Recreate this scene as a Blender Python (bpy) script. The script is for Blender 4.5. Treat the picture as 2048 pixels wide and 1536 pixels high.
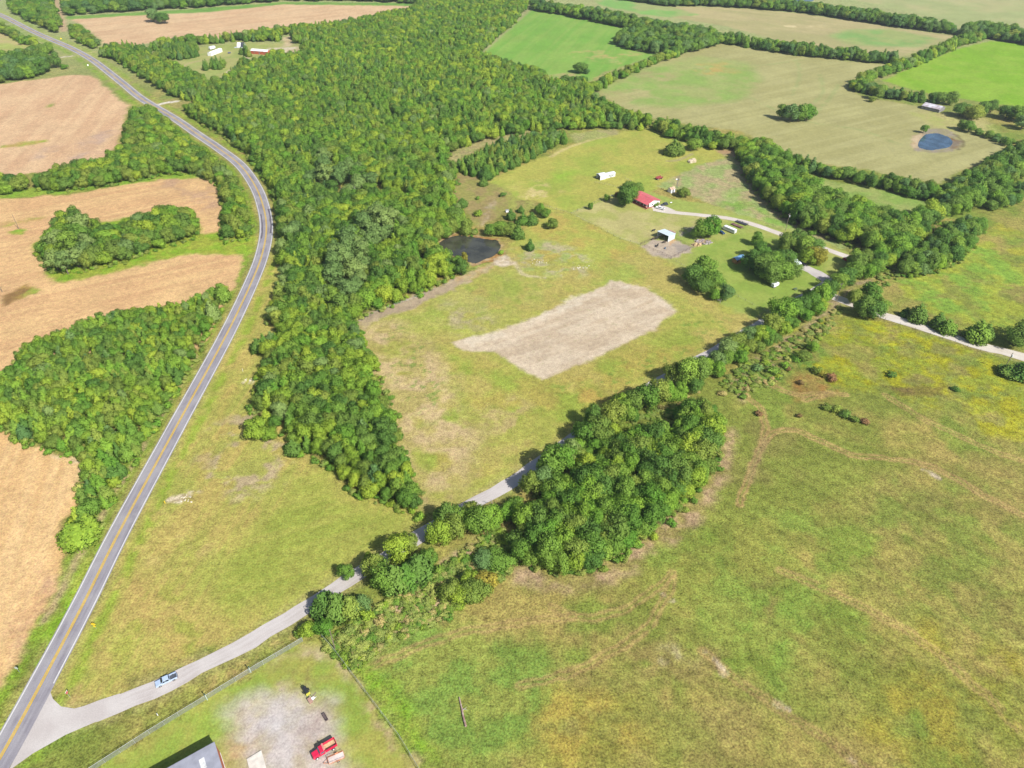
import bpy, bmesh, math, random
import numpy as np
from mathutils import Vector, Matrix

# ------------------------------------------------------------------ scene, camera, light
S = bpy.context.scene
for o in list(bpy.data.objects):
    bpy.data.objects.remove(o)
COL = S.collection
H_CAM, PITCH, FPX = 190.0, math.radians(38.5), 1400.0      # drone height, look-down angle, focal length in px of a 2048 wide picture
cd = bpy.data.cameras.new('camera')
cam = bpy.data.objects.new('camera', cd)
COL.objects.link(cam)
cam.location = (0, 0, H_CAM)
cam.rotation_euler = (math.radians(90) - PITCH, 0, 0)
cd.sensor_width = 36.0
cd.lens = FPX / 2048 * 36.0
cd.clip_start = 1.0
cd.clip_end = 8000.0
S.camera = cam

SUN_EL, SUN_AZ = math.radians(43), math.radians(135)        # azimuth clockwise from +Y: behind the camera, to its right
w = bpy.data.worlds.new("World")
S.world = w
w.use_nodes = True
wn = w.node_tree
sky = wn.nodes.new('ShaderNodeTexSky')
sky.sky_type = 'NISHITA'
sky.sun_disc = False
sky.sun_elevation = SUN_EL
sky.sun_rotation = SUN_AZ
sky.dust_density = 1.5
bg = wn.nodes['Background']
bg.inputs[1].default_value = 0.085
wn.links.new(sky.outputs[0], bg.inputs[0])
sl = bpy.data.lights.new('sun', 'SUN')
sl.energy = 5.0
sl.angle = math.radians(0.5)
sl.color = (1.0, 0.97, 0.92)
sun = bpy.data.objects.new('sun', sl)
COL.objects.link(sun)
sd_ = Vector((math.sin(SUN_AZ) * math.cos(SUN_EL), math.cos(SUN_AZ) * math.cos(SUN_EL), math.sin(SUN_EL)))
sun.rotation_euler = sd_.to_track_quat('Z', 'Y').to_euler()
sun.location = sd_ * 400
S.view_settings.view_transform = 'Standard'
S.view_settings.look = 'None'
S.view_settings.exposure = 0.53
S.view_settings.gamma = 1.0
S.render.film_transparent = False
try:
    S.cycles.max_bounces = 5
    S.cycles.volume_bounces = 0
    S.cycles.use_denoising = True
except Exception:
    pass

rng = random.Random(11)
K_LIGHT = 1.72          # display value of a flat white ground: turns a seen colour into the surface's own albedo


# ------------------------------------------------------------------ helpers
def P(x, y, z=0.0):
    """point of the world at height z seen at picture position (x, y) of the 2048 px photograph"""
    u, v = (x - 1024) / FPX, -(y - 768) / FPX
    dx, dy, dz = u, math.cos(PITCH) + v * math.sin(PITCH), -math.sin(PITCH) + v * math.cos(PITCH)
    t = (H_CAM - z) / -dz
    return Vector((dx * t, dy * t, z))


def heading(a, b):
    d = P(*b) - P(*a)
    return math.atan2(d.y, d.x)


def lin(h):
    h = h.lstrip('#')
    c = [int(h[i:i + 2], 16) / 255 for i in (0, 2, 4)]
    return [x / 12.92 if x <= 0.04045 else ((x + 0.055) / 1.055) ** 2.4 for x in c]


def alb(h, k=K_LIGHT):
    c = lin(h)
    g = 0.2126 * c[0] + 0.7152 * c[1] + 0.0722 * c[2]
    return [min(0.9, max(0.004, x * 1.08 - g * 0.08) / k) for x in c]


def hash2(ix, iy, seed):
    h = (ix.astype(np.int64) * 374761393 + iy.astype(np.int64) * 668265263 + seed * 1442695041) & 0xFFFFFFFF
    h = ((h ^ (h >> 13)) * 1274126177) & 0xFFFFFFFF
    h = (h ^ (h >> 16)) & 0xFFFFFF
    return h.astype(np.float64) / 0xFFFFFF


def vnoise(x, y, seed=0):
    ix, iy = np.floor(x), np.floor(y)
    fx, fy = x - ix, y - iy
    fx, fy = fx * fx * (3 - 2 * fx), fy * fy * (3 - 2 * fy)
    a, b = hash2(ix, iy, seed), hash2(ix + 1, iy, seed)
    c, d = hash2(ix, iy + 1, seed), hash2(ix + 1, iy + 1, seed)
    return a + (b - a) * fx + (c - a) * fy + (a - b - c + d) * fx * fy


def fbm(x, y, seed=0, octs=4):
    s, t, a = 0, 0, 1.0
    for i in range(octs):
        s = s + a * vnoise(x * 2 ** i + 17.3 * i, y * 2 ** i - 9.1 * i, seed + i)
        t += a
        a *= 0.55
    return s / t


def sstep(a, b, x):
    t = np.clip((x - a) / (b - a), 0, 1)
    return t * t * (3 - 2 * t)


def poly_sd(px, py, poly):
    """signed distance to a polygon, positive inside"""
    n = len(poly)
    inside = np.zeros(px.shape, bool)
    best = np.full(px.shape, 1e18)
    for i in range(n):
        ax, ay = poly[i]
        bx, by = poly[(i + 1) % n]
        ex, ey = bx - ax, by - ay
        L = ex * ex + ey * ey + 1e-12
        t = np.clip(((px - ax) * ex + (py - ay) * ey) / L, 0, 1)
        d = (px - ax - t * ex) ** 2 + (py - ay - t * ey) ** 2
        best = np.minimum(best, d)
        if ay != by:
            c = ((ay > py) != (by > py)) & (px < ex * (py - ay) / ey + ax)
            inside ^= c
    d = np.sqrt(best)
    return np.where(inside, d, -d)


def in_poly(x, y, poly):
    c = False
    n = len(poly)
    for i in range(n):
        ax, ay = poly[i]
        bx, by = poly[(i + 1) % n]
        if (ay > y) != (by > y) and x < (bx - ax) * (y - ay) / (by - ay) + ax:
            c = not c
    return c


def edge_dist(x, y, poly):
    m = 1e9
    n = len(poly)
    for i in range(n):
        ax, ay = poly[i]
        bx, by = poly[(i + 1) % n]
        ex, ey = bx - ax, by - ay
        t = max(0, min(1, ((x - ax) * ex + (y - ay) * ey) / (ex * ex + ey * ey + 1e-9)))
        m = min(m, math.hypot(x - ax - t * ex, y - ay - t * ey))
    return m


def wpoly(pts, z=0.0):
    r = []
    for p in pts:
        q = P(p[0], p[1], p[2] if len(p) > 2 else z)
        r.append((q.x, q.y))
    return r


def catmull(pts, step=4.0):
    """smooth curve through world points, sampled about every step metres"""
    out = []
    n = len(pts)
    for i in range(n - 1):
        p0, p1, p2, p3 = pts[max(i - 1, 0)], pts[i], pts[i + 1], pts[min(i + 2, n - 1)]
        m = max(1, int((p2 - p1).length / step))
        for k in range(m):
            t = k / m
            out.append(0.5 * ((2 * p1) + (p2 - p0) * t + (2 * p0 - 5 * p1 + 4 * p2 - p3) * t * t + (3 * p1 - p0 - 3 * p2 + p3) * t ** 3))
    out.append(pts[-1].copy())
    return out


# ---- materials
MATS = {}


def mat(name, col, rough=0.6, metal=0.0, spec=0.5, var=0.12, scale=0.8, bump=0.0, bscale=8.0, kind=None, col2=None, emit=None):
    """procedural material: base colour with noise wear"""
    if name in MATS:
        return MATS[name]
    m = bpy.data.materials.new(name)
    m.use_nodes = True
    nt = m.node_tree
    b = nt.nodes['Principled BSDF']
    b.inputs['Roughness'].default_value = rough
    b.inputs['Metallic'].default_value = metal
    b.inputs['Specular IOR Level'].default_value = spec
    tc = nt.nodes.new('ShaderNodeTexCoord')
    nz = nt.nodes.new('ShaderNodeTexNoise')
    nz.inputs['Scale'].default_value = scale
    nz.inputs['Detail'].default_value = 5
    nt.links.new(tc.outputs['Object'], nz.inputs['Vector'])
    mx = nt.nodes.new('ShaderNodeMix')
    mx.data_type = 'RGBA'
    c2 = col2 or [c * (1 - var * 2.2) for c in col]
    c1 = col if col2 else [min(0.95, c * (1 + var)) for c in col]
    mx.inputs[6].default_value = (*c1, 1)
    mx.inputs[7].default_value = (*c2, 1)
    rp = nt.nodes.new('ShaderNodeValToRGB')
    rp.color_ramp.elements[0].position = 0.35
    rp.color_ramp.elements[1].position = 0.68
    nt.links.new(nz.outputs[0], rp.inputs[0])
    nt.links.new(rp.outputs[0], mx.inputs[0])
    out = mx.outputs[2]
    if kind == 'ribbed':          # corrugated sheet metal: bump only
        wv = nt.nodes.new('ShaderNodeTexWave')
        wv.inputs['Scale'].default_value = bscale
        nt.links.new(tc.outputs['Object'], wv.inputs['Vector'])
        bp = nt.nodes.new('ShaderNodeBump')
        bp.inputs['Strength'].default_value = bump
        bp.inputs['Distance'].default_value = 0.05
        nt.links.new(wv.outputs[0], bp.inputs['Height'])
        nt.links.new(bp.outputs[0], b.inputs['Normal'])
    elif bump > 0:
        n2 = nt.nodes.new('ShaderNodeTexNoise')
        n2.inputs['Scale'].default_value = bscale
        n2.inputs['Detail'].default_value = 4
        nt.links.new(tc.outputs['Object'], n2.inputs['Vector'])
        bp = nt.nodes.new('ShaderNodeBump')
        bp.inputs['Strength'].default_value = bump
        bp.inputs['Distance'].default_value = 0.08
        nt.links.new(n2.outputs[0], bp.inputs['Height'])
        nt.links.new(bp.outputs[0], b.inputs['Normal'])
    nt.links.new(out, b.inputs['Base Color'])
    MATS[name] = m
    return m


# ---- mesh builder
class MB:
    def __init__(self):
        self.v, self.f = [], []

    def add(self, vs, fs):
        n = len(self.v)
        self.v += [tuple(p) for p in vs]
        self.f += [tuple(i + n for i in f) for f in fs]
        return self

    def box(self, c, s, rz=0.0, taper=(1, 1), ry=0.0):
        x, y, z = s[0] / 2, s[1] / 2, s[2] / 2
        M = Matrix.Translation(c) @ Matrix.Rotation(rz, 4, 'Z') @ Matrix.Rotation(ry, 4, 'Y')
        vs = []
        for sz, tx, ty in ((-1, 1, 1), (1, taper[0], taper[1])):
            for sx, sy in ((-1, -1), (1, -1), (1, 1), (-1, 1)):
                vs.append(M @ Vector((sx * x * tx, sy * y * ty, sz * z)))
        return self.add(vs, [(3, 2, 1, 0), (4, 5, 6, 7), (0, 1, 5, 4), (1, 2, 6, 5), (2, 3, 7, 6), (3, 0, 4, 7)])

    def tube(self, a, b, r0, r1=None, n=8, caps=True):
        a, b = Vector(a), Vector(b)
        r1 = r0 if r1 is None else r1
        d = (b - a).normalized()
        u = d.orthogonal().normalized()
        w_ = d.cross(u)
        vs = []
        for p, r in ((a, r0), (b, r1)):
            for i in range(n):
                t = 2 * math.pi * i / n
                vs.append(p + (u * math.cos(t) + w_ * math.sin(t)) * r)
        fs = [(i, (i + 1) % n, n + (i + 1) % n, n + i) for i in range(n)]
        if caps:
            fs += [tuple(range(n))[::-1], tuple(range(n, 2 * n))]
        return self.add(vs, fs)

    def extrude(self, prof, y0, y1, inset=None):
        """side profile [(x, z)] extruded between y0 and y1; inset(x, z) pulls the sides in"""
        n = len(prof)
        vs = []
        for s, y in ((1, y0), (-1, y1)):
            for (x, z) in prof:
                d = inset(x, z) if inset else 0
                vs.append((x, y + s * d, z))
        fs = [tuple(range(n)), tuple(range(2 * n - 1, n - 1, -1))]
        fs += [(i, i + n, (i + 1) % n + n, (i + 1) % n) for i in range(n)]
        return self.add(vs, fs)

    def build(self, name, m, parent=None, smooth=False, bevel=0.0):
        me = bpy.data.meshes.new(name)
        me.from_pydata(self.v, [], self.f)
        bm = bmesh.new()
        bm.from_mesh(me)
        bmesh.ops.recalc_face_normals(bm, faces=bm.faces)
        if bevel:
            bmesh.ops.bevel(bm, geom=[e for e in bm.edges if e.calc_face_angle(0) > 0.4], offset=bevel, segments=2, affect='EDGES', profile=0.6)
        bm.to_mesh(me)
        bm.free()
        if smooth:
            me.polygons.foreach_set('use_smooth', [True] * len(me.polygons))
        me.materials.append(m)
        o = bpy.data.objects.new(name, me)
        COL.objects.link(o)
        if parent:
            o.parent = parent
        return o


def tag(o, label=None, cat=None, group=None, kind=None):
    if label:
        o['label'] = label
    if cat:
        o['category'] = cat
    if group:
        o['group'] = group
    if kind:
        o['kind'] = kind
    return o


def thing(name, label, cat, loc, rz=0.0, group=None):
    o = bpy.data.objects.new(name, None)
    COL.objects.link(o)
    o.location = loc
    o.rotation_euler = (0, 0, rz)
    o.empty_display_size = 0.5
    return tag(o, label, cat, group)


def sheet(name, poly, z, m, kind='structure'):
    me = bpy.data.meshes.new(name)
    bm = bmesh.new()
    vs = [bm.verts.new((x, y, z)) for x, y in poly]
    f = bm.faces.new(vs)
    f.normal_update()
    if f.normal.z < 0:
        f.normal_flip()
    bmesh.ops.triangulate(bm, faces=bm.faces)
    bm.to_mesh(me)
    bm.free()
    me.materials.append(m)
    o = bpy.data.objects.new(name, me)
    COL.objects.link(o)
    return tag(o, kind=kind)


def strip_mesh(pts, half_l, half_r, z, jitter=0.0, seed=1):
    """ribbon along world points; half widths may be functions of the index"""
    vs, fs = [], []
    n = len(pts)
    for i, p in enumerate(pts):
        a, b = pts[max(i - 1, 0)], pts[min(i + 1, n - 1)]
        d = (b - a).normalized()
        nrm = Vector((-d.y, d.x, 0))
        j1 = j2 = 0.0
        if jitter:
            j1 = (float(vnoise(np.array([i * 0.7]), np.array([0.0]), seed)[0]) - 0.5) * 2 * jitter
            j2 = (float(vnoise(np.array([i * 0.7]), np.array([5.0]), seed)[0]) - 0.5) * 2 * jitter
        l = half_l(i) if callable(half_l) else half_l
        r = half_r(i) if callable(half_r) else half_r
        vs.append((p.x + nrm.x * (l + j1), p.y + nrm.y * (l + j1), z))
        vs.append((p.x - nrm.x * (r + j2), p.y - nrm.y * (r + j2), z))
    for i in range(n - 1):
        fs.append((2 * i, 2 * i + 1, 2 * i + 3, 2 * i + 2))
    return vs, fs


# ------------------------------------------------------------------ roads (centre lines)
HWY_PX = [(-110, 1690), (0, 1516), (105, 1324.7), (170.6, 1200), (243.2, 1055), (354.5, 850), (449.8, 675.4), (498, 575.8), (523.5, 511.3), (532.8, 458.6),
          (527, 415), (511, 373), (481, 331), (437.5, 297), (390.6, 265.6), (350, 237.5), (282.8, 196.9), (243.8, 165.6), (187.5, 121.9), (140.6, 95.5), (78, 68.5), (31, 45), (0, 29.5), (-90, -8)]
HWY = catmull([P(*p) for p in HWY_PX], 3.0)
GRAVEL_PX = [(40, 1490), (120, 1440), (200, 1422), (306, 1380), (400, 1333), (470, 1299), (535, 1262), (577, 1239), (627, 1205), (721, 1146), (841, 1071), (900, 1035), (944, 1008), (1029, 961.5),
             (1064, 935), (1146, 877), (1202, 840), (1262, 800), (1322, 761), (1410, 713), (1512, 653), (1602, 597), (1645, 588), (1692, 603), (1770, 632), (1850, 656), (1940, 686), (2048, 714), (2200, 760)]
GRAVEL = catmull([P(*p) for p in GRAVEL_PX], 4.0)
FARM_PX = [(1306, 419), (1335, 421), (1350, 425), (1408, 431), (1467, 438.6), (1516, 452), (1578, 473.8), (1643, 495), (1700, 515), (1735, 520)]
FARM = catmull([P(*p) for p in FARM_PX], 4.0)
YARD_PX = [(1586, 530), (1613, 537), (1643, 552), (1660, 566), (1640, 580), (1612, 594)]
YARD = catmull([P(*p) for p in YARD_PX], 3.0)


def near_line(x, y, pts, d):
    for p in pts:
        if abs(p.x - x) < d and abs(p.y - y) < d and math.hypot(p.x - x, p.y - y) < d:
            return True
    return False


# ------------------------------------------------------------------ the ground: one sheet, its fields painted from their real outlines
def axis(near0, near1, step, far0, far1, grow):
    a = [near0]
    s = step
    while a[0] > far0:
        s *= grow
        a.insert(0, a[0] - s)
    s, x = step, near0
    while x < near1:
        x += step
        a.append(x)
    while a[-1] < far1:
        s *= grow
        a.append(a[-1] + s)
    return np.array(a)


gx = axis(-190, 190, 0.8, -2200, 2200, 1.008)
gy = axis(40, 380, 0.75, -700, 3600, 1.006)
NX, NY = len(gx), len(gy)
GX, GY = np.meshgrid(gx, gy)
WX = GX + (fbm(GX / 7, GY / 7, 3, 3) - 0.5) * 7 + (vnoise(GX / 1.7, GY / 1.7, 5) - 0.5) * 1.6
WY = GY + (fbm(GX / 7, GY / 7, 8, 3) - 0.5) * 7 + (vnoise(GX / 1.7, GY / 1.7, 9) - 0.5) * 1.6
RGB = np.zeros((NY, NX, 3))
TEX = np.ones((NY, NX))
N_BIG = fbm(GX / 60, GY / 60, 21, 4)
N_MID = fbm(GX / 14, GY / 14, 22, 4)
N_SML = fbm(GX / 3.2, GY / 3.2, 23, 3)


def blend(mask, sl_, rgb):
    RGB[sl_] = RGB[sl_] * (1 - mask[..., None]) + rgb * mask[..., None]


def mixcol(a, b, t):
    return np.array(a)[None, None, :] * (1 - t[..., None]) + np.array(b)[None, None, :] * t[..., None]


def streaks(x, y, ang, across, along, seed):
    c, s = math.cos(ang), math.sin(ang)
    return fbm((x * c + y * s) / along, (-x * s + y * c) / across, seed, 3)


def bbox_slice(poly, m):
    xs = [p[0] for p in poly]
    ys = [p[1] for p in poly]
    i0, i1 = np.searchsorted(gx, min(xs) - m), np.searchsorted(gx, max(xs) + m)
    j0, j1 = np.searchsorted(gy, min(ys) - m), np.searchsorted(gy, max(ys) + m)
    return (slice(j0, j1), slice(i0, i1))


def zone(px, ca, cb, size=14, contrast=(0.35, 0.65), feather=1.5, op=1.0, tex=None, streak=None, sk=0.6, seed=50, patchy=None, warp=1.0, world=False):
    poly = px if world else wpoly(px)
    m = feather * 2 + 14
    sl_ = bbox_slice(poly, m)
    x, y = GX[sl_], GY[sl_]
    if x.size == 0:
        return
    wx = x + (WX[sl_] - x) * warp
    wy = y + (WY[sl_] - y) * warp
    d = poly_sd(wx, wy, poly)
    mask = sstep(-feather, feather, d) * op
    if patchy:
        mask = mask * sstep(patchy[1], patchy[2], fbm(x / patchy[0], y / patchy[0], seed + 7, 4))
    t = fbm(x / size, y / size, seed, 4)
    if streak:
        t = t * (1 - sk) + streaks(x, y, streak[0], streak[1], streak[2], seed + 3) * sk
    t = sstep(contrast[0], contrast[1], t)
    blend(mask, sl_, mixcol(alb(ca), alb(cb), t))
    if tex is not None:
        TEX[sl_] = TEX[sl_] * (1 - mask) + tex * mask


def path_zone(px, width, ca, op=0.8, feather=0.6, offs=(0,), patchy=0.0, world=None, seed=70):
    pts = world or catmull([P(*p) for p in px], 3.0)
    xs = [p.x for p in pts]
    ys = [p.y for p in pts]
    m = width + 12
    sl_ = bbox_slice([(min(xs), min(ys)), (max(xs), max(ys))], m)
    x, y = GX[sl_], GY[sl_]
    if x.size == 0:
        return
    wx, wy = x + (WX[sl_] - x) * 0.35, y + (WY[sl_] - y) * 0.35
    best = np.full(x.shape, 1e9)
    side = np.zeros(x.shape)
    for a, b in zip(pts[:-1], pts[1:]):
        ex, ey = b.x - a.x, b.y - a.y
        L = math.hypot(ex, ey) + 1e-9
        # only look close to the segment
        i0, i1 = np.searchsorted(gx[sl_[1]], min(a.x, b.x) - m), np.searchsorted(gx[sl_[1]], max(a.x, b.x) + m)
        j0, j1 = np.searchsorted(gy[sl_[0]], min(a.y, b.y) - m), np.searchsorted(gy[sl_[0]], max(a.y, b.y) + m)
        q = (slice(j0, j1), slice(i0, i1))
        if wx[q].size == 0:
            continue
        t = np.clip(((wx[q] - a.x) * ex + (wy[q] - a.y) * ey) / (L * L), 0, 1)
        d = np.hypot(wx[q] - a.x - t * ex, wy[q] - a.y - t * ey)
        sd = ((wx[q] - a.x) * -ey + (wy[q] - a.y) * ex) / L
        upd = d < best[q]
        best[q] = np.where(upd, d, best[q])
        side[q] = np.where(upd, np.sign(sd) * d, side[q])
    mask = np.zeros(x.shape)
    for o_ in offs:
        d = np.abs(side - o_) if len(offs) > 1 else best
        d = np.where(best > 1e8, 1e8, d)
        mask = np.maximum(mask, 1 - sstep(width / 2 - feather, width / 2 + feather, d))
    mask = mask * op
    if patchy:
        mask = mask * sstep(patchy - 0.12, patchy + 0.12, fbm(x / 5, y / 5, seed, 3))
    blend(mask, sl_, np.array(alb(ca))[None, None, :])


def paint_ground():
    # --- rough meadow everywhere
    t = sstep(0.36, 0.66, N_BIG * 0.55 + N_MID * 0.45)
    c = mixcol(alb('#8f994e'), alb('#b0a262'), t)
    t2 = sstep(0.56, 0.74, fbm(GX / 26, GY / 26, 31, 4))
    c = c * (1 - 0.45 * t2[..., None]) + np.array(alb('#968a58')) * 0.45 * t2[..., None]
    t3 = sstep(0.58, 0.74, fbm(GX / 22 + 9, GY / 22, 33, 4))
    c = c * (1 - 0.75 * t3[..., None]) + np.array(alb('#849c48')) * 0.75 * t3[..., None]
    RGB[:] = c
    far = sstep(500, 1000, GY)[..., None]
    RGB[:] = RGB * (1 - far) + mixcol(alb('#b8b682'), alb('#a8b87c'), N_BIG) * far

    # --- lower right meadow: named patches
    M = dict(patchy=(9, 0.3, 0.55), feather=6, warp=1.5)
    zone([(690, 1290), (800, 1240), (960, 1250), (1130, 1330), (1100, 1450), (1010, 1536), (880, 1540), (790, 1470), (740, 1380)], '#8aa351', '#9fa658', 8, feather=6, warp=1.5)
    zone([(1240, 1150), (1420, 1050), (1560, 1000), (1700, 1060), (1640, 1180), (1520, 1300), (1420, 1260), (1330, 1210)], '#90a251', '#a0a357', 10, **M)
    zone([(1400, 1190), (1600, 1170), (1640, 1270), (1560, 1400), (1460, 1330)], '#8ba34f', '#9aa456', 8, **M)
    zone([(1250, 1240), (1420, 1290), (1520, 1420), (1480, 1536), (1300, 1540), (1130, 1480), (1180, 1330)], '#a59a5f', '#999a55', 10, **M)
    zone([(1290, 1300), (1350, 1290), (1375, 1320), (1320, 1330)], '#c3b98f', '#b0a868', 4, patchy=(5, 0.35, 0.6), feather=3)
    zone([(1750, 950), (2050, 900), (2060, 1300), (1900, 1300), (1700, 1150)], '#a39c5c', '#8f9b50', 12, **M)
    zone([(1850, 1250), (2050, 1300), (2060, 1540), (1800, 1540), (1700, 1440)], '#a9a150', '#959a4e', 9, **M)
    zone([(1100, 1380), (1260, 1400), (1300, 1500), (1200, 1540), (1050, 1540)], '#b5a559', '#9c9a50', 8, **M)
    # yellow-flowered weeds
    yel = dict(patchy=(8, 0.36, 0.58), feather=5, warp=1.4)
    zone([(1600, 640), (1700, 630), (1900, 680), (2050, 730), (2060, 860), (1900, 800), (1700, 780), (1620, 740), (1560, 700)], '#b0b043', '#9aa64a', 6, **yel)
    zone([(1640, 690), (1690, 690), (1710, 720), (1650, 720)], '#c2b93c', '#b0b043', 5, **yel)
    zone([(1860, 750), (2000, 770), (2060, 820), (2060, 900), (1950, 860), (1820, 810), (1800, 795)], '#b3b146', '#a0a64a', 6, **yel)
    zone([(1990, 440), (2060, 460), (2060, 600), (1990, 560), (1950, 500)], '#b4b152', '#a0aa50', 8, **yel)
    zone([(1770, 570), (1880, 520), (1980, 480), (2060, 560), (2060, 690), (1940, 655), (1830, 620)], '#8fae50', '#aab252', 10, **yel)
    zone([(1770, 775), (1900, 770), (1880, 790), (1800, 795)], '#7d6a48', '#8a8048', 5, feather=2, op=0.85)
    # strip of brush right of the gravel road
    zone([(650, 1290), (760, 1215), (860, 1150), (1000, 1050), (1020, 1120), (880, 1230), (760, 1300), (690, 1330)], '#c3ab88', '#8d9455', 6, (0.38, 0.6), feather=3)
    zone([(1460, 760), (1550, 690), (1640, 630), (1720, 560), (1760, 545), (1700, 590), (1640, 650), (1560, 720), (1480, 800)], '#b09c7e', '#a09a62', 5, feather=2)
    zone([(1020, 1130), (1130, 1160), (1250, 1110), (1330, 1030), (1400, 1000), (1460, 860), (1475, 880), (1420, 1020), (1330, 1090), (1240, 1160), (1130, 1185), (1030, 1160)], '#c0a685', '#a59a62', 6, feather=3)
    zone([(1500, 720), (1600, 700), (1660, 680), (1640, 740), (1560, 770), (1490, 770)], '#7f9c4a', '#8f9050', 6, feather=4, patchy=(6, 0.35, 0.55))
    zone([(1585, 740), (1660, 745), (1690, 790), (1600, 800), (1560, 770)], '#a3824e', '#a59357', 5, feather=4, patchy=(6, 0.35, 0.6))
    for pts in ([(800, 1232), (830, 1215), (868, 1186)], [(1405, 1305), (1432, 1325), (1446, 1345)], [(1553, 1408), (1577, 1418)], [(1848, 940), (1876, 956)], [(1700, 1520), (1712, 1540)], [(1330, 1188), (1342, 1200)]):
        path_zone(pts, 1.8, '#ddccb4', op=0.9, patchy=0.42)
    # tyre tracks across the meadow
    TR = [[(1480, 1010), (1500, 950), (1520, 900), (1530, 850), (1520, 815), (1490, 790), (1500, 760)],
          [(1525, 890), (1550, 862), (1590, 860), (1640, 880), (1700, 910), (1760, 915), (1850, 930), (1960, 985), (2060, 1040)],
          [(1610, 800), (1650, 790), (1690, 790)], [(1540, 765), (1590, 790), (1660, 785)],
          [(1770, 790), (1850, 840), (1960, 890), (2060, 930)], [(1040, 1370), (1150, 1340), (1290, 1260), (1350, 1160)],
          [(1400, 1300), (1500, 1380), (1640, 1470), (1760, 1560)], [(1560, 1140), (1700, 1200), (1850, 1290), (2000, 1420), (2060, 1480)],
          [(1100, 1215), (1180, 1240), (1280, 1200), (1350, 1150)], [(700, 1350), (850, 1290), (1000, 1250), (1150, 1235)]]
    for i, t_ in enumerate(TR):
        path_zone(t_, 1.1, '#bda470', op=1.0 if i < 4 else 0.75, feather=0.5, offs=(-0.95, 0.95), patchy=0.24, seed=90 + i)
    path_zone([(1500, 960), (1520, 905), (1530, 880)], 3.5, '#a5936a', op=0.6, feather=1.5)

    # --- grass between highway and wood, verges
    zone([(545, 470), (600, 560), (560, 640), (540, 800), (600, 900), (700, 985), (860, 1020), (800, 1110), (620, 1200), (430, 1290), (150, 1420), (90, 1390), (400, 800)], '#b0b160', '#c6b46e', 16, (0.36, 0.66), feather=3, tex=0.75, streak=(heading((300, 1250), (560, 850)), 2.2, 40), sk=0.45)
    zone([(640, 930), (720, 1000), (820, 1040), (760, 1110), (560, 1200), (470, 1250), (420, 1190), (480, 1080), (560, 1000)], '#a2ab56', '#aeb05e', 9, feather=8, tex=0.7, streak=(heading((500, 1150), (800, 1060)), 1.5, 30), sk=0.5)
    zone([(410, 860), (500, 820), (600, 900), (560, 960), (470, 1000), (400, 960)], '#c5b28d', '#b2b263', 6, (0.4, 0.6), feather=6, patchy=(5, 0.4, 0.6))
    zone([(180, 1290), (330, 1150), (450, 1260), (380, 1330), (200, 1390)], '#c3b06d', '#b3b45f', 6, feather=8, patchy=(5, 0.36, 0.6))
    zone([(300, 1120), (340, 1010), (380, 1020), (420, 1110), (360, 1180)], '#cdbb78', '#b7b763', 6, feather=8, patchy=(6, 0.4, 0.62))
    zone([(330, 1008), (350, 985), (395, 975), (390, 990), (352, 1006)], '#e2d2b4', '#bfae82', 2, feather=1.0, patchy=(3, 0.4, 0.5))
    zone([(480, 760), (520, 754), (515, 765), (485, 768)], '#ddd0b0', '#b3b263', 2, feather=1.0, patchy=(2, 0.42, 0.55))
    zone([(340, 1310), (385, 1290), (380, 1320), (350, 1325)], '#a2b34e', '#96ac4a', 4, feather=2, op=0.8)
    zone([(110, 1375), (160, 1368), (185, 1385), (170, 1408), (130, 1410), (105, 1392)], '#c9a978', '#b7a868', 4, feather=1.5, op=0.8)
    path_zone([(255, 1150), (330, 1270), (370, 1330)], 4.5, '#cdb072', op=0.55, feather=2, patchy=0.4)
    path_zone([(470, 760), (430, 860), (400, 960)], 4, '#c2ab68', op=0.5, feather=2.5, patchy=0.35)
    path_zone([(540, 520), (520, 600), (480, 700), (430, 800)], 5, '#bdac66', op=0.55, feather=2.5, patchy=0.35)
    # bright ditch grass on both sides of the highway
    path_zone(None, 3.6, '#9bb54a', op=0.75, feather=1.5, world=[q + Vector((0, 0, 0)) for q in offset_line(HWY, 8.5)], patchy=0.4)
    path_zone(None, 5.5, '#8fb043', op=0.8, feather=2.0, world=offset_line(HWY, -9.5), patchy=0.38)
    path_zone(None, 10.5, '#bdb374', op=0.5, feather=1.2, world=HWY, patchy=0.0)
    path_zone(None, 2.5, '#c4a888', op=0.75, feather=1.2, world=[p for p in offset_line(HWY, -9.0) if 120 < p.y < 260], patchy=0.38)
    # green strip by the lower left field
    zone([(40, 1400), (130, 1200), (190, 1090), (215, 1075), (170, 1180), (110, 1300), (40, 1450), (-20, 1540), (-60, 1540)], '#8fb343', '#a6b452', 6, feather=2, tex=0.9)

    # --- stubble fields on the far side of the highway
    tan = dict(contrast=(0.3, 0.7), feather=1.5, tex=0.55, sk=0.6)
    zone([(-120, 840), (0, 856), (52, 888), (120, 903), (157, 913), (169, 935), (158, 968), (158, 1000), (132, 1035), (125, 1080), (132, 1112), (122, 1150), (95, 1205), (60, 1275), (25, 1335), (0, 1378), (-120, 1560)], '#f0cc98', '#e4bc88', 18, streak=(heading((20, 1300), (120, 950)), 1.6, 50), **tan)
    zone([(100, 905), (157, 913), (169, 935), (160, 968), (150, 950), (140, 925)], '#ecdcb8', '#e2c394', 4, feather=2, op=0.8)
    zone([(60, 1160), (110, 1060), (130, 1100), (100, 1210), (40, 1310), (20, 1290)], '#cda98c', '#d9b084', 8, feather=5, op=0.7, patchy=(8, 0.35, 0.6))
    zone([(-200, 402), (0, 398), (156, 388), (281, 360), (331, 353), (406, 350), (426, 366), (452, 430), (441, 470), (482, 500), (484, 540), (455, 590), (425, 650), (390, 720), (300, 760), (0, 760), (-200, 780)], '#eac592', '#dcb386', 22, streak=(heading((0, 620), (450, 520)), 2.5, 90), **tan)
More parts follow.
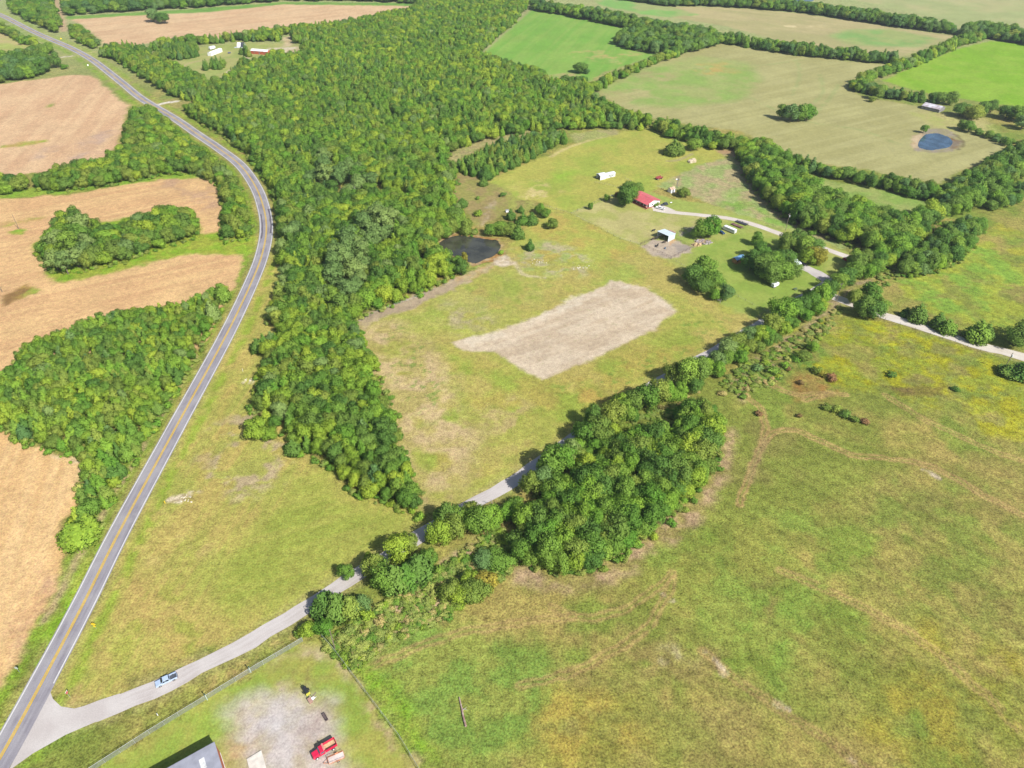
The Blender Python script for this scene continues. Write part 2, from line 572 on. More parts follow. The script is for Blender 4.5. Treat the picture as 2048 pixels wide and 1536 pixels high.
    zone([(300, 362), (420, 350), (445, 430), (430, 440), (380, 400)], '#c7a58a', '#d6b085', 8, feather=4, op=0.7, patchy=(9, 0.35, 0.6))
    zone([(66, 490), (100, 462), (165, 448), (330, 425), (380, 420), (400, 466), (442, 474), (500, 470), (512, 492), (476, 504), (380, 507), (300, 527), (200, 552), (105, 570), (92, 530), (70, 505)], '#8fb044', '#a5b050', 6, feather=2.5, tex=0.9)
    zone([(350, 470), (500, 462), (515, 500), (476, 508), (380, 510)], '#98b548', '#aab252', 5, feather=2.5)
    zone([(-120, 375), (0, 378), (100, 372), (230, 362), (330, 344), (400, 342), (425, 360), (400, 356), (330, 358), (230, 372), (120, 388), (0, 398), (-120, 402)], '#8cb04a', '#9db250', 6, feather=2.5, tex=0.9)
    zone([(0, 590), (60, 565), (75, 578), (50, 600), (0, 612)], '#9a7a52', '#ad9158', 3, feather=2)
    zone([(45, 590), (75, 570), (78, 580), (50, 598)], '#9db050', '#b3ab60', 3, feather=1.5)
    zone([(20, 462), (36, 458), (55, 462), (45, 470), (25, 471)], '#93b34d', '#a5b050', 3, feather=1.5)
    zone([(-20, 450), (90, 432), (100, 440), (20, 452)], '#b7b262', '#d0ad78', 4, feather=3, patchy=(6, 0.42, 0.6))
    zone([(-160, 172), (0, 168), (150, 149), (184, 152), (219, 181), (256, 212), (246, 260), (228, 300), (184, 330), (100, 345), (0, 352), (-160, 352)], '#eac8a0', '#dbb590', 26, streak=(heading((20, 330), (170, 170)), 4, 90), **tan)
    zone([(190, 270), (240, 240), (230, 300), (150, 322), (60, 318), (60, 295), (140, 290)], '#c8ae9c', '#d9b594', 10, feather=5, op=0.7, patchy=(14, 0.35, 0.6))
    zone([(0, 290), (90, 279), (92, 285), (40, 293), (0, 297)], '#a7b556', '#c9b070', 6, feather=2.5)
    zone([(92, 210), (105, 207), (106, 212), (96, 215)], '#97a850', '#a5a860', 4, feather=2)
    zone([(-100, 45), (0, 60), (60, 85), (95, 100), (90, 115), (0, 110), (-100, 100)], '#c9b985', '#b3bd6e', 20, feather=3, tex=0.5)
    zone([(137, 36), (250, 29), (406, 22), (500, 13), (562, 7), (640, 7), (735, 9), (825, 12), (812, 24), (760, 36), (640, 60), (480, 76), (370, 82), (300, 86), (215, 96), (200, 78), (165, 50)], '#e8c8a0', '#dcb892', 36, streak=(heading((200, 80), (800, 15)), 5, 160), **tan)
    zone([(120, 34), (330, 22), (520, 8), (560, 4), (830, 6), (835, 12), (562, 9), (500, 16), (406, 25), (250, 32), (140, 39)], '#7fa957', '#8fb05c', 12, feather=3)
    path_zone([(109, -6), (116, 14), (121, 30), (128, 62)], 8, '#d3b494', op=0.9, feather=2)
    path_zone([(145, 112), (127, 114), (112, 116)], 3.5, '#d8cdb8', op=0.9)
    path_zone([(165, 108), (200, 102)], 4, '#c2bd80', op=0.8)
    path_zone([(312, 211), (330, 206), (354, 203)], 5, '#efe6d6', op=0.95)

    # --- far hay fields
    zone([(1185, 184), (1240, 160), (1300, 132), (1370, 107), (1440, 86), (1520, 100), (1600, 112), (1720, 125), (1790, 130), (1750, 152), (1700, 180), (1720, 192), (1850, 215), (1900, 245), (2012, 292), (1965, 325), (1920, 342), (1880, 368), (1700, 335), (1590, 318), (1560, 305), (1480, 262), (1400, 252), (1320, 240), (1250, 218)], '#beb983', '#b2ad77', 40, feather=2.5, tex=0.35, streak=(heading((1250, 200), (1650, 130)), 4, 90), sk=0.6)
    zone([(1185, 184), (1300, 135), (1400, 112), (1500, 125), (1520, 165), (1480, 200), (1350, 215), (1240, 205)], '#9cb566', '#aeb574', 22, feather=10, patchy=(30, 0.30, 0.50), tex=0.35)
    zone([(1370, 130), (1450, 125), (1480, 145), (1400, 150)], '#c7b270', '#b3b570', 12, feather=6, patchy=(14, 0.4, 0.56))
    for tr in ([(1595, 125), (1600, 150), (1585, 190)], [(1640, 150), (1645, 185), (1620, 215)], [(1680, 165), (1660, 195), (1620, 235)], [(1500, 195), (1600, 240), (1720, 260), (1800, 290)], [(1440, 122), (1520, 130), (1600, 120)]):
        path_zone(tr, 3.5, '#9fae70', op=0.5, feather=2, patchy=0.4)
    zone([(1820, 225), (1960, 225), (2000, 270), (1880, 260)], '#b3b86f', '#bdb57c', 14, feather=5)
    zone([(1300, 14), (1400, 13), (1500, 18), (1600, 26), (1700, 41), (1800, 57), (1915, 72), (1860, 92), (1790, 118), (1600, 92), (1450, 52), (1350, 36)], '#c6b98a', '#b7b17e', 40, feather=3, tex=0.3, streak=(heading((1350, 25), (1850, 90)), 7, 120), sk=0.5)
    zone([(1690, 60), (1780, 58), (1880, 78), (1830, 95), (1700, 90), (1660, 72)], '#93b46c', '#abb676', 24, feather=10, tex=0.3)
    zone([(1560, 50), (1650, 50), (1640, 54), (1570, 55)], '#e3d3a4', '#c7ba8a', 10, feather=3, patchy=(10, 0.4, 0.55))
    zone([(1765, 162), (1850, 120), (1925, 95), (1980, 82), (2060, 84), (2140, 92), (2140, 240), (2048, 215), (1990, 208), (1890, 192), (1820, 178)], '#8fb745', '#9cbc50', 16, feather=2.5, tex=0.45)
    zone([(1640, -10), (1740, 6), (1850, 30), (1940, 60), (2060, 85), (2300, 100), (2300, -40), (1600, -40)], '#c0bd8a', '#b0b880', 50, feather=4, tex=0.25)
    zone([(1060, 18), (1120, 28), (1200, 45), (1258, 57), (1240, 75), (1230, 87), (1255, 98), (1312, 108), (1270, 126), (1200, 147), (1170, 168), (1100, 170), (1085, 152), (1040, 142), (1000, 130), (955, 113), (985, 85), (1030, 45)], '#88b457', '#98b860', 40, feather=3, tex=0.35, streak=(heading((1000, 110), (1100, 30)), 4, 140), sk=0.6)
    zone([(1130, 95), (1290, 105), (1240, 130), (1150, 115)], '#bcb673', '#9cbc6a', 12, feather=6, streak=(heading((1150, 120), (1260, 110)), 3, 40), sk=0.7, patchy=(12, 0.42, 0.56))
    zone([(1100, 150), (1150, 145), (1165, 160), (1120, 170), (1095, 168)], '#b8ad78', '#a3b46c', 10, feather=4)
    path_zone([(955, 113), (985, 85), (1030, 45), (1060, 18)], 7, '#b5ad84', op=0.7, feather=3)
    zone([(1180, -6), (1260, 0), (1345, 14), (1400, 30), (1340, 34), (1280, 28), (1200, 10)], '#93bd6c', '#b0b87c', 30, feather=4, tex=0.3)
    zone([(1590, 345), (1698, 368), (1766, 381), (1873, 405), (1845, 420), (1800, 433), (1750, 420), (1680, 400), (1640, 385), (1585, 362)], '#a8b36c', '#93ad5c', 14, feather=2, tex=0.6)

    # --- homestead pastures
    zone([(972, 365), (1050, 330), (1150, 287), (1230, 264), (1290, 258), (1390, 290), (1440, 296), (1478, 305), (1480, 322), (1345, 366), (1300, 385), (1205, 395), (1142, 428), (1085, 408), (1035, 398)], '#bcb966', '#a9b65c', 18, feather=2, tex=0.5)
    zone([(1000, 372), (1080, 362), (1120, 385), (1090, 400), (1040, 395)], '#d8c88c', '#bdb96a', 8, feather=5, patchy=(9, 0.42, 0.6), tex=0.5)
    zone([(1050, 392), (1078, 386), (1070, 398), (1052, 399)], '#ead9ae', '#cfc080', 5, feather=2, patchy=(4, 0.4, 0.55))
    zone([(1100, 345), (1150, 340), (1140, 362), (1100, 362)], '#9fc054', '#a9bb5c', 8, feather=6, op=0.8)
    path_zone([(1100, 313), (1150, 290), (1225, 268)], 3, '#dcc894', op=0.7, feather=1.5)
    path_zone([(1385, 308), (1358, 320), (1335, 322)], 3.0, '#b7ab80', op=0.7)
    zone([(1310, 375), (1345, 355), (1400, 330), (1475, 308), (1492, 350), (1535, 402), (1600, 455), (1700, 496), (1650, 492), (1560, 455), (1480, 430), (1410, 402), (1360, 380)], '#a7b573', '#bcae84', 8, feather=2, tex=0.8)
    zone([(1420, 400), (1470, 385), (1540, 430), (1620, 470), (1560, 455), (1480, 430)], '#93b45c', '#a6b36a', 8, feather=4, patchy=(8, 0.35, 0.6))
    zone([(1478, 310), (1500, 355), (1540, 400), (1610, 452), (1700, 488), (1740, 505), (1600, 462), (1520, 408), (1480, 350)], '#bda582', '#b5ab78', 6, feather=2, op=0.85)
    zone([(1432, 300), (1470, 300), (1480, 312), (1450, 312)], '#b99a78', '#b5a878', 5, feather=2)
    zone([(1142, 428), (1205, 395), (1300, 383), (1345, 400), (1410, 405), (1560, 455), (1690, 500), (1735, 525), (1655, 560), (1640, 600), (1560, 630), (1500, 640), (1385, 590), (1290, 500), (1240, 478)], '#b3b76a', '#a6b463', 14, feather=1.5, tex=0.4)
    zone([(1145, 428), (1205, 398), (1255, 392), (1310, 425), (1440, 437), (1300, 478), (1280, 490), (1240, 476)], '#c5bd82', '#b5b76e', 12, feather=1.5, tex=0.35)
    zone([(1395, 500), (1440, 480), (1490, 465), (1570, 480), (1650, 505), (1650, 545), (1630, 580), (1570, 625), (1510, 640), (1440, 600), (1390, 555), (1370, 520)], '#98ae57', '#a6b560', 10, feather=3, tex=0.35)
    zone([(1270, 495), (1305, 478), (1335, 482), (1357, 479), (1390, 497), (1345, 520), (1290, 505)], '#d0bfa8', '#bfb0a0', 6, feather=1.2, tex=0.4)
    zone([(1340, 488), (1365, 485), (1382, 496), (1352, 508)], '#b3a79a', '#c4b5a4', 4, feather=2)
    zone([(1338, 478), (1352, 476), (1350, 486), (1334, 490)], '#d6a878', '#cfb08a', 3, feather=1)
    zone([(1360, 462), (1390, 450), (1400, 460), (1365, 470)], '#b9aaa0', '#b5b080', 4, feather=2, patchy=(4, 0.36, 0.55))
    zone([(1385, 488), (1400, 478), (1420, 480), (1415, 488), (1395, 496)], '#cdb49c', '#b59c84', 2, feather=1)
    # --- the mown pasture with the bare patch
    zone([(705, 655), (708, 640), (760, 618), (850, 585), (905, 560), (945, 548), (1000, 515), (1040, 470), (1085, 410), (1142, 428), (1240, 478), (1285, 495), (1345, 525), (1400, 585), (1500, 640), (1505, 655), (1425, 700), (1325, 755), (1140, 880), (1055, 932), (945, 998), (850, 1025), (828, 975), (785, 870), (750, 750), (725, 690)], '#b0b25f', '#bcb06a', 16, feather=1.5, tex=0.7)
    zone([(950, 545), (1150, 525), (1290, 530), (1250, 580), (1100, 600), (1000, 640), (900, 660), (800, 640)], '#a7b25c', '#b8b46c', 10, feather=10, patchy=(14, 0.35, 0.58), tex=0.7)
    zone([(780, 760), (900, 700), (1080, 765), (1200, 720), (1400, 640), (1420, 690), (1320, 750), (1150, 860), (1060, 920), (950, 985), (870, 1000), (820, 900)], '#a2b056', '#b9ae62', 12, feather=10, patchy=(16, 0.34, 0.58), tex=0.75)
    zone([(1060, 420), (1142, 430), (1240, 480), (1280, 500), (1200, 530), (1080, 520), (1020, 500), (1040, 465)], '#b4b862', '#c0b066', 10, feather=4, tex=0.6)
    zone([(1020, 505), (1100, 480), (1180, 510), (1170, 550), (1060, 555)], '#c2b890', '#a8b56c', 5, feather=6, patchy=(5, 0.4, 0.6), tex=0.6)
    zone([(1200, 490), (1260, 510), (1330, 600), (1260, 570), (1180, 540)], '#a9b560', '#b5ac62', 7, feather=8, patchy=(9, 0.36, 0.6))
    zone([(703, 655), (706, 638), (760, 616), (850, 583), (905, 558), (940, 548), (938, 566), (860, 600), (780, 632), (722, 660)], '#b9a68c', '#c2af94', 5, feather=1.5, tex=0.5)
    zone([(703, 650), (725, 655), (745, 720), (775, 790), (810, 870), (850, 1000), (828, 985), (782, 870), (745, 750), (720, 690)], '#c6ab82', '#b9ad6c', 5, feather=4, patchy=(5, 0.3, 0.52))
    zone([(880, 610), (960, 600), (980, 650), (900, 670)], '#bdb088', '#b3b06c', 6, feather=6, patchy=(7, 0.36, 0.58))
    zone([(902, 684), (935, 676), (970, 672), (1040, 648), (1140, 602), (1222, 563), (1292, 576), (1332, 600), (1350, 624), (1302, 662), (1200, 712), (1087, 760), (1040, 738), (985, 703), (930, 700)], '#e0ceb4', '#cfbba0', 9, (0.35, 0.65), feather=1.2, tex=0.45, streak=(heading((980, 700), (1300, 580)), 2.0, 20), sk=0.4, warp=0.5)
    zone([(910, 683), (1040, 646), (1140, 600), (1222, 562), (1292, 575), (1335, 600), (1352, 624), (1330, 612), (1285, 588), (1222, 576), (1140, 616), (1040, 660), (960, 690)], '#e8dac2', '#dccab0', 5, feather=2, op=0.8, patchy=(7, 0.32, 0.5))
    zone([(960, 690), (1100, 640), (1230, 575), (1320, 610), (1200, 690), (1080, 740)], '#8f9a60', '#8f9a60', 3, feather=3, op=0.45, patchy=(0.9, 0.74, 0.80), warp=0.5)
    zone([(712, 660), (790, 640), (860, 690), (910, 780), (960, 880), (930, 960), (850, 1010), (800, 900), (755, 760)], '#d2bb8e', '#c0b274', 7, feather=8, patchy=(12, 0.26, 0.48), tex=0.75)
    zone([(930, 820), (1040, 790), (1080, 850), (1000, 900)], '#c3b27a', '#b3b064', 7, feather=6, patchy=(8, 0.4, 0.6))
    zone([(1100, 780), (1240, 730), (1330, 690), (1300, 740), (1180, 820)], '#c0aa62', '#adb05c', 7, feather=6, patchy=(8, 0.4, 0.58))
    # pasture weeds
    for q in ([(1100, 775), (1300, 705), (1400, 690), (1180, 830)], [(760, 660), (820, 650), (900, 800), (820, 830)], [(1365, 600), (1480, 650), (1400, 690), (1355, 665)]):
        zone(q, '#82a04c', '#82a04c', 3, feather=6, op=0.7, patchy=(3, 0.6, 0.7))
    path_zone([(1000, 516), (1030, 530), (1045, 548), (1090, 556)], 2.6, '#d5c6a4', op=0.7, feather=1, patchy=0.36)
    # brown clearing by the pond
    zone([(905, 400), (900, 375), (918, 346), (960, 350), (985, 368), (1036, 402), (1020, 418), (985, 440), (955, 452), (928, 420)], '#a89868', '#a3a060', 7, feather=1.5, tex=0.6)
    zone([(968, 420), (985, 400), (990, 415), (975, 440), (962, 452)], '#c9b79c', '#b3a078', 3, feather=2, patchy=(4, 0.36, 0.55))
    zone([(985, 368), (1050, 402), (1075, 412), (1040, 430), (1020, 416)], '#a8ab60', '#a39a62', 6, feather=2)
    zone([(885, 330), (905, 300), (960, 275), (1010, 268), (1085, 255), (1090, 262), (1020, 280), (960, 295), (925, 318), (900, 340)], '#b5a878', '#a8a86c', 6, feather=2)
    zone([(1140, 268), (1230, 256), (1235, 270), (1150, 285)], '#b0a878', '#a8ac6c', 6, feather=2)
    # far left homestead clearing
    zone([(295, 120), (385, 96), (480, 86), (560, 86), (602, 92), (598, 116), (545, 114), (505, 132), (482, 152), (432, 172), (400, 156), (365, 138), (320, 128)], '#b9b878', '#a9b36c', 14, feather=4, tex=0.4)
    zone([(535, 97), (600, 93), (598, 112), (575, 116), (548, 108)], '#e6d8bc', '#c9ba90', 8, feather=3)
    zone([(565, 75), (585, 72), (585, 92), (568, 94)], '#e0cca8', '#c9b68c', 8, feather=3)
    path_zone([(360, 132), (372, 148), (400, 162), (428, 171), (455, 145), (478, 130), (495, 118), (490, 110)], 3.5, '#ddceb0', op=0.9, feather=1.2)
    path_zone([(366, 138), (375, 128), (420, 118)], 3.0, '#c9b48c', op=0.7)
    # yard at the lower left
    zone([(190, 1536), (400, 1405), (500, 1345), (605, 1283), (650, 1275), (700, 1330), (760, 1420), (830, 1540), (780, 1600), (200, 1600)], '#a0b358', '#b3b162', 9, feather=1.2, tex=0.45)
    zone([(520, 1330), (600, 1290), (650, 1285), (690, 1320), (720, 1370), (680, 1340), (640, 1305), (590, 1310)], '#cdb899', '#b9ae78', 4, feather=3, patchy=(3, 0.34, 0.54))
    zone([(455, 1420), (500, 1395), (545, 1385), (600, 1385), (650, 1410), (672, 1440), (690, 1500), (700, 1560), (480, 1560), (470, 1480)], '#d9cbc0', '#c6b896', 5, (0.4, 0.62), feather=6, tex=0.45)
    zone([(515, 1425), (560, 1400), (590, 1420), (585, 1450), (570, 1490), (540, 1470), (520, 1450)], '#dcd6d4', '#d8d0cc', 4, feather=5, tex=0.4)
    zone([(550, 1470), (600, 1460), (620, 1540), (550, 1550), (520, 1500)], '#e0d6d0', '#d4c5b4', 5, feather=6, tex=0.4)
    zone([(600, 1440), (645, 1420), (650, 1450), (620, 1475), (590, 1470)], '#bfaea4', '#cbbdb0', 4, feather=4)
    zone([(455, 1470), (480, 1440), (500, 1480), (480, 1536), (462, 1536)], '#d3b78a', '#c8b490', 4, feather=4, patchy=(4, 0.35, 0.55))
    zone([(545, 1360), (560, 1352), (572, 1380), (560, 1395)], '#d3c1aa', '#c0b48c', 3, feather=1.5, patchy=(3, 0.35, 0.5))
    zone([(690, 1330), (700, 1325), (760, 1410), (830, 1530), (815, 1536), (745, 1425)], '#cbb48c', '#b5ab6c', 3, feather=2, patchy=(4, 0.34, 0.54))
    zone([(420, 1365), (520, 1310), (600, 1268), (605, 1275), (520, 1322), (420, 1385)], '#ccb078', '#b3b366', 4, feather=3, patchy=(5, 0.34, 0.56))
    zone([(540, 1330), (600, 1310), (640, 1350), (600, 1370), (560, 1360)], '#a0935f', '#a3a85a', 4, feather=5, patchy=(4, 0.36, 0.6))
    zone([(690, 1290), (720, 1345), (790, 1440), (830, 1520), (870, 1540), (830, 1440), (760, 1340), (715, 1285)], '#8db045', '#9cae50', 4, feather=3)
    # margins of the gravel roads
    path_zone(None, 9.0, '#bdb07a', op=0.55, feather=2.0, world=GRAVEL, patchy=0.35)
    path_zone(None, 7.0, '#bfb882', op=0.5, feather=1.5, world=FARM)
    # pond shores
    zone([(868, 492), (890, 472), (924, 467), (957, 472), (994, 474), (1008, 486), (1006, 505), (990, 520), (970, 526), (945, 534), (930, 522), (905, 515), (878, 506)], '#c2a983', '#b08a58', 3, feather=1.2, tex=0.7)
    zone([(985, 518), (1005, 510), (1030, 525), (1010, 532), (985, 528)], '#e0d0b8', '#cdbb9c', 3, feather=1.5)
    zone([(920, 555), (950, 540), (990, 525), (990, 534), (945, 553), (915, 570)], '#c9ab80', '#c6b48c', 3, feather=2)
    zone([(1820, 294), (1828, 272), (1850, 257), (1893, 259), (1921, 280), (1926, 292), (1907, 301), (1862, 306), (1829, 302)], '#a89a92', '#a39a7c', 5, feather=1.5, op=0.8)
    zone([(1819, 296), (1826, 274), (1846, 262), (1838, 280), (1836, 296)], '#d8c2a0', '#c9b08a', 4, feather=1.5)
    zone([(1898, 272), (1920, 280), (1924, 292), (1905, 300), (1896, 290)], '#8d7250', '#8f8270', 4, feather=1.5)
    path_zone([(1908, 268), (1922, 278), (1928, 292), (1916, 300)], 2.5, '#6b6048', op=0.7, patchy=0.45)

    # faint swaths of old mowing across the big meadow
    md = sstep(-10, 30, GX) * sstep(330, 260, GY) * sstep(0.5, 0.9, TEX)
    sw = streaks(GX, GY, heading((1300, 1000), (2000, 1400)), 1.7, 45, 404)
    RGB[:] *= (1 + (sw - 0.5) * 0.42 * md)[..., None]
    RGB[:] *= 1 - md[..., None] * np.array([0.02, 0.04, 0.06])
    # gentle overall variation of the sward
    RGB[:] *= (0.90 + 0.2 * N_MID)[..., None]
    RGB[:] *= (0.76 + 0.48 * N_SML)[..., None] ** TEX[..., None]


def offset_line(pts, d):
    out = []
    n = len(pts)
    for i, p in enumerate(pts):
        a, b = pts[max(i - 1, 0)], pts[min(i + 1, n - 1)]
        t = (b - a).normalized()
        out.append(Vector((p.x + t.y * d, p.y - t.x * d, 0)))
    return out


paint_ground()

me = bpy.data.meshes.new('ground')
V = np.zeros((NX * NY, 3), np.float32)
V[:, 0], V[:, 1] = GX.ravel(), GY.ravel()
idx = np.arange(NX * NY).reshape(NY, NX)
F = np.stack([idx[:-1, :-1], idx[:-1, 1:], idx[1:, 1:], idx[1:, :-1]], -1).reshape(-1, 4)
me.vertices.add(NX * NY)
me.vertices.foreach_set('co', V.ravel())
me.loops.add(F.size)
me.loops.foreach_set('vertex_index', F.ravel().astype(np.int32))
me.polygons.add(len(F))
me.polygons.foreach_set('loop_start', np.arange(0, F.size, 4, dtype=np.int32))
me.polygons.foreach_set('use_smooth', np.ones(len(F), bool))
me.update(calc_edges=True)
ca = me.color_attributes.new('sward', 'FLOAT_COLOR', 'POINT')
buf = np.ones((NX * NY, 4), np.float32)
buf[:, :3] = np.clip(RGB.reshape(-1, 3), 0.01, 0.9)
buf[:, 3] = TEX.ravel()
ca.data.foreach_set('color', buf.ravel())
ground = bpy.data.objects.new('ground', me)
COL.objects.link(ground)
tag(ground, kind='structure')

m = bpy.data.materials.new('sward')
m.use_nodes = True
nt = m.node_tree
L = nt.links.new
b = nt.nodes['Principled BSDF']
b.inputs['Roughness'].default_value = 0.95
b.inputs['Specular IOR Level'].default_value = 0.1
at = nt.nodes.new('ShaderNodeVertexColor')
at.layer_name = 'sward'
tc = nt.nodes.new('ShaderNodeTexCoord')


def noise(scale, detail=3, rough=0.6):
    n = nt.nodes.new('ShaderNodeTexNoise')
    n.inputs['Scale'].default_value = scale
    n.inputs['Detail'].default_value = detail
    n.inputs['Roughness'].default_value = rough
    L(tc.outputs['Object'], n.inputs['Vector'])
    return n.outputs[0]


def math_(op, a, b_=None, c=None):
    n = nt.nodes.new('ShaderNodeMath')
    n.operation = op
    for i, v in enumerate((a, b_, c)):
        if v is None:
            continue
        if isinstance(v, (int, float)):
            n.inputs[i].default_value = v
        else:
            L(v, n.inputs[i])
    return n.outputs[0]


fine = noise(1.6, 4, 0.7)
mid = noise(0.45, 3)
# clumps of grass: darker and lighter specks, stronger where the sward is rough (alpha)
k1 = math_('MULTIPLY', math_('SUBTRACT', fine, 0.5), 3.0)
k2 = math_('MULTIPLY', math_('SUBTRACT', mid, 0.5), 1.5)
k = math_('MULTIPLY', math_('ADD', k1, k2), at.outputs['Alpha'])
k = math_('MAXIMUM', math_('ADD', k, 1.0), 0.35)
vm = nt.nodes.new('ShaderNodeVectorMath')
vm.operation = 'SCALE'
L(at.outputs['Color'], vm.inputs[0])
L(k, vm.inputs['Scale'])
hs = nt.nodes.new('ShaderNodeHueSaturation')
L(vm.outputs[0], hs.inputs['Color'])
L(math_('ADD', math_('MULTIPLY', math_('SUBTRACT', noise(0.9, 3), 0.5), 0.06), 0.5), hs.inputs['Hue'])
hs.inputs['Saturation'].default_value = 1.0
L(hs.outputs[0], b.inputs['Base Color'])
bp = nt.nodes.new('ShaderNodeBump')
bp.inputs['Distance'].default_value = 0.6
L(math_('MULTIPLY', at.outputs['Alpha'], 0.55), bp.inputs['Strength'])
L(noise(1.1, 4, 0.7), bp.inputs['Height'])
L(bp.outputs[0], b.inputs['Normal'])
me.materials.append(m)


# ------------------------------------------------------------------ road surfaces and water
def road_mat(name, c1, c2, c3, wheel=True):
    m = bpy.data.materials.new(name)
    m.use_nodes = True
    nt = m.node_tree
    b = nt.nodes['Principled BSDF']
    b.inputs['Roughness'].default_value = 0.9
    b.inputs['Specular IOR Level'].default_value = 0.2
    tc = nt.nodes.new('ShaderNodeTexCoord')
    uv = nt.nodes.new('ShaderNodeUVMap')

    def nz(scale, vec, detail=4):
        n = nt.nodes.new('ShaderNodeTexNoise')
        n.inputs['Scale'].default_value = scale
        n.inputs['Detail'].default_value = detail
        nt.links.new(vec, n.inputs['Vector'])
        return n.outputs[0]

    def mix(f, a, b_):
        x = nt.nodes.new('ShaderNodeMix')
        x.data_type = 'RGBA'
        for s_, v in ((0, f), (6, a), (7, b_)):
            if hasattr(v, 'is_output'):
                nt.links.new(v, x.inputs[s_])
            elif s_ == 0:
                x.inputs[0].default_value = v
            else:
                x.inputs[s_].default_value = (*v, 1)
        return x.outputs[2]

    def ramp(v, a, b_):
        r = nt.nodes.new('ShaderNodeMapRange')
        r.inputs[1].default_value, r.inputs[2].default_value = a, b_
        nt.links.new(v, r.inputs[0])
        return r.outputs[0]
    mp = nt.nodes.new('ShaderNodeMapping')
    mp.inputs['Scale'].default_value = (1.0, 0.06, 1)
    nt.links.new(uv.outputs[0], mp.inputs['Vector'])
    c = mix(ramp(nz(0.9, mp.outputs[0]), 0.38, 0.66), c1, c2)          # stretched along the lane: wheel tracks, oil
    c = mix(ramp(nz(0.12, tc.outputs['Object']), 0.42, 0.7), c, c3)
    g = nt.nodes.new('ShaderNodeHueSaturation')
    nt.links.new(c, g.inputs['Color'])
    nt.links.new(ramp(nz(5.0, tc.outputs['Object'], 2), -0.6, 1.6), g.inputs['Value'])
    g2 = nt.nodes.new('ShaderNodeMath')
    g2.operation = 'MULTIPLY_ADD'
    nt.links.new(nz(4.0, tc.outputs['Object'], 3), g2.inputs[0])
    g2.inputs[1].default_value = 0.5
    g2.inputs[2].default_value = 0.75
    nt.links.new(g2.outputs[0], g.inputs['Value'])
    nt.links.new(g.outputs[0], b.inputs['Base Color'])
    return m


def ribbon(name, pts, hl, hr, z, m, kind='structure', jitter=0.0, seed=1):
    vs, fs = strip_mesh(pts, hl, hr, z, jitter, seed)
    me = bpy.data.meshes.new(name)
    me.from_pydata(vs, [], fs)
    uv = me.uv_layers.new(name='UVMap')
    dist = [0.0]
    for a, b_ in zip(pts[:-1], pts[1:]):
        dist.append(dist[-1] + (b_ - a).length)
    for poly in me.polygons:
        for li in poly.loop_indices:
            vi = me.loops[li].vertex_index
            uv.data[li].uv = ((0.0 if vi % 2 == 0 else 7.0), dist[vi // 2])
    me.materials.append(m)
    o = bpy.data.objects.new(name, me)
    COL.objects.link(o)
    return tag(o, kind=kind)


asphalt = road_mat('asphalt', alb('#b0acb2'), alb('#928d95'), alb('#b8b4b6'))
gravel_m = road_mat('crushed_stone', alb('#dcd4d0'), alb('#ccc2bc'), alb('#e4ddd8'))
caliche_m = road_mat('caliche', alb('#ece2d6'), alb('#ddd0c0'), alb('#f2eae0'))
white_line = mat('road_paint_white', alb('#f4f2ee'), 0.7, var=0.06)
yellow_line = mat('road_paint_yellow', alb('#f6cb3c'), 0.7, var=0.08)
patch_m = road_mat('dark_asphalt_patch', alb('#6d6873'), alb('#777079'), alb('#807a82'))

ribbon('gravel_road', GRAVEL[:], 2.7, 2.7, 0.05, gravel_m, jitter=0.45, seed=3)
i_w = min(range(len(GRAVEL)), key=lambda i: (GRAVEL[i] - P(1640, 588)).length)
ribbon('caliche_lane', GRAVEL[i_w:], 3.3, 3.3, 0.06, caliche_m, jitter=0.5, seed=4)
ribbon('farm_driveway', FARM, 2.3, 2.3, 0.04, caliche_m, jitter=0.35, seed=5)
sheet('turning_area', wpoly([(1300, 413), (1316, 408), (1335, 414), (1350, 421), (1352, 428), (1335, 427), (1312, 423)]), 0.045, caliche_m)
ribbon('house_driveway', YARD, 3.6, 3.6, 0.04, gravel_m, jitter=0.5, seed=6)
# flare where the gravel road meets the highway
sheet('road_junction', wpoly([(106, 1366), (100, 1382), (106, 1398), (122, 1413), (153, 1418), (200, 1400), (240, 1387), (250, 1420), (219, 1432), (131, 1470), (66, 1507), (20, 1540), (-10, 1570), (-30, 1600), (-60, 1660), (-90, 1640), (20, 1536)]), 0.056, gravel_m)
ribbon('highway', HWY, 4.0, 4.0, 0.07, asphalt)
ie = [i for i in range(len(HWY)) if P(106, 1372).y < HWY[i].y]
ribbon('edge_line', offset_line(HWY, 3.5)[ie[0]:], 0.18, 0.18, 0.08, white_line)
ribbon('edge_line', offset_line(HWY, -3.5), 0.18, 0.18, 0.08, white_line)
ribbon('centre_line', offset_line(HWY, 0.24), 0.15, 0.15, 0.08, yellow_line)
ribbon('centre_line', offset_line(HWY, -0.24), 0.15, 0.15, 0.08, yellow_line)
# worn dark asphalt at the bend
bend = [p for p in offset_line(HWY, 2.7) if P(532, 470).y < p.y < P(540, 415).y]
ribbon('asphalt_patch', bend, 0.5, 0.5, 0.076, patch_m, jitter=0.25, seed=8)
bend = [p for p in offset_line(HWY, -2.4) if P(532, 480).y < p.y < P(532, 425).y]
ribbon('asphalt_patch', bend, 0.4, 0.4, 0.076, patch_m, jitter=0.2, seed=9)


def water_mat(name, col, rough=0.08):
    m = mat(name, col, rough, spec=0.5, var=0.2, scale=0.15, bump=0.25, bscale=1.2)
    return m


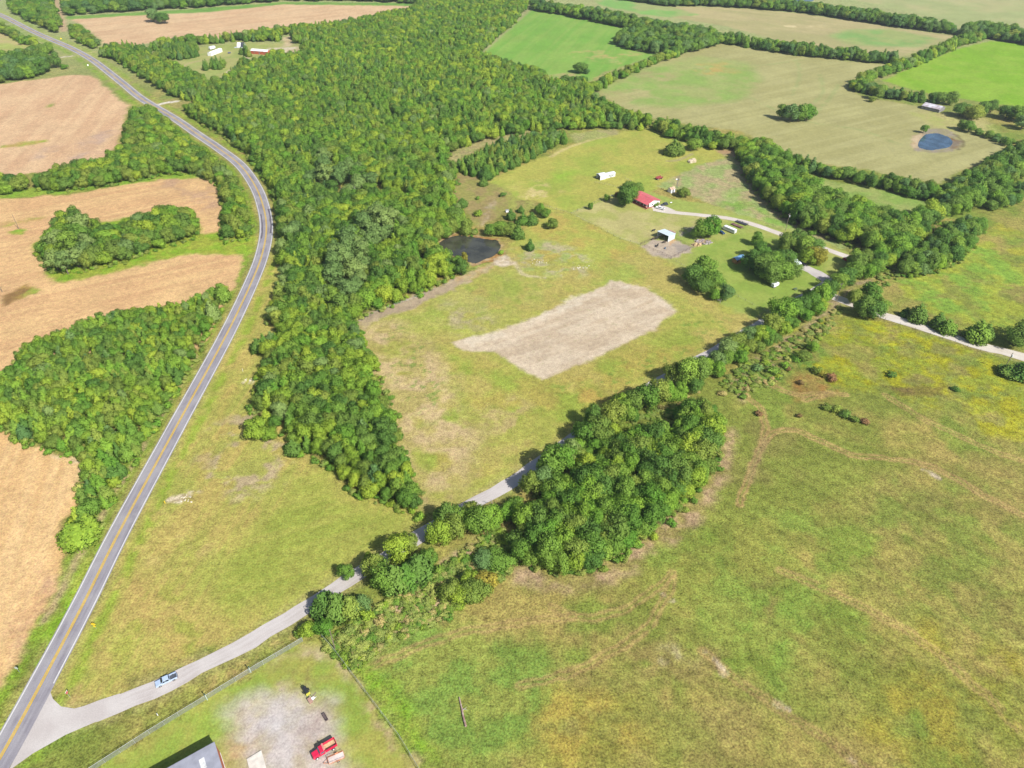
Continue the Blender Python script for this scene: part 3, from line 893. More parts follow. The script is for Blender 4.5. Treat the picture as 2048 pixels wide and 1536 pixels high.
def smooth_poly(px, z=0):
    pts = [P(*p) for p in px]
    pts = [Vector((p.x, p.y, 0)) for p in pts]
    n = len(pts)
    out = []
    for i in range(n):
        p0, p1, p2, p3 = pts[i - 1], pts[i], pts[(i + 1) % n], pts[(i + 2) % n]
        for k in range(6):
            t = k / 6
            q = 0.5 * ((2 * p1) + (p2 - p0) * t + (2 * p0 - 5 * p1 + 4 * p2 - p3) * t * t + (3 * p1 - p0 - 3 * p2 + p3) * t ** 3)
            j = 0.5 * math.sin(i * 5.1 + k * 0.5) + 0.22 * math.sin(i * 2.3 + k * 2.3)
            out.append((q.x + j * 0.6, q.y + j))
    return out


POND_A = smooth_poly([(875, 490), (895, 476), (924, 471), (957, 476), (990, 480), (1000, 489), (998, 501), (987, 512), (969, 519), (948, 527), (932, 520), (905, 511), (882, 502)])
POND_B = smooth_poly([(1836, 289), (1843, 276), (1855, 268), (1876, 267), (1894, 273), (1905, 283), (1898, 294), (1866, 300), (1843, 297)])
POND_C = smooth_poly([(1588, -3), (1606, -6), (1628, -1), (1618, 4), (1596, 3)])
sheet('pond_water', POND_A, 0.03, water_mat('dark_pond_water', [0.050, 0.050, 0.036]))
sheet('pond_water', POND_B, 0.03, water_mat('blue_pond_water', [0.045, 0.085, 0.135]))
sheet('pond_water', POND_C, 0.03, MATS['blue_pond_water'])


# ------------------------------------------------------------------ foliage
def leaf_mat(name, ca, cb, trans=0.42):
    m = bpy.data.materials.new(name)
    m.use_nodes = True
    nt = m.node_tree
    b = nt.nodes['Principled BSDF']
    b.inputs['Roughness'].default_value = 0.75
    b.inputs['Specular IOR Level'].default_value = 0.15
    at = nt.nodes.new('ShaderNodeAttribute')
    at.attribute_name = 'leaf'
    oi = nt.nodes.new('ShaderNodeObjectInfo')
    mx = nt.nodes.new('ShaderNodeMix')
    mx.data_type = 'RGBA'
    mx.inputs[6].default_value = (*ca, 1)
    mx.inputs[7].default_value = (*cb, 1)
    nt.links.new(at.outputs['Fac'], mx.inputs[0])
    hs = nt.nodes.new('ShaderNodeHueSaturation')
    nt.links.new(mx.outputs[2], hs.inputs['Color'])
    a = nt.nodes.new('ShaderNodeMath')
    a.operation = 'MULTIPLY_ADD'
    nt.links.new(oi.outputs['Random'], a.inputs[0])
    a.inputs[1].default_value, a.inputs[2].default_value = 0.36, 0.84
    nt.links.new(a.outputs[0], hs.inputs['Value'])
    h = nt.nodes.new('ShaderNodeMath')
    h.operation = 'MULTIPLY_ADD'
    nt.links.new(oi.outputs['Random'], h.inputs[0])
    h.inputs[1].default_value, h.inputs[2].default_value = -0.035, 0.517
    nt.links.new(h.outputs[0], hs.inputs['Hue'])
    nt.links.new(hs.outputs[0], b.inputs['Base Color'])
    tr = nt.nodes.new('ShaderNodeBsdfTranslucent')
    nt.links.new(hs.outputs[0], tr.inputs['Color'])
    ms = nt.nodes.new('ShaderNodeMixShader')
    ms.inputs[0].default_value = trans
    nt.links.new(b.outputs[0], ms.inputs[1])
    nt.links.new(tr.outputs[0], ms.inputs[2])
    nt.links.new(ms.outputs[0], nt.nodes['Material Output'].inputs['Surface'])
    return m


LEAF = 2.1
TONES = {
    'yellow green': ([0.22, 0.27, 0.028], [0.15, 0.21, 0.024]),
    'bright green': ([0.13, 0.24, 0.025], [0.085, 0.17, 0.022]),
    'mid green': ([0.11, 0.19, 0.030], [0.07, 0.135, 0.024]),
    'dark green': ([0.065, 0.125, 0.030], [0.042, 0.09, 0.024]),
    'olive': ([0.17, 0.19, 0.040], [0.115, 0.14, 0.032]),
    'grey green': ([0.15, 0.20, 0.085], [0.11, 0.155, 0.065]),
    'blue green': ([0.075, 0.14, 0.070], [0.05, 0.10, 0.05]),
    'golden': ([0.25, 0.215, 0.035], [0.19, 0.17, 0.03]),
    'rusty': ([0.19, 0.12, 0.05], [0.14, 0.095, 0.045]),
}
_av = [0.132, 0.212, 0.030]
for k_ in ('yellow green', 'bright green', 'mid green', 'dark green', 'olive', 'grey green', 'blue green'):
    TONES[k_] = tuple([c * 0.60 + m_ * 0.40 for c, m_ in zip(t_, _av)] for t_ in TONES[k_])
TONES['straw'] = ([0.30, 0.25, 0.10], [0.24, 0.22, 0.08])
TONES['meadow'] = ([0.20, 0.23, 0.06], [0.15, 0.19, 0.045])
LM = {k: leaf_mat('foliage_' + k.replace(' ', '_'), [c * LEAF for c in a], [c * LEAF for c in b_]) for k, (a, b_) in TONES.items()}
bark = mat('bark', [0.16, 0.125, 0.095], 0.9, var=0.25, scale=3, bump=0.5)
pale_bark = mat('bare_grey_wood', [0.36, 0.33, 0.30], 0.9, var=0.2, scale=3)


def ico(c, r, jit, rr):
    bm = bmesh.new()
    bmesh.ops.create_icosphere(bm, subdivisions=1, radius=1.0)
    vs = [Vector(c) + Vector((v.co.x * r[0], v.co.y * r[1], v.co.z * r[2])) * (1 + rr.uniform(-jit, jit)) for v in bm.verts]
    bm.verts.index_update()
    fs = [tuple(v.index for v in f.verts) for f in bm.faces]
    bm.free()
    return vs, fs


def leaf_quad(p, n, s, asp, rr, up=None):
    n = n.normalized()
    if up is None:
        u = n.orthogonal().normalized()
        u.rotate(Matrix.Rotation(rr.uniform(0, 6.283), 3, n))
    else:
        u = (up - n * up.dot(n))
        u = u.normalized() if u.length > 1e-4 else n.orthogonal().normalized()
    v = n.cross(u)
    return [p + u * s * asp, p + v * s * 0.55 + n * s * 0.12, p - u * s * asp * 0.8, p - v * s * 0.55 + n * s * 0.12]


def leafy(name, blobs, n_leaf, size, rr, asp=0.75, up=False, core=0.62, jit=0.5):
    """crown built from lobes (centre, radii): a lumpy inner core under leaf clumps"""
    vs, fs, at_, nr = [], [], [], []
    cen = sum((Vector(b_[0]) for b_ in blobs), Vector()) / len(blobs)
    for (c, r, tone) in blobs:
        cv, cf = ico(c, [x * core for x in r], 0.12, rr)
        n0 = len(vs)
        vs += cv
        fs += [tuple(i + n0 for i in f) for f in cf]
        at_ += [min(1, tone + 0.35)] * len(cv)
        nr += [((v - Vector(c)).normalized() * 0.8 + (v - cen).normalized() * 0.4).normalized() for v in cv]
    wts = [(b_[1][0] * b_[1][1]) for b_ in blobs]
    tot = sum(wts)
    for (c, r, tone), wt in zip(blobs, wts):
        c = Vector(c)
        k = max(6, int(n_leaf * wt / tot))
        for _ in range(k):
            d = Vector((rr.gauss(0, 1), rr.gauss(0, 1), rr.gauss(0, 1) + 0.35)).normalized()
            if d.dot(c - cen) < -0.4 * (c - cen).length and rr.random() < 0.8:
                d = -d
            q = c + Vector((d.x * r[0], d.y * r[1], d.z * r[2])) * (0.6 + 0.75 * math.sqrt(rr.random()))
            nn = d + Vector((rr.gauss(0, jit), rr.gauss(0, jit), rr.gauss(0, jit)))
            n0 = len(vs)
            vs += leaf_quad(q, nn, size * rr.uniform(0.6, 1.25), asp, rr, up=(d + Vector((0, 0, 0.8))) if up else None)
            fs.append((n0, n0 + 1, n0 + 2, n0 + 3))
            t = max(0, min(1, tone + rr.uniform(-0.5, 0.5)))
            at_ += [t] * 4
            q2 = (d * 0.55 + (q - cen).normalized() * 0.6 + Vector((0, 0, 0.3)) + Vector((rr.gauss(0, jit), rr.gauss(0, jit), rr.gauss(0, jit))) * 1.0).normalized()
            nr += [q2] * 4
    me = bpy.data.meshes.new(name)
    me.from_pydata([tuple(v) for v in vs], [], fs)
    me.polygons.foreach_set('use_smooth', [True] * len(me.polygons))
    me.normals_split_custom_set_from_vertices([tuple(n) for n in nr])
    a = me.attributes.new('leaf', 'FLOAT', 'POINT')
    a.data.foreach_set('value', np.array(at_, np.float32))
    return me


def round_crown(seed, tall=1.0, loose=0.0):
    """broadleaf crown for a tree 8 m wide and 9 m high"""
    rr = random.Random(seed)
    blobs = []
    R, zc = 4.0, 4.7 * tall
    n = rr.randint(15, 20)
    for i in range(n):
        z = rr.uniform(-0.95, 1.0)
        a = i * 2.39996 + rr.uniform(-0.5, 0.5)
        s = math.sqrt(max(0, 1 - z * z))
        k = rr.uniform(0.55, 0.82) * (1 + loose * rr.uniform(-0.2, 0.35))
        c = (math.cos(a) * s * R * k, math.sin(a) * s * R * k, zc + z * 3.4 * tall * k)
        r = rr.uniform(1.05, 1.75) * (1 - 0.25 * loose)
        blobs.append((c, (r, r, r * rr.uniform(0.75, 0.95)), rr.random()))
    blobs.append(((0, 0, zc), (2.3, 2.3, 2.5 * tall), 0.8))
    return leafy('crown', blobs, 3200, 0.36, rr, jit=0.5)


def cone_crown(seed, slim=1.0):
    """juniper: 5 m wide, 8 m high, foliage down to the ground"""
    rr = random.Random(seed)
    blobs = []
    H, R = 8.0, 2.5 * slim
    lv = 7
    for i in range(lv):
        z = 0.6 + (H - 1.4) * i / (lv - 1)
        t = (z / H)
        rad = R * (1 - t) ** 0.75 * (0.75 + 0.5 * min(1, z / 2.0) * 0.5)
        k = max(1, int(6 * (1 - t) + 0.5))
        for j in range(k):
            a = 6.283 * j / k + i * 1.1 + rr.uniform(-0.3, 0.3)
            off = rad * rr.uniform(0.45, 0.7) if k > 1 else 0
            r = max(0.38, rad * rr.uniform(0.42, 0.6))
            blobs.append(((math.cos(a) * off, math.sin(a) * off, z + rr.uniform(-0.2, 0.2)), (r, r, r * 1.25), rr.random()))
    blobs.append(((0, 0, 2.6), (R * 0.6, R * 0.6, 2.4), 0.8))
    blobs.append(((0, 0, 5.0), (R * 0.36, R * 0.36, 2.4), 0.8))
    return leafy('crown', blobs, 2200, 0.32, rr, asp=1.3, up=True, jit=0.4)


def bush_crown(seed):
    """shrub 3 m wide, 2.2 m high"""
    rr = random.Random(seed)
    blobs = []
    for i in range(9):
        a = i * 2.4
        k = rr.uniform(0.2, 1.0)
        r = rr.uniform(0.45, 0.75)
        blobs.append(((math.cos(a) * k * 1.0, math.sin(a) * k * 1.0, rr.uniform(0.5, 1.5)), (r, r, r * 0.9), rr.random()))
    return leafy('crown', blobs, 420, 0.26, rr, jit=0.5)


def trunk_mesh(seed, h=4.6, r=0.24, limbs=5):
    rr = random.Random(seed)
    mb = MB()
    p, q = Vector((0, 0, -0.15)), Vector((rr.uniform(-.2, .2), rr.uniform(-.2, .2), h * 0.45))
    mb.tube(p, q, r * 1.25, r, 7)
    e = q + Vector((rr.uniform(-.3, .3), rr.uniform(-.3, .3), h * 0.55))
    mb.tube(q, e, r, r * 0.4, 7)
    for i in range(limbs):
        a = i * 2.4 + rr.random()
        s = q + (e - q) * rr.uniform(0, 0.7)
        t = s + Vector((math.cos(a) * 2.0, math.sin(a) * 2.0, rr.uniform(0.9, 1.9)))
        mb.tube(s, t, r * 0.45, r * 0.14, 5)
    me = bpy.data.meshes.new('trunk')
    me.from_pydata(mb.v, [], mb.f)
    me.materials.append(bark)
    return me


def bare_mesh(seed, h=8.0, r=0.2):
    rr = random.Random(seed)
    mb = MB()

    def grow(p, d, l, r_, depth):
        e = p + d * l
        mb.tube(p, e, r_, r_ * 0.62, 5, caps=False)
        if depth == 0:
            return
        for _ in range(rr.choice((3, 3, 4))):
            n = (d + Vector((rr.gauss(0, .55), rr.gauss(0, .55), rr.gauss(0.1, .35)))).normalized()
            grow(p + d * l * rr.uniform(0.45, 1.0), n, l * rr.uniform(0.5, 0.75), r_ * 0.55, depth - 1)
    grow(Vector((0, 0, -0.1)), Vector((0.05, 0, 1)).normalized(), h * 0.4, r, 3)
    me = bpy.data.meshes.new('bare_branches')
    me.from_pydata(mb.v, [], mb.f)
    me.materials.append(pale_bark)
    return me


BASE = {'broadleaf': [round_crown(s) for s in (1, 2, 3, 4, 5, 6)],
        'tall': [round_crown(21, 1.45, 0.7), round_crown(22, 1.35, 0.9), round_crown(23, 1.55, 0.8)],
        'cedar': [cone_crown(31), cone_crown(32, 1.25), cone_crown(33, 0.85), cone_crown(34, 1.1)],
        'bush': [bush_crown(41), bush_crown(42), bush_crown(43)]}
TRUNKS = [trunk_mesh(s) for s in (1, 2, 3)]
STEMS = [trunk_mesh(s, 3.0, 0.16, 4) for s in (7, 8)]
TWIGS = [trunk_mesh(9, 1.0, 0.06, 4)]
BARE = [bare_mesh(s) for s in (1, 2, 3)]
DIMS = {'broadleaf': (8.0, 9.0), 'tall': (8.0, 12.5), 'cedar': (5.0, 8.3), 'bush': (3.0, 2.2), 'bare': (5.0, 8.0)}
_cm = {}


def crown_of(kind, i, tone):
    k = (kind, i, tone)
    if k not in _cm:
        me = BASE[kind][i].copy()
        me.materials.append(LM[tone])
        me.name = 'crown'
        _cm[k] = me
    return _cm[k]


CROWN_OBJ = {}
NAMES = {'broadleaf': ('broadleaf_tree', 'tree'), 'tall': ('cottonwood_tree', 'tree'), 'cedar': ('cedar_tree', 'cedar'), 'bush': ('shrub', 'shrub'), 'bare': ('dead_tree', 'dead tree')}


def plant(kind, x, y, dia, h, tone, label, group=None, shape=None, rz=None):
    nm, cat = NAMES[kind]
    root = thing(nm, label, cat, (x, y, 0), rng.uniform(0, 6.28) if rz is None else rz, group)
    d0, h0 = DIMS[kind]
    sx, sz = dia / d0, h / h0
    root.scale = (sx * rng.uniform(0.87, 1.13), sx * rng.uniform(0.87, 1.13), sz)
    if kind == 'bare':
        o = bpy.data.objects.new('branches', BARE[rng.randrange(3)])
        COL.objects.link(o)
        o.parent = root
        return root
    i = rng.randrange(len(BASE[kind])) if shape is None else shape
    o = bpy.data.objects.new('crown', crown_of(kind, i, tone))
    COL.objects.link(o)
    o.parent = root
    CROWN_OBJ.setdefault((kind, i, tone), o)
    tm = {'cedar': STEMS, 'bush': TWIGS}.get(kind, TRUNKS)
    t = bpy.data.objects.new('trunk' if kind != 'bush' else 'stem', tm[rng.randrange(len(tm))])
    COL.objects.link(t)
    t.parent = root
    return root


# ---- trees the photograph shows one by one: base (px), crown width, height, kind, tone, label
T = 'broadleaf'
SINGLE = [
    (308, 44, 13, 13, T, 'blue green', 'blue green tree on the taller side of the clump alone in the far stubble field'),
    (328, 47, 14, 11, T, 'dark green', 'dark round tree on the lower side of the clump alone in the far stubble field'),
    (116, 136, 9, 13, T, 'dark green', 'narrow dark tree standing alone by the field entrance off the highway'),
    (130, 138, 6, 4, T, 'bright green', 'low green tree at the foot of the narrow tree by the field entrance'),
    (1160, 146, 11, 9, T, 'dark green', 'dark tree standing alone in the striped green field'),
    (1172, 147, 7, 4, T, 'blue green', 'low tree beside the lone dark tree in the striped green field'),
    (1562, 238, 10, 10, T, 'dark green', 'dark tree at the shaded end of the clump in the wide hay field'),
    (1580, 243, 11, 12, T, 'blue green', 'blue green tree in the middle of the clump in the wide hay field'),
    (1596, 243, 11, 12, T, 'mid green', 'mid green tree in the clump in the wide hay field'),
    (1612, 241, 10, 11, T, 'bright green', 'bright tree at the sunny end of the clump in the wide hay field'),
    (1752, 199, 9, 10, T, 'olive', 'olive tree stepping out of the hedge into the wide hay field'),
    (1743, 204, 6, 4, T, 'olive', 'low olive tree in front of the hedge at the wide hay field'),
    (1878, 208, 8, 9, T, 'dark green', 'dark tree rising behind the rusty roofed barn'),
    (1898, 210, 9, 10, T, 'dark green', 'taller dark tree rising behind the rusty roofed barn'),
    (1918, 232, 12, 9, T, 'dark green', 'dark spreading tree shading the barn'),
    (1942, 238, 13, 10, T, 'olive', 'olive spreading tree next to the barn grove'),
    (1962, 232, 10, 10, T, 'dark green', 'dark tree closing the barn grove toward the bright field'),
    (1980, 225, 9, 9, T, 'dark green', 'dark tree at the back of the barn grove'),
    (2010, 238, 13, 10, T, 'dark green', 'dark spreading tree beyond the barn grove'),
    (2032, 242, 13, 11, T, 'mid green', 'mid green tree beyond the barn grove'),
    (2042, 258, 11, 9, T, 'grey green', 'grey green tree below the trees beyond the barn grove'),
    (1923, 260, 8, 7, T, 'dark green', 'dark tree at the fence between the barn grove and the blue pond'),
    (1935, 264, 9, 7, T, 'mid green', 'mid green tree at the fence near the blue pond'),
    (1846, 266, 5, 6, T, 'mid green', 'small tree on the bank of the blue pond'),
    (1346, 308, 12, 9, 'cedar', 'olive', 'broad olive cedar in the pasture behind the red roofed house'),
    (1358, 308, 8, 7, 'cedar', 'olive', 'smaller olive cedar against the broad one behind the red roofed house'),
    (1387, 300, 10, 8, T, 'mid green', 'round green tree in the pasture behind the red roofed house'),
    (1424, 299, 6, 5, T, 'yellow green', 'small yellow green tree at the edge of the pasture corner'),
    (1250, 412, 11, 11, T, 'dark green', 'dark leafy tree shading the end of the red roofed house'),
    (1259, 404, 9, 10, T, 'mid green', 'green tree touching the roof of the red roofed house'),
    (1272, 385, 8, 6, T, 'dark green', 'dark tree behind the red roofed house'),
    (1256, 379, 6, 5, T, 'dark green', 'small dark tree at the back yard fence of the red roofed house'),
    (1236, 394, 5, 5, 'bush', 'rusty', 'reddish shrub beside the big yard tree'),
    (1213, 402, 4, 4, T, 'mid green', 'little green tree in the front yard near the big yard tree'),
    (1181, 419, 3.4, 4, T, 'mid green', 'tiny lone tree on the pale front lawn'),
    (1366, 393, 7, 5, T, 'olive', 'brownish olive tree next to the tan roofed shed'),
    (1312, 412, 5, 3, 'bush', 'mid green', 'green shrub against the white gable of the red roofed house'),
    (1402, 475, 10, 9, T, 'mid green', 'round green tree beside the scrap pile'),
    (1418, 474, 10, 11, T, 'bright green', 'bright green tree between the scrap pile and the blue car'),
    (1500, 540, 11, 10, T, 'dark green', 'dark tree at the cabin side of the second yard grove'),
    (1518, 520, 9, 9, T, 'mid green', 'green tree at the top of the second yard grove'),
    (1513, 491, 7, 7, T, 'mid green', 'small green tree detached above the second yard grove'),
    (1521, 553, 11, 11, T, 'dark green', 'dark tree in the middle of the second yard grove'),
    (1541, 545, 11, 11, T, 'mid green', 'mid green tree in the middle of the second yard grove'),
    (1538, 566, 10, 10, T, 'dark green', 'dark tree on the lower side of the second yard grove'),
    (1558, 560, 11, 10, T, 'mid green', 'mid green tree over the small white trailer'),
    (1576, 556, 10, 9, T, 'dark green', 'dark tree on the driveway side of the second yard grove'),
    (1562, 535, 9, 10, T, 'dark green', 'dark tree next to the white carport'),
    (1568, 505, 10, 10, T, 'olive', 'olive tree behind the white carport'),
    (1588, 498, 10, 10, T, 'dark green', 'dark tree between the farm driveway and the carport'),
    (1605, 512, 10, 10, T, 'mid green', 'mid green tree above the carport cars'),
    (1622, 508, 9, 9, T, 'dark green', 'dark tree touching the farm driveway'),
    (1630, 527, 10, 9, T, 'golden', 'golden olive tree beside the turning yard'),
    (1612, 528, 8, 8, T, 'yellow green', 'yellow green tree in front of the carport cars'),
    (1384, 572, 11, 10, T, 'dark green', 'dark tree at the shadow side of the pasture trio'),
    (1406, 560, 12, 12, T, 'mid green', 'large green tree topping the pasture trio'),
    (1424, 578, 10, 9, T, 'mid green', 'mid green tree on the right of the pasture trio'.replace('on the right of', 'on the yard side of')),
    (1402, 585, 9, 8, T, 'dark green', 'dark tree on the lower side of the pasture trio'),
    (1428, 602, 5, 4, T, 'bright green', 'small bright tree below the pasture trio'),
    (1451, 603, 6, 6, T, 'blue green', 'blue green tree by the yard fence below the pasture trio'),
    (1440, 606, 4, 3.5, 'bare', '', 'grey bare thicket between the two small trees below the pasture trio'),
    (922, 549, 8, 8, T, 'dark green', 'dark tree on the dam of the brown pond'),
    (915, 540, 6, 7, T, 'mid green', 'mid green tree behind the dam tree of the brown pond'),
    (929, 525, 4, 5.5, T, 'golden', 'golden orange tree leaning over the brown pond'),
    (1003, 508, 4, 2.5, 'bush', 'bright green', 'bright shrub on the shore of the brown pond'),
    (1060, 500, 4.5, 6, 'cedar', 'dark green', 'pointed dark cedar alone between the pond and the pasture'),
    (1036, 476, 7, 7, 'cedar', 'dark green', 'dark cedar at the end of the pond thicket'),
    (1018, 470, 9, 7, T, 'olive', 'olive tree in the middle of the pond thicket'),
    (1000, 470, 8, 7, T, 'mid green', 'green tree of the pond thicket over the sandy shore'),
    (982, 470, 8, 6, T, 'mid green', 'green tree at the pond end of the thicket'),
    (1022, 439, 6, 6, 'cedar', 'dark green', 'dark cedar by the white box in the pond thicket'),
    (1046, 448, 7, 6, 'cedar', 'mid green', 'green cedar above the pond thicket'),
    (1063, 447, 8, 6, 'cedar', 'dark green', 'wide dark cedar at the top of the pond thicket'),
    (1080, 428, 6, 6, T, 'bright green', 'bright tree at the corner of the pasture fence'),
    (1092, 435, 6, 5, T, 'mid green', 'green tree next to the corner of the pasture fence'),
    (1104, 456, 7, 5, T, 'olive', 'olive tree alone at the top of the mown pasture'),
    (1042, 425, 4, 4, 'cedar', 'dark green', 'small dark cedar behind the pond thicket'),
    (925, 412, 6, 4.5, 'cedar', 'dark green', 'dark cedar shrub in the brown clearing'),
    (957, 431, 6, 3.5, 'bush', 'yellow green', 'rounded yellow green shrub in the brown clearing'),
    (1006, 393, 5, 3, 'bush', 'dark green', 'dark shrub on the edge between clearing and pasture'),
    (956, 399, 3, 2.5, 'bush', 'mid green', 'small green shrub in the middle of the brown clearing'),
    (967, 371, 5, 5, 'cedar', 'dark green', 'dark cedar at the top of the brown clearing'),
    (972, 358, 8, 7, 'cedar', 'dark green', 'dark cedar at the end of the cedar belt by the clearing'),
    (905, 403, 5, 5, 'cedar', 'mid green', 'green cedar at the wood edge of the brown clearing'),
    (516, 701, 6, 5.5, 'cedar', 'dark green', 'dark round cedar in the highway grass'),
    (528, 688, 4, 5, 'cedar', 'mid green', 'green cedar close behind the dark round one in the highway grass'),
    (543, 682, 4, 4.5, 'cedar', 'blue green', 'small dark cedar ball against the wood edge by the highway'),
    (515, 872, 9, 7, T, 'yellow green', 'round yellow green tree bulging from the wood toward the highway'),
    (541, 877, 6, 5, T, 'yellow green', 'smaller yellow green tree beside the bulging one'),
    (588, 905, 6, 5, 'cedar', 'dark green', 'dark cedar at the lower wood corner in the highway grass'),
    (449, 600, 7, 8, 'cedar', 'mid green', 'cedar at the tip of the stubble field wood'),
    (428, 640, 7, 9, 'cedar', 'grey green', 'silvery cedar near the tip of the stubble field wood'),
    (166, 1082, 9, 7, 'cedar', 'yellow green', 'yellow green cedar at the lowest end of the stubble field wood'),
    (150, 1078, 7, 6, 'cedar', 'yellow green', 'second yellow green cedar at the lowest end of the stubble field wood'),
    (185, 1062, 8, 7, 'cedar', 'yellow green', 'yellow green cedar behind the blue sign by the highway'),
    (618, 1268, 4.5, 4, T, 'yellow green', 'vivid yellow green tree at the chain link fence corner'),
    (650, 1262, 5, 4, T, 'bright green', 'bright green tree beside the vivid one at the fence corner'),
    (600, 1270, 3.5, 2.5, 'bush', 'mid green', 'low green shrub against the chain link fence end'),
    (650, 1222, 7, 7, 'cedar', 'dark green', 'dark cedar over the gravel road at its first bend'),
    (676, 1228, 8, 8, 'cedar', 'dark green', 'dark cedar in the middle of the first roadside clump'),
    (704, 1226, 7, 7, 'cedar', 'olive', 'olive cedar in the first roadside clump'),
    (725, 1217, 6, 5, T, 'blue green', 'blue green tree at the meadow side of the first roadside clump'),
    (735, 1235, 5, 3, 'bush', 'yellow green', 'yellow green shrub behind the first roadside clump'),
    (694, 1154, 5, 5, T, 'mid green', 'small tree across the gravel road from the first clump'),
    (752, 1150, 8, 8, T, 'olive', 'olive tree leaning over the road in the second roadside clump'),
    (770, 1172, 8, 9, T, 'mid green', 'mid green tree in the second roadside clump'),
    (792, 1176, 8, 9, 'cedar', 'dark green', 'dark cedar in the second roadside clump'),
    (815, 1168, 8, 8, 'cedar', 'mid green', 'green cedar in the second roadside clump'),
    (838, 1150, 9, 8, 'cedar', 'dark green', 'dark cedar at the far end of the second roadside clump'),
    (798, 1120, 8, 9, T, 'yellow green', 'yellow green tree atop the second roadside clump'),
    (822, 1100, 6, 7, T, 'olive', 'olive tree by the road in the second roadside clump'),
    (858, 1128, 6, 6, T, 'mid green', 'small green tree trailing the second roadside clump'),
    (742, 1128, 4, 4, T, 'yellow green', 'small yellow green tree on the road edge by the second clump'),
    (882, 1082, 8, 9, T, 'yellow green', 'yellow green tree in the third roadside clump'),
    (906, 1074, 8, 9, T, 'olive', 'olive tree in the third roadside clump'),
    (893, 1052, 8, 9, T, 'dark green', 'dark tree by the road in the third roadside clump'),
    (918, 1050, 7, 7, T, 'mid green', 'mid green tree ending the third roadside clump'),
    (866, 1085, 5, 5, T, 'yellow green', 'small yellow green tree beginning the third roadside clump'),
    (955, 1062, 8, 9, T, 'mid green', 'green tree with bare trunk between third clump and copse'),
    (978, 1050, 8, 8, T, 'bright green', 'bright green tree between third clump and copse'),
    (945, 1030, 5, 5, T, 'olive', 'small olive tree by the road before the copse'),
    (1012, 1034, 7, 4.5, T, 'bright green', 'low bright tree by the pale gravel before the copse'),
    (1030, 1020, 6, 4, T, 'mid green', 'low green tree against the copse by the gravel road'),
    (903, 1190, 7, 4, T, 'olive', 'olive shrubby tree at the road end of the orange tinged thicket'),
    (928, 1196, 7, 4, T, 'yellow green', 'yellow tinged shrubby tree of the orange tinged thicket'),
    (952, 1192, 8, 5, T, 'olive', 'olive shrubby tree in the middle of the orange tinged thicket'),
    (970, 1172, 7, 4.5, T, 'golden', 'golden shrubby tree at the copse end of the orange tinged thicket'),
    (940, 1168, 6, 4, T, 'yellow green', 'yellow green shrubby tree behind the orange tinged thicket'),
    (970, 1128, 8, 3, T, 'blue green', 'low blue green thicket tree near the copse corner'),
    (1000, 1126, 8, 3, T, 'mid green', 'low green thicket tree at the copse corner'),
    (1150, 930, 6, 5, T, 'olive', 'olive tree at the road between the copse and the mown pasture'),
    (1062, 990, 7, 7, T, 'olive', 'pale olive tree where the road meets the copse'),
    (1085, 980, 7, 7, T, 'grey green', 'grey green tree where the road meets the copse'),
    (1102, 955, 8, 9, T, 'mid green', 'large green tree casting shade on the pale road'),
    (1125, 945, 8, 9, T, 'bright green', 'bright tree beside the one casting shade on the pale road'),
    (1140, 928, 7, 8, T, 'grey green', 'grey green tree beyond the shaded stretch of road'),
    (1168, 893, 7, 8, T, 'mid green', 'green tree of the pair by the middle of the pasture side'),
    (1192, 888, 8, 9, T, 'olive', 'olive tree of the pair by the middle of the pasture side'),
    (1185, 862, 7, 8, T, 'dark green', 'dark tree behind the pair by the middle of the pasture side'),
    (1222, 858, 8, 9, T, 'olive', 'olive tree of the roadside row above the copse'),
    (1246, 852, 8, 8, T, 'mid green', 'mid green tree of the roadside row above the copse'),
    (1240, 830, 7, 7, T, 'yellow green', 'yellow green tree of the roadside row above the copse'),
    (1265, 826, 8, 8, T, 'dark green', 'dark tree of the roadside row above the copse'),
    (1292, 822, 8, 9, T, 'mid green', 'green tree where the row above the copse is widest'),
    (1315, 812, 8, 9, T, 'olive', 'olive tree where the row above the copse is widest'),
    (1330, 806, 7, 7, T, 'bright green', 'bright tree ending the row above the copse'),
    (1345, 772, 7, 8, T, 'olive', 'olive tree of the pair casting long shade on the pasture'),
    (1368, 776, 9, 10, T, 'mid green', 'big green tree of the clump casting long shade on the pasture'),
    (1392, 768, 9, 9, T, 'dark green', 'dark tree of the clump casting long shade on the pasture'),
    (1410, 755, 6, 6, T, 'bright green', 'bright small tree behind the clump casting long shade'),
    (1432, 735, 7, 5, T, 'grey green', 'grey green shrubby tree along the upper road'),
    (1452, 715, 7, 6, T, 'grey green', 'pale tree along the upper road past the grey shrubby one'),
    (1472, 700, 7, 5, T, 'olive', 'olive shrubby tree along the upper road'),
    (1492, 690, 6, 6, T, 'blue green', 'blue green tree along the upper road'),
    (1515, 690, 7, 6, T, 'yellow green', 'yellow green tree along the upper road'),
    (1540, 668, 8, 7, T, 'olive', 'olive tree below the bright one near the yard corner'),
    (1560, 645, 9, 9, T, 'bright green', 'bright leafy tree near the lower yard corner'),
    (1580, 640, 8, 8, T, 'mid green', 'mid green tree next to the bright one near the yard corner'),
    (1600, 632, 7, 7, T, 'dark green', 'dark tree across from the yard entrance'),
    (1618, 622, 7, 7, T, 'mid green', 'green tree across from the yard entrance'),
    (1636, 612, 8, 8, T, 'bright green', 'bright tree across from the yard entrance'),
    (1650, 604, 7, 8, T, 'dark green', 'dark tree at the corner of the pale lane'),
    (1612, 602, 4, 4, T, 'olive', 'small olive tree on the yard side of the road'),
    (1670, 584, 8, 9, T, 'mid green', 'green tree above the crossing of road and lane'),
    (1686, 572, 9, 9, T, 'dark green', 'dark tree above the crossing of road and lane'),
    (1700, 560, 8, 9, T, 'mid green', 'mid green tree further up the old track'),
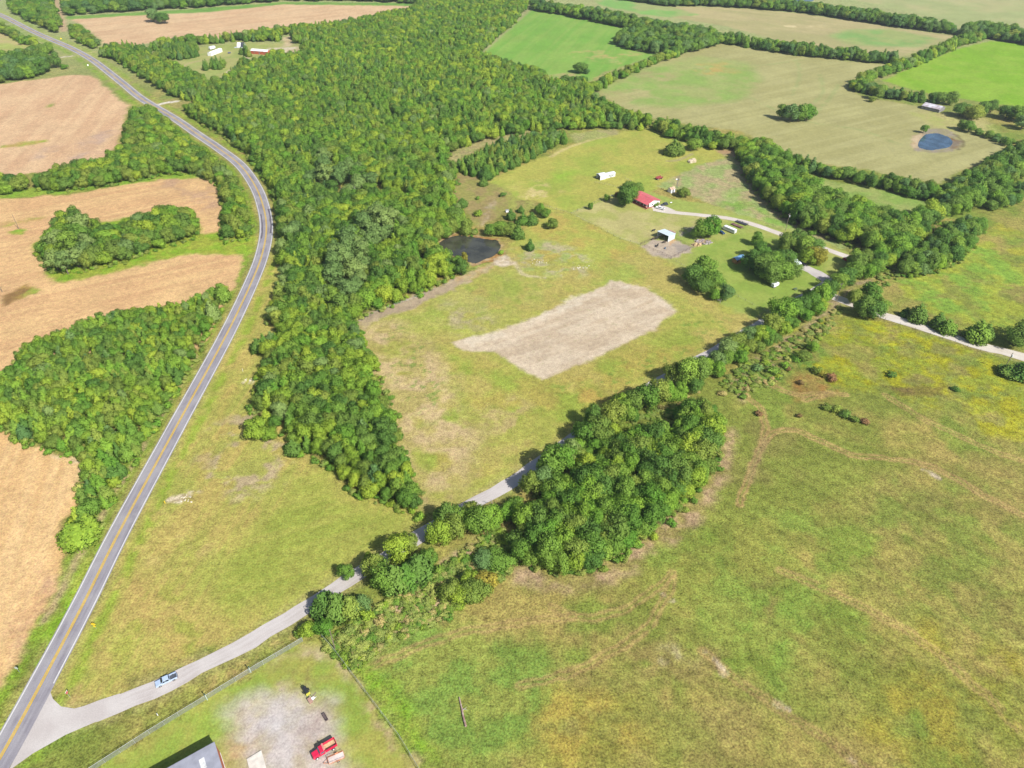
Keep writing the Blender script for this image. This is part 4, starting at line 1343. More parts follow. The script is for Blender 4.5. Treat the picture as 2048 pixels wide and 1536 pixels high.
    (1712, 545, 9, 9, T, 'dark green', 'dark tree further up the old track'),
    (1724, 530, 8, 8, T, 'olive', 'olive tree at the end of the farm driveway'),
    (1703, 530, 7, 8, T, 'mid green', 'mid green tree at the end of the farm driveway'),
    (1722, 634, 9, 10, T, 'dark green', 'dark tree over the start of the pale lane'),
    (1743, 636, 9, 9, T, 'dark green', 'broad dark tree over the start of the pale lane'),
    (1735, 606, 9, 10, T, 'mid green', 'tall green tree behind the start of the pale lane'),
    (1705, 606, 6, 7, T, 'olive', 'pale olive tree beside the crossing of road and lane'),
    (1762, 622, 6, 6, T, 'mid green', 'small green tree past the start of the pale lane'),
    (1832, 641, 8, 8, 'cedar', 'dark green', 'dark cedar of the first pair along the pale lane'),
    (1810, 632, 6, 4, 'cedar', 'dark green', 'low dark cedar ahead of the first pair along the pale lane'),
    (1872, 654, 8, 7, 'cedar', 'dark green', 'broad dark cedar of the first pair along the pale lane'),
    (1890, 664, 8, 6, 'cedar', 'mid green', 'low green cedar of the first pair along the pale lane'),
    (1950, 680, 10, 9, 'cedar', 'mid green', 'large cedar shading the meadow by the pale lane'),
    (1965, 678, 7, 7, 'cedar', 'dark green', 'dark cedar tucked beside the large one by the pale lane'),
    (2030, 692, 11, 10, T, 'dark green', 'dark tree where the pale lane leaves the picture'),
    (2048, 686, 11, 10, T, 'olive', 'olive tree where the pale lane leaves the picture'),
    (2015, 748, 9, 4, 'cedar', 'dark green', 'low dark cedar across the lane by the utility pole'),
    (2035, 752, 10, 6, 'cedar', 'dark green', 'dark cedar across the lane at the picture edge'),
    (1623, 705, 4, 3.5, T, 'bright green', 'small bright tree on the brushy strip corner'),
    (1606, 722, 5, 3, T, 'olive', 'small olive tree on the brushy strip corner'),
    (1590, 720, 5, 2.6, 'bush', 'bright green', 'bright shrub patch beside the brushy strip'),
    (1570, 735, 5, 2.6, 'bush', 'bright green', 'bright shrub patch lower on the brushy strip'),
    (1545, 745, 6, 2.6, 'bush', 'mid green', 'green shrub at the start of the tyre tracks'),
    (1515, 740, 6, 2.6, 'bush', 'blue green', 'blue green shrub at the start of the tyre tracks'),
    (1632, 745, 5, 3, 'bush', 'olive', 'olive shrub among the brown weeds'),
    (1662, 760, 5, 3, 'bush', 'rusty', 'rusty shrub among the brown weeds'),
    (1645, 752, 4, 2.4, 'bush', 'golden', 'golden shrub among the brown weeds'),
    (1576, 740, 3, 2, 'bush', 'rusty', 'rusty shrub near the green shrub patch'),
    (1600, 768, 3.4, 2, 'bush', 'rusty', 'small brown shrub below the brown weeds'),
    (1517, 830, 3.4, 2, 'bush', 'rusty', 'round russet shrub inside the tyre track loop'),
    (1598, 834, 2.8, 1.6, 'bush', 'rusty', 'faded russet shrub below the weed clump'),
    (1652, 818, 4, 2.4, 'bush', 'olive', 'olive shrub at the head of the meadow weed clump'),
    (1672, 822, 5, 2.8, 'bush', 'olive', 'larger olive shrub in the meadow weed clump'),
    (1690, 832, 5, 2.8, 'bush', 'dark green', 'dark shrub in the meadow weed clump'),
    (1708, 842, 4, 2.2, 'bush', 'olive', 'olive shrub ending the meadow weed clump'),
    (1728, 846, 4, 2, 'bush', 'rusty', 'rusty shrub behind the meadow weed clump'),
    (1782, 752, 4, 2.2, 'bush', 'dark green', 'dark shrub in the yellow flowered weeds'),
    (1478, 772, 4, 1.8, 'bush', 'meadow', 'low grass coloured shrub at the bend of the tyre tracks'),
    (1445, 790, 4, 1.8, 'bush', 'straw', 'straw coloured shrub between the copse tip and the tyre tracks'),
    (700, 1262, 4, 2, 'bush', 'meadow', 'grass coloured shrub in the brush behind the fence corner'),
    (760, 1245, 4, 2, 'bush', 'straw', 'straw coloured shrub in the brush by the pale bare streak'),
    (1530, 728, 4, 2, 'bush', 'yellow green', 'yellow green shrub on the brushy strip'),
    (1910, 780, 4, 1.6, 'bush', 'dark green', 'dark shrub by the brown streak in the meadow'),
    (984, 1012, 3, 6, 'bare', '', 'grey bare tree standing beside the pale gravel road'),
    (1325, 770, 5, 4, 'bare', '', 'pale bare tree at the long shade on the pasture'),
    (1096, 940, 4, 8, 'bare', '', 'white bare limbs among the trees shading the road'),
    (1812, 512, 7, 8, 'bare', '', 'grey dead tree beside the old track'),
    (715, 395, 6, 12, 'bare', '', 'grey dead tree above the middle of the main wood'),
    (525, 262, 7, 11, 'bare', '', 'grey dead tree in the wood beside the highway curve'),
    (330, 290, 6, 11, 'bare', '', 'white bare tree in the hedge wood inside the curve'),
    (655, 500, 5, 13, 'bare', '', 'pale dead trunk among the grey cottonwoods'),
    (725, 470, 5, 14, 'bare', '', 'tall pale dead trunk at the edge of the grey cottonwoods'),
    (660, 280, 5, 11, 'bare', '', 'slim grey dead tree high in the main wood'),
    (850, 215, 6, 11, 'bare', '', 'grey leafless tree deep in the main wood'),
    (1735, 372, 7, 5, 'bare', '', 'grey bare thicket in the hedge below the wide hay field'),
    (1412, 285, 7, 6, 'bare', '', 'grey bare tree in the row behind the pasture'),
]
for (x, y, d, h, k, tone, lab) in SINGLE:
    q = P(x, y)
    if k in ('broadleaf', 'tall', 'cedar'):
        d, h = d * 1.12, h * 1.25
        if 1040 < x < 1420 and 750 < y < 1000:
            d, h, q = d * 1.08, h * 1.2, P(x, y - 6)
        elif 1400 < x < 1660 and 590 < y < 750:
            d, h, q = d * 1.15, h * 1.3, P(x, y - 3)
    plant(k, q.x, q.y, d, h, tone, lab)

# ---- woods, hedges and rows: outlines (canopy heights unless a third value gives the height)
W1 = {'yellow green': 2.2, 'bright green': 2.6, 'mid green': 3.5, 'dark green': 2.0, 'olive': 1.6, 'grey green': 0.6}
W_WARM = {'yellow green': 3.2, 'bright green': 2.2, 'mid green': 3, 'dark green': 1.2, 'olive': 2.5, 'grey green': 0.6}
W_DARK = {'mid green': 2.6, 'dark green': 4, 'blue green': 1.6, 'olive': 0.8, 'bright green': 0.5}
W_COPSE = {'mid green': 3, 'dark green': 2.2, 'bright green': 2.4, 'yellow green': 1.2, 'olive': 1.2}
W_CEDAR = {'mid green': 3, 'dark green': 3, 'olive': 1.6, 'blue green': 0.8}
W_GREY = {'grey green': 4, 'mid green': 1}
# name, outline, canopy height, spacing, crown width range, height range, share of cedars, tones, phrase
REG = [
    ('cottonwoods', [(640, 560, 8), (650, 500, 9), (690, 440, 10), (740, 400, 10), (790, 410, 10), (780, 450, 9), (740, 480, 9), (720, 560, 8), (680, 600, 7)],
     9, 8.5, (9, 12), (12, 15), -1, W_GREY, 'the big wood'),
    ('cottonwoods_far', [(615, 320, 9), (640, 290, 9), (740, 330, 9), (760, 360, 9), (700, 370, 9), (630, 345, 9)],
     9, 12, (9, 11), (12, 14), -1, W_GREY, 'the middle of the big wood'),
    ('island_tall', [(90, 500, 9), (95, 460, 10), (135, 425, 12), (165, 425, 12), (170, 470, 10), (150, 510, 8), (115, 525, 7)],
     9, 9, (10, 12), (12, 14), -1, W_GREY, 'the grove enclosed by stubble'),
    ('copse', [(1030, 1118, 2), (1022, 1075, 3), (1040, 1030, 4), (1075, 990), (1120, 945), (1170, 905), (1215, 865), (1250, 850), (1310, 843), (1345, 835), (1362, 800), (1395, 788), (1432, 800), (1450, 835, 5), (1440, 890, 3), (1425, 935, 2), (1385, 985, 1), (1335, 1025, 1), (1298, 1065, 1), (1240, 1108, 1), (1185, 1138, 0), (1130, 1150, 0), (1075, 1135, 0)],
     6.5, 4.3, (5.5, 8.8), (7, 10), 0.0, W_COPSE, 'the copse beside the gravel road'),
    ('tip', [(845, 1042, 0), (800, 1018, 0), (735, 1002, 0), (690, 962, 0), (640, 915, 0), (575, 905, 0), (590, 880, 0), (530, 850, 0), (505, 835, 1), (518, 800, 2), (512, 770, 2), (530, 735, 2), (528, 705, 2), (535, 690, 2), (570, 672, 2), (540, 650, 2), (533, 632, 3), (550, 600, 3), (640, 590), (705, 628, 2), (712, 660, 1), (735, 690, 0), (748, 735, 0), (765, 785, 0), (785, 840, 0), (802, 900, 0), (828, 975, 0)],
     5, 4.2, (4.8, 7.6), (6.5, 9), 0.14, W_WARM, 'the wood strip along the mown pasture'),
    ('main_a', [(550, 600, 3), (565, 560, 2), (560, 480, 2), (548, 400, 3), (640, 380), (760, 370), (880, 400), (925, 430, 3), (950, 465, 1), (905, 474, 1), (872, 488, 0), (868, 505, 0), (905, 525, 0), (908, 555, 0), (850, 582, 0), (800, 604, 0), (720, 638, 0), (705, 648, 0), (640, 600)],
     6, 4.8, (5.5, 8.8), (8, 10.5), 0.12, W1, 'the big wood above the mown pasture'),
    ('main_b', [(548, 400, 2), (530, 350, 2), (495, 305, 2), (445, 265, 2), (400, 240, 2), (365, 212, 3), (420, 205), (560, 180), (700, 200), (860, 260), (900, 300, 3), (885, 335, 2), (912, 352, 2), (905, 380, 2), (925, 430, 3), (880, 400), (760, 370), (640, 380)],
     6, 5.0, (5.5, 8.2), (7.5, 10), 0.22, W1, 'the wood at the highway curve'),
    ('main_c', [(365, 195, 2), (340, 190, 1), (300, 165, 1), (270, 146, 1), (240, 127, 1), (203, 112, 1), (206, 98, 2), (260, 92, 3), (300, 96, 3), (300, 120, 0), (322, 130, 0), (362, 140, 0), (398, 158, 0), (432, 174, 0), (484, 154, 0), (507, 134, 0), (548, 116, 0), (600, 118, 0), (606, 92, 0), (560, 84, 0), (480, 84, 0), (385, 92, 0), (300, 100, 3), (300, 88, 3), (372, 84, 1), (480, 78, 0), (600, 62, 0), (700, 52, 0), (760, 38, 0), (815, 30, 0), (838, 12, 0), (1060, 10, 0), (1032, 46, 0), (985, 86, 0), (955, 113, 0), (1000, 130, 0), (1040, 143, 0), (1085, 153, 0), (1100, 172, 0), (1170, 172, 0), (1195, 190), (1255, 222, 4), (1322, 246, 3), (1318, 258, 0), (1290, 262, 0), (1230, 258, 0), (1090, 256, 2), (1000, 268, 2), (940, 285, 2), (900, 300, 2), (860, 260), (700, 200), (560, 180), (420, 205)],
     5.5, 5.2, (5.5, 8.5), (7, 9.5), 0.4, W1, 'the far part of the big wood'),
    ('cedar_belt', [(905, 345, 1), (900, 335, 1), (935, 318, 2), (975, 296, 2), (1020, 284, 2), (1085, 268, 2), (1120, 262, 3), (1140, 284, 0), (1050, 328, 0), (975, 362, 0), (930, 352, 0)],
     4.5, 4.2, (4.2, 6), (6, 9), 0.95, W_CEDAR, 'the cedar belt'),
    ('stubble_wood', [(452, 585, 2), (440, 625, 1), (418, 660, 1), (395, 700, 1), (372, 748, 1), (350, 785, 1), (325, 835, 1), (310, 855, 1), (282, 905, 1), (250, 955, 1), (224, 1004, 1), (206, 1050, 1), (170, 1084, 0), (135, 1078, 0), (150, 1020, 0), (160, 985, 0), (172, 945, 1), (158, 915, 0), (88, 900, 0), (44, 880, 0), (0, 856, 0), (-90, 842, 0), (-90, 740), (0, 735), (40, 680), (130, 650), (175, 625), (260, 608), (330, 598), (395, 585), (440, 560)],
     5, 3.7, (3.8, 6.0), (5.2, 7), 0.5, W_WARM, 'the stubble field wood'),
    ('lane_row', [(1065, 972, 0), (1150, 905, 0), (1265, 826, 0), (1345, 780, 0), (1430, 728, 0), (1530, 672, 0), (1645, 603, 0), (1662, 618, 0), (1560, 684, 0), (1450, 752, 0), (1360, 806, 0), (1275, 856, 0), (1165, 935, 0), (1085, 998, 0)], 0, 5.0, (5, 7.5), (5.5, 8.5), 0.0, W_COPSE, 'the tree row along the gravel road'),
    ('clearing_west', [(310, 121, 0), (322, 104, 0), (350, 97, 0), (396, 97, 0), (399, 114, 0), (360, 121, 0)], 4, 5.0, (6, 8), (7, 9), 0.95, W_CEDAR, 'the cedar stand at the far homestead'),
    ('clearing_south', [(452, 160, 0), (470, 143, 0), (484, 128, 0), (510, 134, 0), (525, 132, 0), (545, 131, 0), (500, 150, 0), (470, 170, 0)], 4, 5.0, (6, 8), (7, 9), 0.95, W_CEDAR, 'the cedars below the far red house'),
    ('island', [(78, 500, 2), (82, 470, 6), (115, 425), (150, 415), (185, 430), (200, 455), (260, 430), (320, 410), (375, 410, 5), (393, 450, 2), (385, 480, 0), (330, 495, 0), (250, 525, 0), (150, 548, 0), (105, 545, 0)],
     6, 5.2, (6.5, 9), (7, 10), 0.0, W_WARM, 'the grove enclosed by stubble'),
    ('curve_hedge', [(262, 222, 4), (266, 208, 6), (300, 208, 6), (335, 240, 5), (378, 280, 3), (415, 308, 2), (446, 332, 2), (470, 365, 1), (488, 400, 1), (498, 450, 1), (490, 482, 0), (450, 484, 0), (446, 440, 0), (452, 420, 0), (436, 372, 0), (400, 350, 0), (330, 350, 0), (230, 372, 0), (110, 384, 0), (72, 382, 0), (72, 352, 5), (105, 330, 6), (150, 318, 6), (200, 318, 5), (250, 285, 5), (248, 250, 5)],
     5, 5.4, (6, 9), (6.5, 10), 0.0, W_WARM, 'the hedge wood inside the curve'),
    ('curve_hedge_end', [(-60, 352, 5), (40, 346, 5), (56, 372, 2), (52, 388, 0), (-60, 394, 0)], 5, 5.5, (6, 8), (6, 9), 0.2, W_WARM, 'the hedge end at the stubble field'),
    ('entrance_grove', [(-80, 120, 3), (0, 113, 4), (60, 100, 5), (92, 90, 5), (108, 92, 2), (100, 118, 1), (96, 146, 0), (62, 158, 0), (0, 168, 0), (-80, 172, 0)], 6, 7, (8, 11), (8, 11), 0.0, W_DARK, 'the grove by the field entrance'),
    ('verge_row', [(-60, 20, 2), (0, 48, 2), (40, 68, 2), (78, 86, 2), (80, 100, 0), (40, 86, 0), (0, 66, 0), (-60, 50, 0)], 4, 6.5, (6, 9), (5, 8), 0.0, W1, 'the tree row along the far highway'),
    ('far_highway_wood', [(18, 6, 0), (40, -30, 0), (100, -30, 0), (112, 25, 0), (124, 55, 0), (118, 70, 0), (95, 60, 0), (50, 38, 0), (28, 24, 0)], 4, 8, (9, 12), (8, 11), 0.0, W1, 'the wood across the far highway'),
    ('field_edge_row', [(142, 58, 0), (165, 62, 0), (186, 80, 0), (203, 96, 0), (180, 99, 0), (158, 88, 0), (143, 74, 0)], 4, 7, (7, 10), (7, 9), 0.0, W_WARM, 'the row between highway and far stubble'),
    ('horizon_wood', [(126, -40, 0), (1080, -40, 0), (1060, -2, 0), (840, 8, 0), (700, 3, 0), (560, 3, 0), (500, 8, 0), (400, 17, 0), (250, 25, 0), (132, 32, 0)], 5, 9.5, (10, 13), (9, 12), 0.0, W_DARK, 'the dark wood behind the far stubble'),
    ('clearing_cedars', [(398, 142, 0), (402, 132, 3), (425, 122, 4), (452, 120, 4), (458, 135, 0), (440, 140, 0), (420, 142, 0)], 4, 5.5, (6, 8), (8, 10), 1.0, W_CEDAR, 'the cedar clump in the far homestead clearing'),
    ('clearing_row', [(478, 108, 0), (485, 98, 3), (500, 100, 3), (507, 110, 0), (500, 116, 0), (488, 114, 0)], 4, 5.5, (6, 8), (7, 9), 1.0, W_CEDAR, 'the cedars before the far red house'),
    ('north_hedge', [(1062, 6, 3), (1100, 10, 3), (1200, 24, 4), (1290, 40, 4), (1345, 52, 4), (1420, 62, 4), (1445, 72, 3), (1444, 88, 0), (1400, 104, 0), (1340, 110, 0), (1312, 110, 0), (1258, 100, 0), (1228, 90, 0), (1238, 76, 0), (1270, 72, 0), (1255, 58, 0), (1200, 47, 0), (1120, 30, 0), (1064, 22, 0)], 6, 7.2, (8, 11), (8, 11), 0.0, W_DARK, 'the thick hedge around the striped green field'),
    ('diagonal_hedge', [(1192, 188, 0), (1240, 162, 0), (1300, 134, 0), (1370, 109, 0), (1442, 88, 0), (1436, 80, 3), (1365, 98, 3), (1300, 120, 3), (1230, 148, 3), (1180, 172, 3)], 4.5, 5.8, (6.5, 9), (7, 9), 0.1, W1, 'the slanting hedge'),
    ('middle_hedge', [(1438, 87, 0), (1520, 101, 0), (1600, 113, 0), (1700, 123, 0), (1792, 132, 0), (1800, 124, 0), (1700, 112, 0), (1600, 103, 0), (1520, 91, 0), (1440, 77, 0)], 4.5, 5.6, (6.5, 9), (7, 10), 0.3, W_DARK, 'the hedge beyond the wide hay field'),
    ('top_hedge', [(1240, 0, 0), (1340, 14, 0), (1400, 13, 0), (1500, 18, 0), (1600, 26, 0), (1700, 41, 0), (1800, 57, 0), (1908, 70, 0), (1905, 62, 0), (1800, 46, 0), (1700, 31, 0), (1600, 16, 0), (1500, 6, 0), (1400, 2, 0), (1300, -6, 0)], 5, 6.4, (8, 11), (8, 11), 0.1, W_DARK, 'the furthest hedge across the hay fields'),
    ('green_field_hedge', [(1704, 182, 0), (1766, 156, 0), (1820, 141, 0), (1884, 112, 0), (1925, 93, 0), (1972, 82, 0), (1968, 72, 0), (1915, 84, 0), (1870, 103, 0), (1812, 128, 0), (1755, 148, 0), (1700, 172, 0)], 5, 5.6, (6.5, 9), (7, 10), 0.15, W1, 'the hedge along the bright green field'),
    ('green_field_hedge_top', [(1920, 72, 0), (1985, 80, 0), (2060, 92, 0), (2160, 104, 0), (2160, 92, 0), (2060, 80, 0), (1985, 66, 0), (1935, 60, 0)], 6, 6.4, (9, 12), (9, 12), 0.0, W_DARK, 'the trees at the top of the bright green field'),
    ('barn_hedge', [(1703, 183, 0), (1760, 196, 0), (1800, 203, 0), (1845, 206, 0), (1870, 210, 0), (1868, 202, 0), (1800, 194, 0), (1760, 186, 0), (1715, 174, 0)], 4.5, 5.2, (6, 8.5), (7, 9), 0.25, W_DARK, 'the hedge between bright field and barn'),
    ('pond_fence_row', [(1938, 266, 0), (1975, 281, 0), (2016, 296, 0), (2030, 292, 0), (1980, 272, 0), (1945, 262, 0)], 3, 5.5, (5, 7.5), (4, 6), 0.0, W_DARK, 'the shrubby row beside the blue pond'),
    ('corner_belt', [(1868, 405, 0), (1890, 375, 2), (1930, 352, 3), (1970, 325, 3), (2010, 300, 3), (2070, 275, 3), (2080, 330, 0), (2045, 352, 0), (2015, 388, 0), (1975, 402, 0), (1935, 425, 0), (1905, 440, 0)], 4.5, 5.4, (6.5, 9), (7, 10), 0.25, W_DARK, 'the belt at the hay field corner'),
    ('corner_clump', [(1966, 422, 0), (1980, 400, 2), (2010, 375, 3), (2050, 365, 3), (2040, 400, 0), (2005, 424, 0)], 4, 5.4, (6.5, 9), (6, 9), 0.0, W_DARK, 'the clump below the corner belt'),
    ('hay_hedge', [(1560, 312, 0), (1600, 345, 0), (1700, 369, 0), (1768, 383, 0), (1875, 408, 0), (1880, 392, 0), (1800, 374, 0), (1722, 360, 0), (1640, 342, 0), (1580, 318, 0)], 4.5, 5.2, (6, 8.5), (6.5, 9), 0.3, W_DARK, 'the hedge below the wide hay field'),
    ('house_belt', [(1478, 312, 0), (1482, 286, 4), (1510, 278, 5), (1548, 285, 5), (1575, 315, 4), (1600, 352, 3), (1640, 385, 2), (1700, 405, 3), (1760, 425, 3), (1810, 440, 3), (1860, 422, 2), (1890, 430, 0), (1850, 470, 0), (1815, 505, 0), (1795, 528, 0), (1770, 512, 0), (1735, 506, 0), (1690, 488, 0), (1640, 472, 0), (1600, 458, 0), (1545, 418, 0), (1512, 382, 0), (1492, 350, 0)], 6, 5.2, (7, 10.5), (8, 11), 0.0, W_COPSE, 'the belt behind the homestead'),
    ('pasture_row', [(1300, 264, 0), (1360, 283, 0), (1410, 296, 0), (1480, 306, 0), (1485, 294, 0), (1430, 280, 0), (1370, 268, 0), (1315, 248, 0)], 5, 5.0, (6, 8.5), (7, 10), 0.35, W_COPSE, 'the row behind the house pasture'),
    ('old_track_grove', [(1796, 552, 0), (1812, 520, 2), (1850, 488, 3), (1900, 450, 3), (1945, 435, 3), (1962, 455, 2), (1945, 492, 0), (1910, 525, 0), (1868, 545, 0), (1830, 555, 0)], 5, 4.8, (6.5, 9), (7, 10), 0.1, W_DARK, 'the grove by the old track'),
    ('old_track_row', [(1722, 545, 0), (1740, 520, 0), (1775, 500, 0), (1815, 478, 0), (1812, 498, 0), (1790, 525, 0), (1762, 548, 0), (1735, 568, 0), (1715, 570, 0)], 5, 5, (6.5, 9), (7, 10), 0.0, W_COPSE, 'the row along the old track'),
]
EXCL = [wpoly([(312, 206), (358, 200), (358, 210), (318, 216)]), POND_A]
CLEAR = {'main_c': [wpoly([(296, 104), (385, 92), (480, 84), (606, 88), (604, 122), (550, 118), (507, 136), (484, 156), (432, 176), (398, 160), (362, 142), (318, 132)]), wpoly([(560, 70), (588, 70), (588, 96), (562, 98)])],
         'main_b': [wpoly([(885, 330), (905, 300), (960, 275), (1010, 268), (1020, 280), (960, 295), (925, 318), (900, 340)])]}

allpts = []          # kind, x, y, dia, h, tone, region, edge
taken = {}


def free(x, y, r):
    cx, cy = int(x // 8), int(y // 8)
    for i in range(cx - 2, cx + 3):
        for j in range(cy - 2, cy + 3):
            for (a, b_, r2) in taken.get((i, j), ()):
                if (a - x) ** 2 + (b_ - y) ** 2 < (max(r, r2)) ** 2:
                    return False
    return True


def take(x, y, r):
    taken.setdefault((int(x // 8), int(y // 8)), []).append((x, y, r))


for (x, y, d, h, k, tone, lab) in SINGLE:
    if k != 'bare':
        q = P(x, y)
        take(q.x, q.y, d * 0.45)


def pick(wts, rr):
    t = rr.random() * sum(wts.values())
    for k, v in wts.items():
        t -= v
        if t <= 0:
            return k
    return k


rr = random.Random(5)
for name, px, zc, sp, dr, hr, ced, tones, phrase in REG:
    poly = wpoly([(p[0], p[1], 1.3 * (p[2] if len(p) > 2 else zc)) for p in px])
    xs = [p[0] for p in poly]
    ys = [p[1] for p in poly]
    area = 0.5 * abs(sum(poly[i][0] * poly[(i + 1) % len(poly)][1] - poly[(i + 1) % len(poly)][0] * poly[i][1] for i in range(len(poly))))
    n_try = int(area / (sp * sp) * 9) + 60
    big = area > 20000
    x_ = np.array([rr.uniform(min(xs), max(xs)) for _ in range(int(n_try * (max(xs) - min(xs)) * (max(ys) - min(ys)) / max(area, 1)))])
    y_ = np.array([rr.uniform(min(ys), max(ys)) for _ in range(len(x_))])
    sd = poly_sd(x_, y_, poly)
    tonal = fbm(x_ / 22, y_ / 22, 77, 3)
    for x, y, s_, tn in zip(x_, y_, sd, tonal):
        if s_ < 1.2 or not free(x, y, sp * rr.uniform(0.68, 1.0)):
            continue
        if y < 560 and near_line(x, y, HWY[::2], 9.5):
            continue
        if any(in_poly(x, y, e) for e in EXCL) or any(in_poly(x, y, e) for e in CLEAR.get(name, ())):
            continue
        take(x, y, sp * 0.8)
        kind = 'tall' if ced < 0 else ('cedar' if rr.random() < ced * (1.6 if tn < 0.46 else 0.6) else 'broadleaf')
        tone = pick(tones, rr)
        if kind == 'broadleaf' and rr.random() < 0.35 and name.startswith(('main', 'tip', 'stubble')):
            tone = 'yellow green' if tn > 0.56 else ('dark green' if tn < 0.42 else tone)
        if kind == 'cedar' and tone in ('grey green', 'golden'):
            tone = 'blue green'
        d, h = rr.uniform(*dr) * 1.15, rr.uniform(*hr) * 1.28
        if s_ < 4:
            h *= rr.uniform(0.6, 0.95)
            d *= rr.uniform(0.75, 1.0)
        if kind == 'cedar':
            d = min(d, rr.uniform(4.8, 7.2))
        allpts.append((kind, float(x), float(y), d, h, tone, phrase, float(s_)))

# the ones that show largest stand as trees of their own, the rest is one mass per kind
N_SINGLE = {k: sum(1 for s_ in SINGLE if s_[4] == k) for k in DIMS}
rest = {}
for kind, cap in (('broadleaf', 300), ('cedar', 300), ('tall', 300)):
    lst = [p for p in allpts if p[0] == kind]
    # apparent size: height over distance; trees outside the frame go last
    def size_key(p):
        dist = math.sqrt(p[1] ** 2 + p[2] ** 2 + H_CAM ** 2)
        dep = p[2] * math.cos(PITCH) + H_CAM * math.sin(PITCH)
        u = abs(p[1]) / dep * FPX
        return -(p[3] * p[4]) ** 0.5 / dist + (10 if u > 1040 else 0)
    lst.sort(key=size_key)
    n1 = cap - N_SINGLE[kind]
    for p in lst[:n1]:
        k_, x, y, d, h, tone, phrase, s_ = p
        tall = {'broadleaf': 'tree', 'cedar': 'cedar', 'tall': 'cottonwood'}[kind]
        size = 'big' if d > 9 else ('small' if d < 7 else 'middling')
        where = 'on the edge of' if s_ < 4.5 else 'inside'
        plant(kind, x, y, d, h, tone, f'{size} {tone} {tall} {where} {phrase}', phrase.replace('the ', 'trees of the ', 1))
    rest[kind] = lst[n1:]


def mass(name, pts, label, cat):
    """the remaining trees of a kind as one object of instanced crowns"""
    if not pts:
        return
    by = {}
    for p in pts:
        opts = [k for k in CROWN_OBJ if k[0] == p[0] and k[2] == p[5]] or [k for k in CROWN_OBJ if k[0] == p[0] and k[2] not in ('rusty', 'golden')]
        by.setdefault(opts[rr.randrange(len(opts))], []).append(p)
    keys = list(by)
    me = bpy.data.meshes.new(name)
    flat = [(p, i) for i, k in enumerate(keys) for p in by[k]]
    me.vertices.add(len(flat))
    me.vertices.foreach_set('co', np.array([(p[1], p[2], 0.0) for p, i in flat], np.float32).ravel())
    d0, h0 = DIMS[pts[0][0]]
    for nm, tp, vals in (('pick', 'INT', [i for p, i in flat]), ('turn', 'FLOAT', [rr.uniform(0, 6.28) for _ in flat])):
        a = me.attributes.new(nm, tp, 'POINT')
        a.data.foreach_set('value', np.array(vals, np.int32 if tp == 'INT' else np.float32))
    a = me.attributes.new('size', 'FLOAT_VECTOR', 'POINT')
    a.data.foreach_set('vector', np.array([(p[3] / d0 * rr.uniform(0.85, 1.15), p[3] / d0 * rr.uniform(0.85, 1.15), p[4] / h0) for p, i in flat], np.float32).ravel())
    o = bpy.data.objects.new(name, me)
    COL.objects.link(o)
    tag(o, label, cat, kind='stuff')
    ng = bpy.data.node_groups.new(name, 'GeometryNodeTree')
    ng.interface.new_socket('Geometry', in_out='INPUT', socket_type='NodeSocketGeometry')
    ng.interface.new_socket('Geometry', in_out='OUTPUT', socket_type='NodeSocketGeometry')
    gi, go = ng.nodes.new('NodeGroupInput'), ng.nodes.new('NodeGroupOutput')
    jn = ng.nodes.new('GeometryNodeJoinGeometry')
    pk = ng.nodes.new('GeometryNodeInputNamedAttribute')
    pk.data_type = 'INT'
    pk.inputs[0].default_value = 'pick'
    tu = ng.nodes.new('GeometryNodeInputNamedAttribute')
    tu.data_type = 'FLOAT'
    tu.inputs[0].default_value = 'turn'
    si = ng.nodes.new('GeometryNodeInputNamedAttribute')
    si.data_type = 'FLOAT_VECTOR'
    si.inputs[0].default_value = 'size'
    cx = ng.nodes.new('ShaderNodeCombineXYZ')
    ng.links.new(tu.outputs[0], cx.inputs[2])
    er = ng.nodes.new('FunctionNodeEulerToRotation')
    ng.links.new(cx.outputs[0], er.inputs[0])
    for i, k in enumerate(keys):
        oi = ng.nodes.new('GeometryNodeObjectInfo')
        oi.transform_space = 'ORIGINAL'
        oi.inputs['Object'].default_value = CROWN_OBJ[k]
        cmp = ng.nodes.new('FunctionNodeCompare')
        cmp.data_type = 'INT'
        cmp.operation = 'EQUAL'
        ng.links.new(pk.outputs[0], cmp.inputs[2])
        cmp.inputs[3].default_value = i
        ip = ng.nodes.new('GeometryNodeInstanceOnPoints')
        ng.links.new(gi.outputs[0], ip.inputs['Points'])
        ng.links.new(cmp.outputs[0], ip.inputs['Selection'])
        ng.links.new(oi.outputs['Geometry'], ip.inputs['Instance'])
        ng.links.new(er.outputs[0], ip.inputs['Rotation'])
        ng.links.new(si.outputs[0], ip.inputs['Scale'])
        ng.links.new(ip.outputs[0], jn.inputs[0])
    ng.links.new(jn.outputs[0], go.inputs[0])
    md = o.modifiers.new('scatter', 'NODES')
    md.node_group = ng
    return o


mass('broadleaf_woods', rest['broadleaf'], 'distant broadleaf woods and hedges merging into one green mass', 'woods')
mass('cedar_woods', rest['cedar'], 'distant dark cedars merging into the woods as one mass', 'woods')
print('TREES', {k: len(v) for k, v in rest.items()}, len(allpts))

# ---- rank weeds and brush: nobody could count them
def brush(name, polys, n, tones, label, size=(0.8, 2.2), flat=0.7):
    pts = []
    for px, dens in polys:
        poly = wpoly(px)
        xs = [p[0] for p in poly]
        ys = [p[1] for p in poly]
        for _ in range(int(n * dens)):
            x, y = rr.uniform(min(xs), max(xs)), rr.uniform(min(ys), max(ys))
            if not in_poly(x, y, poly) or near_line(x, y, GRAVEL[::2], 4.5):
                continue
            d = rr.uniform(*size)
            pts.append(('bush', x, y, d, d * flat * rr.uniform(0.6, 1.1), pick(tones, rr), '', 0))
    return mass(name, pts, label, 'undergrowth')


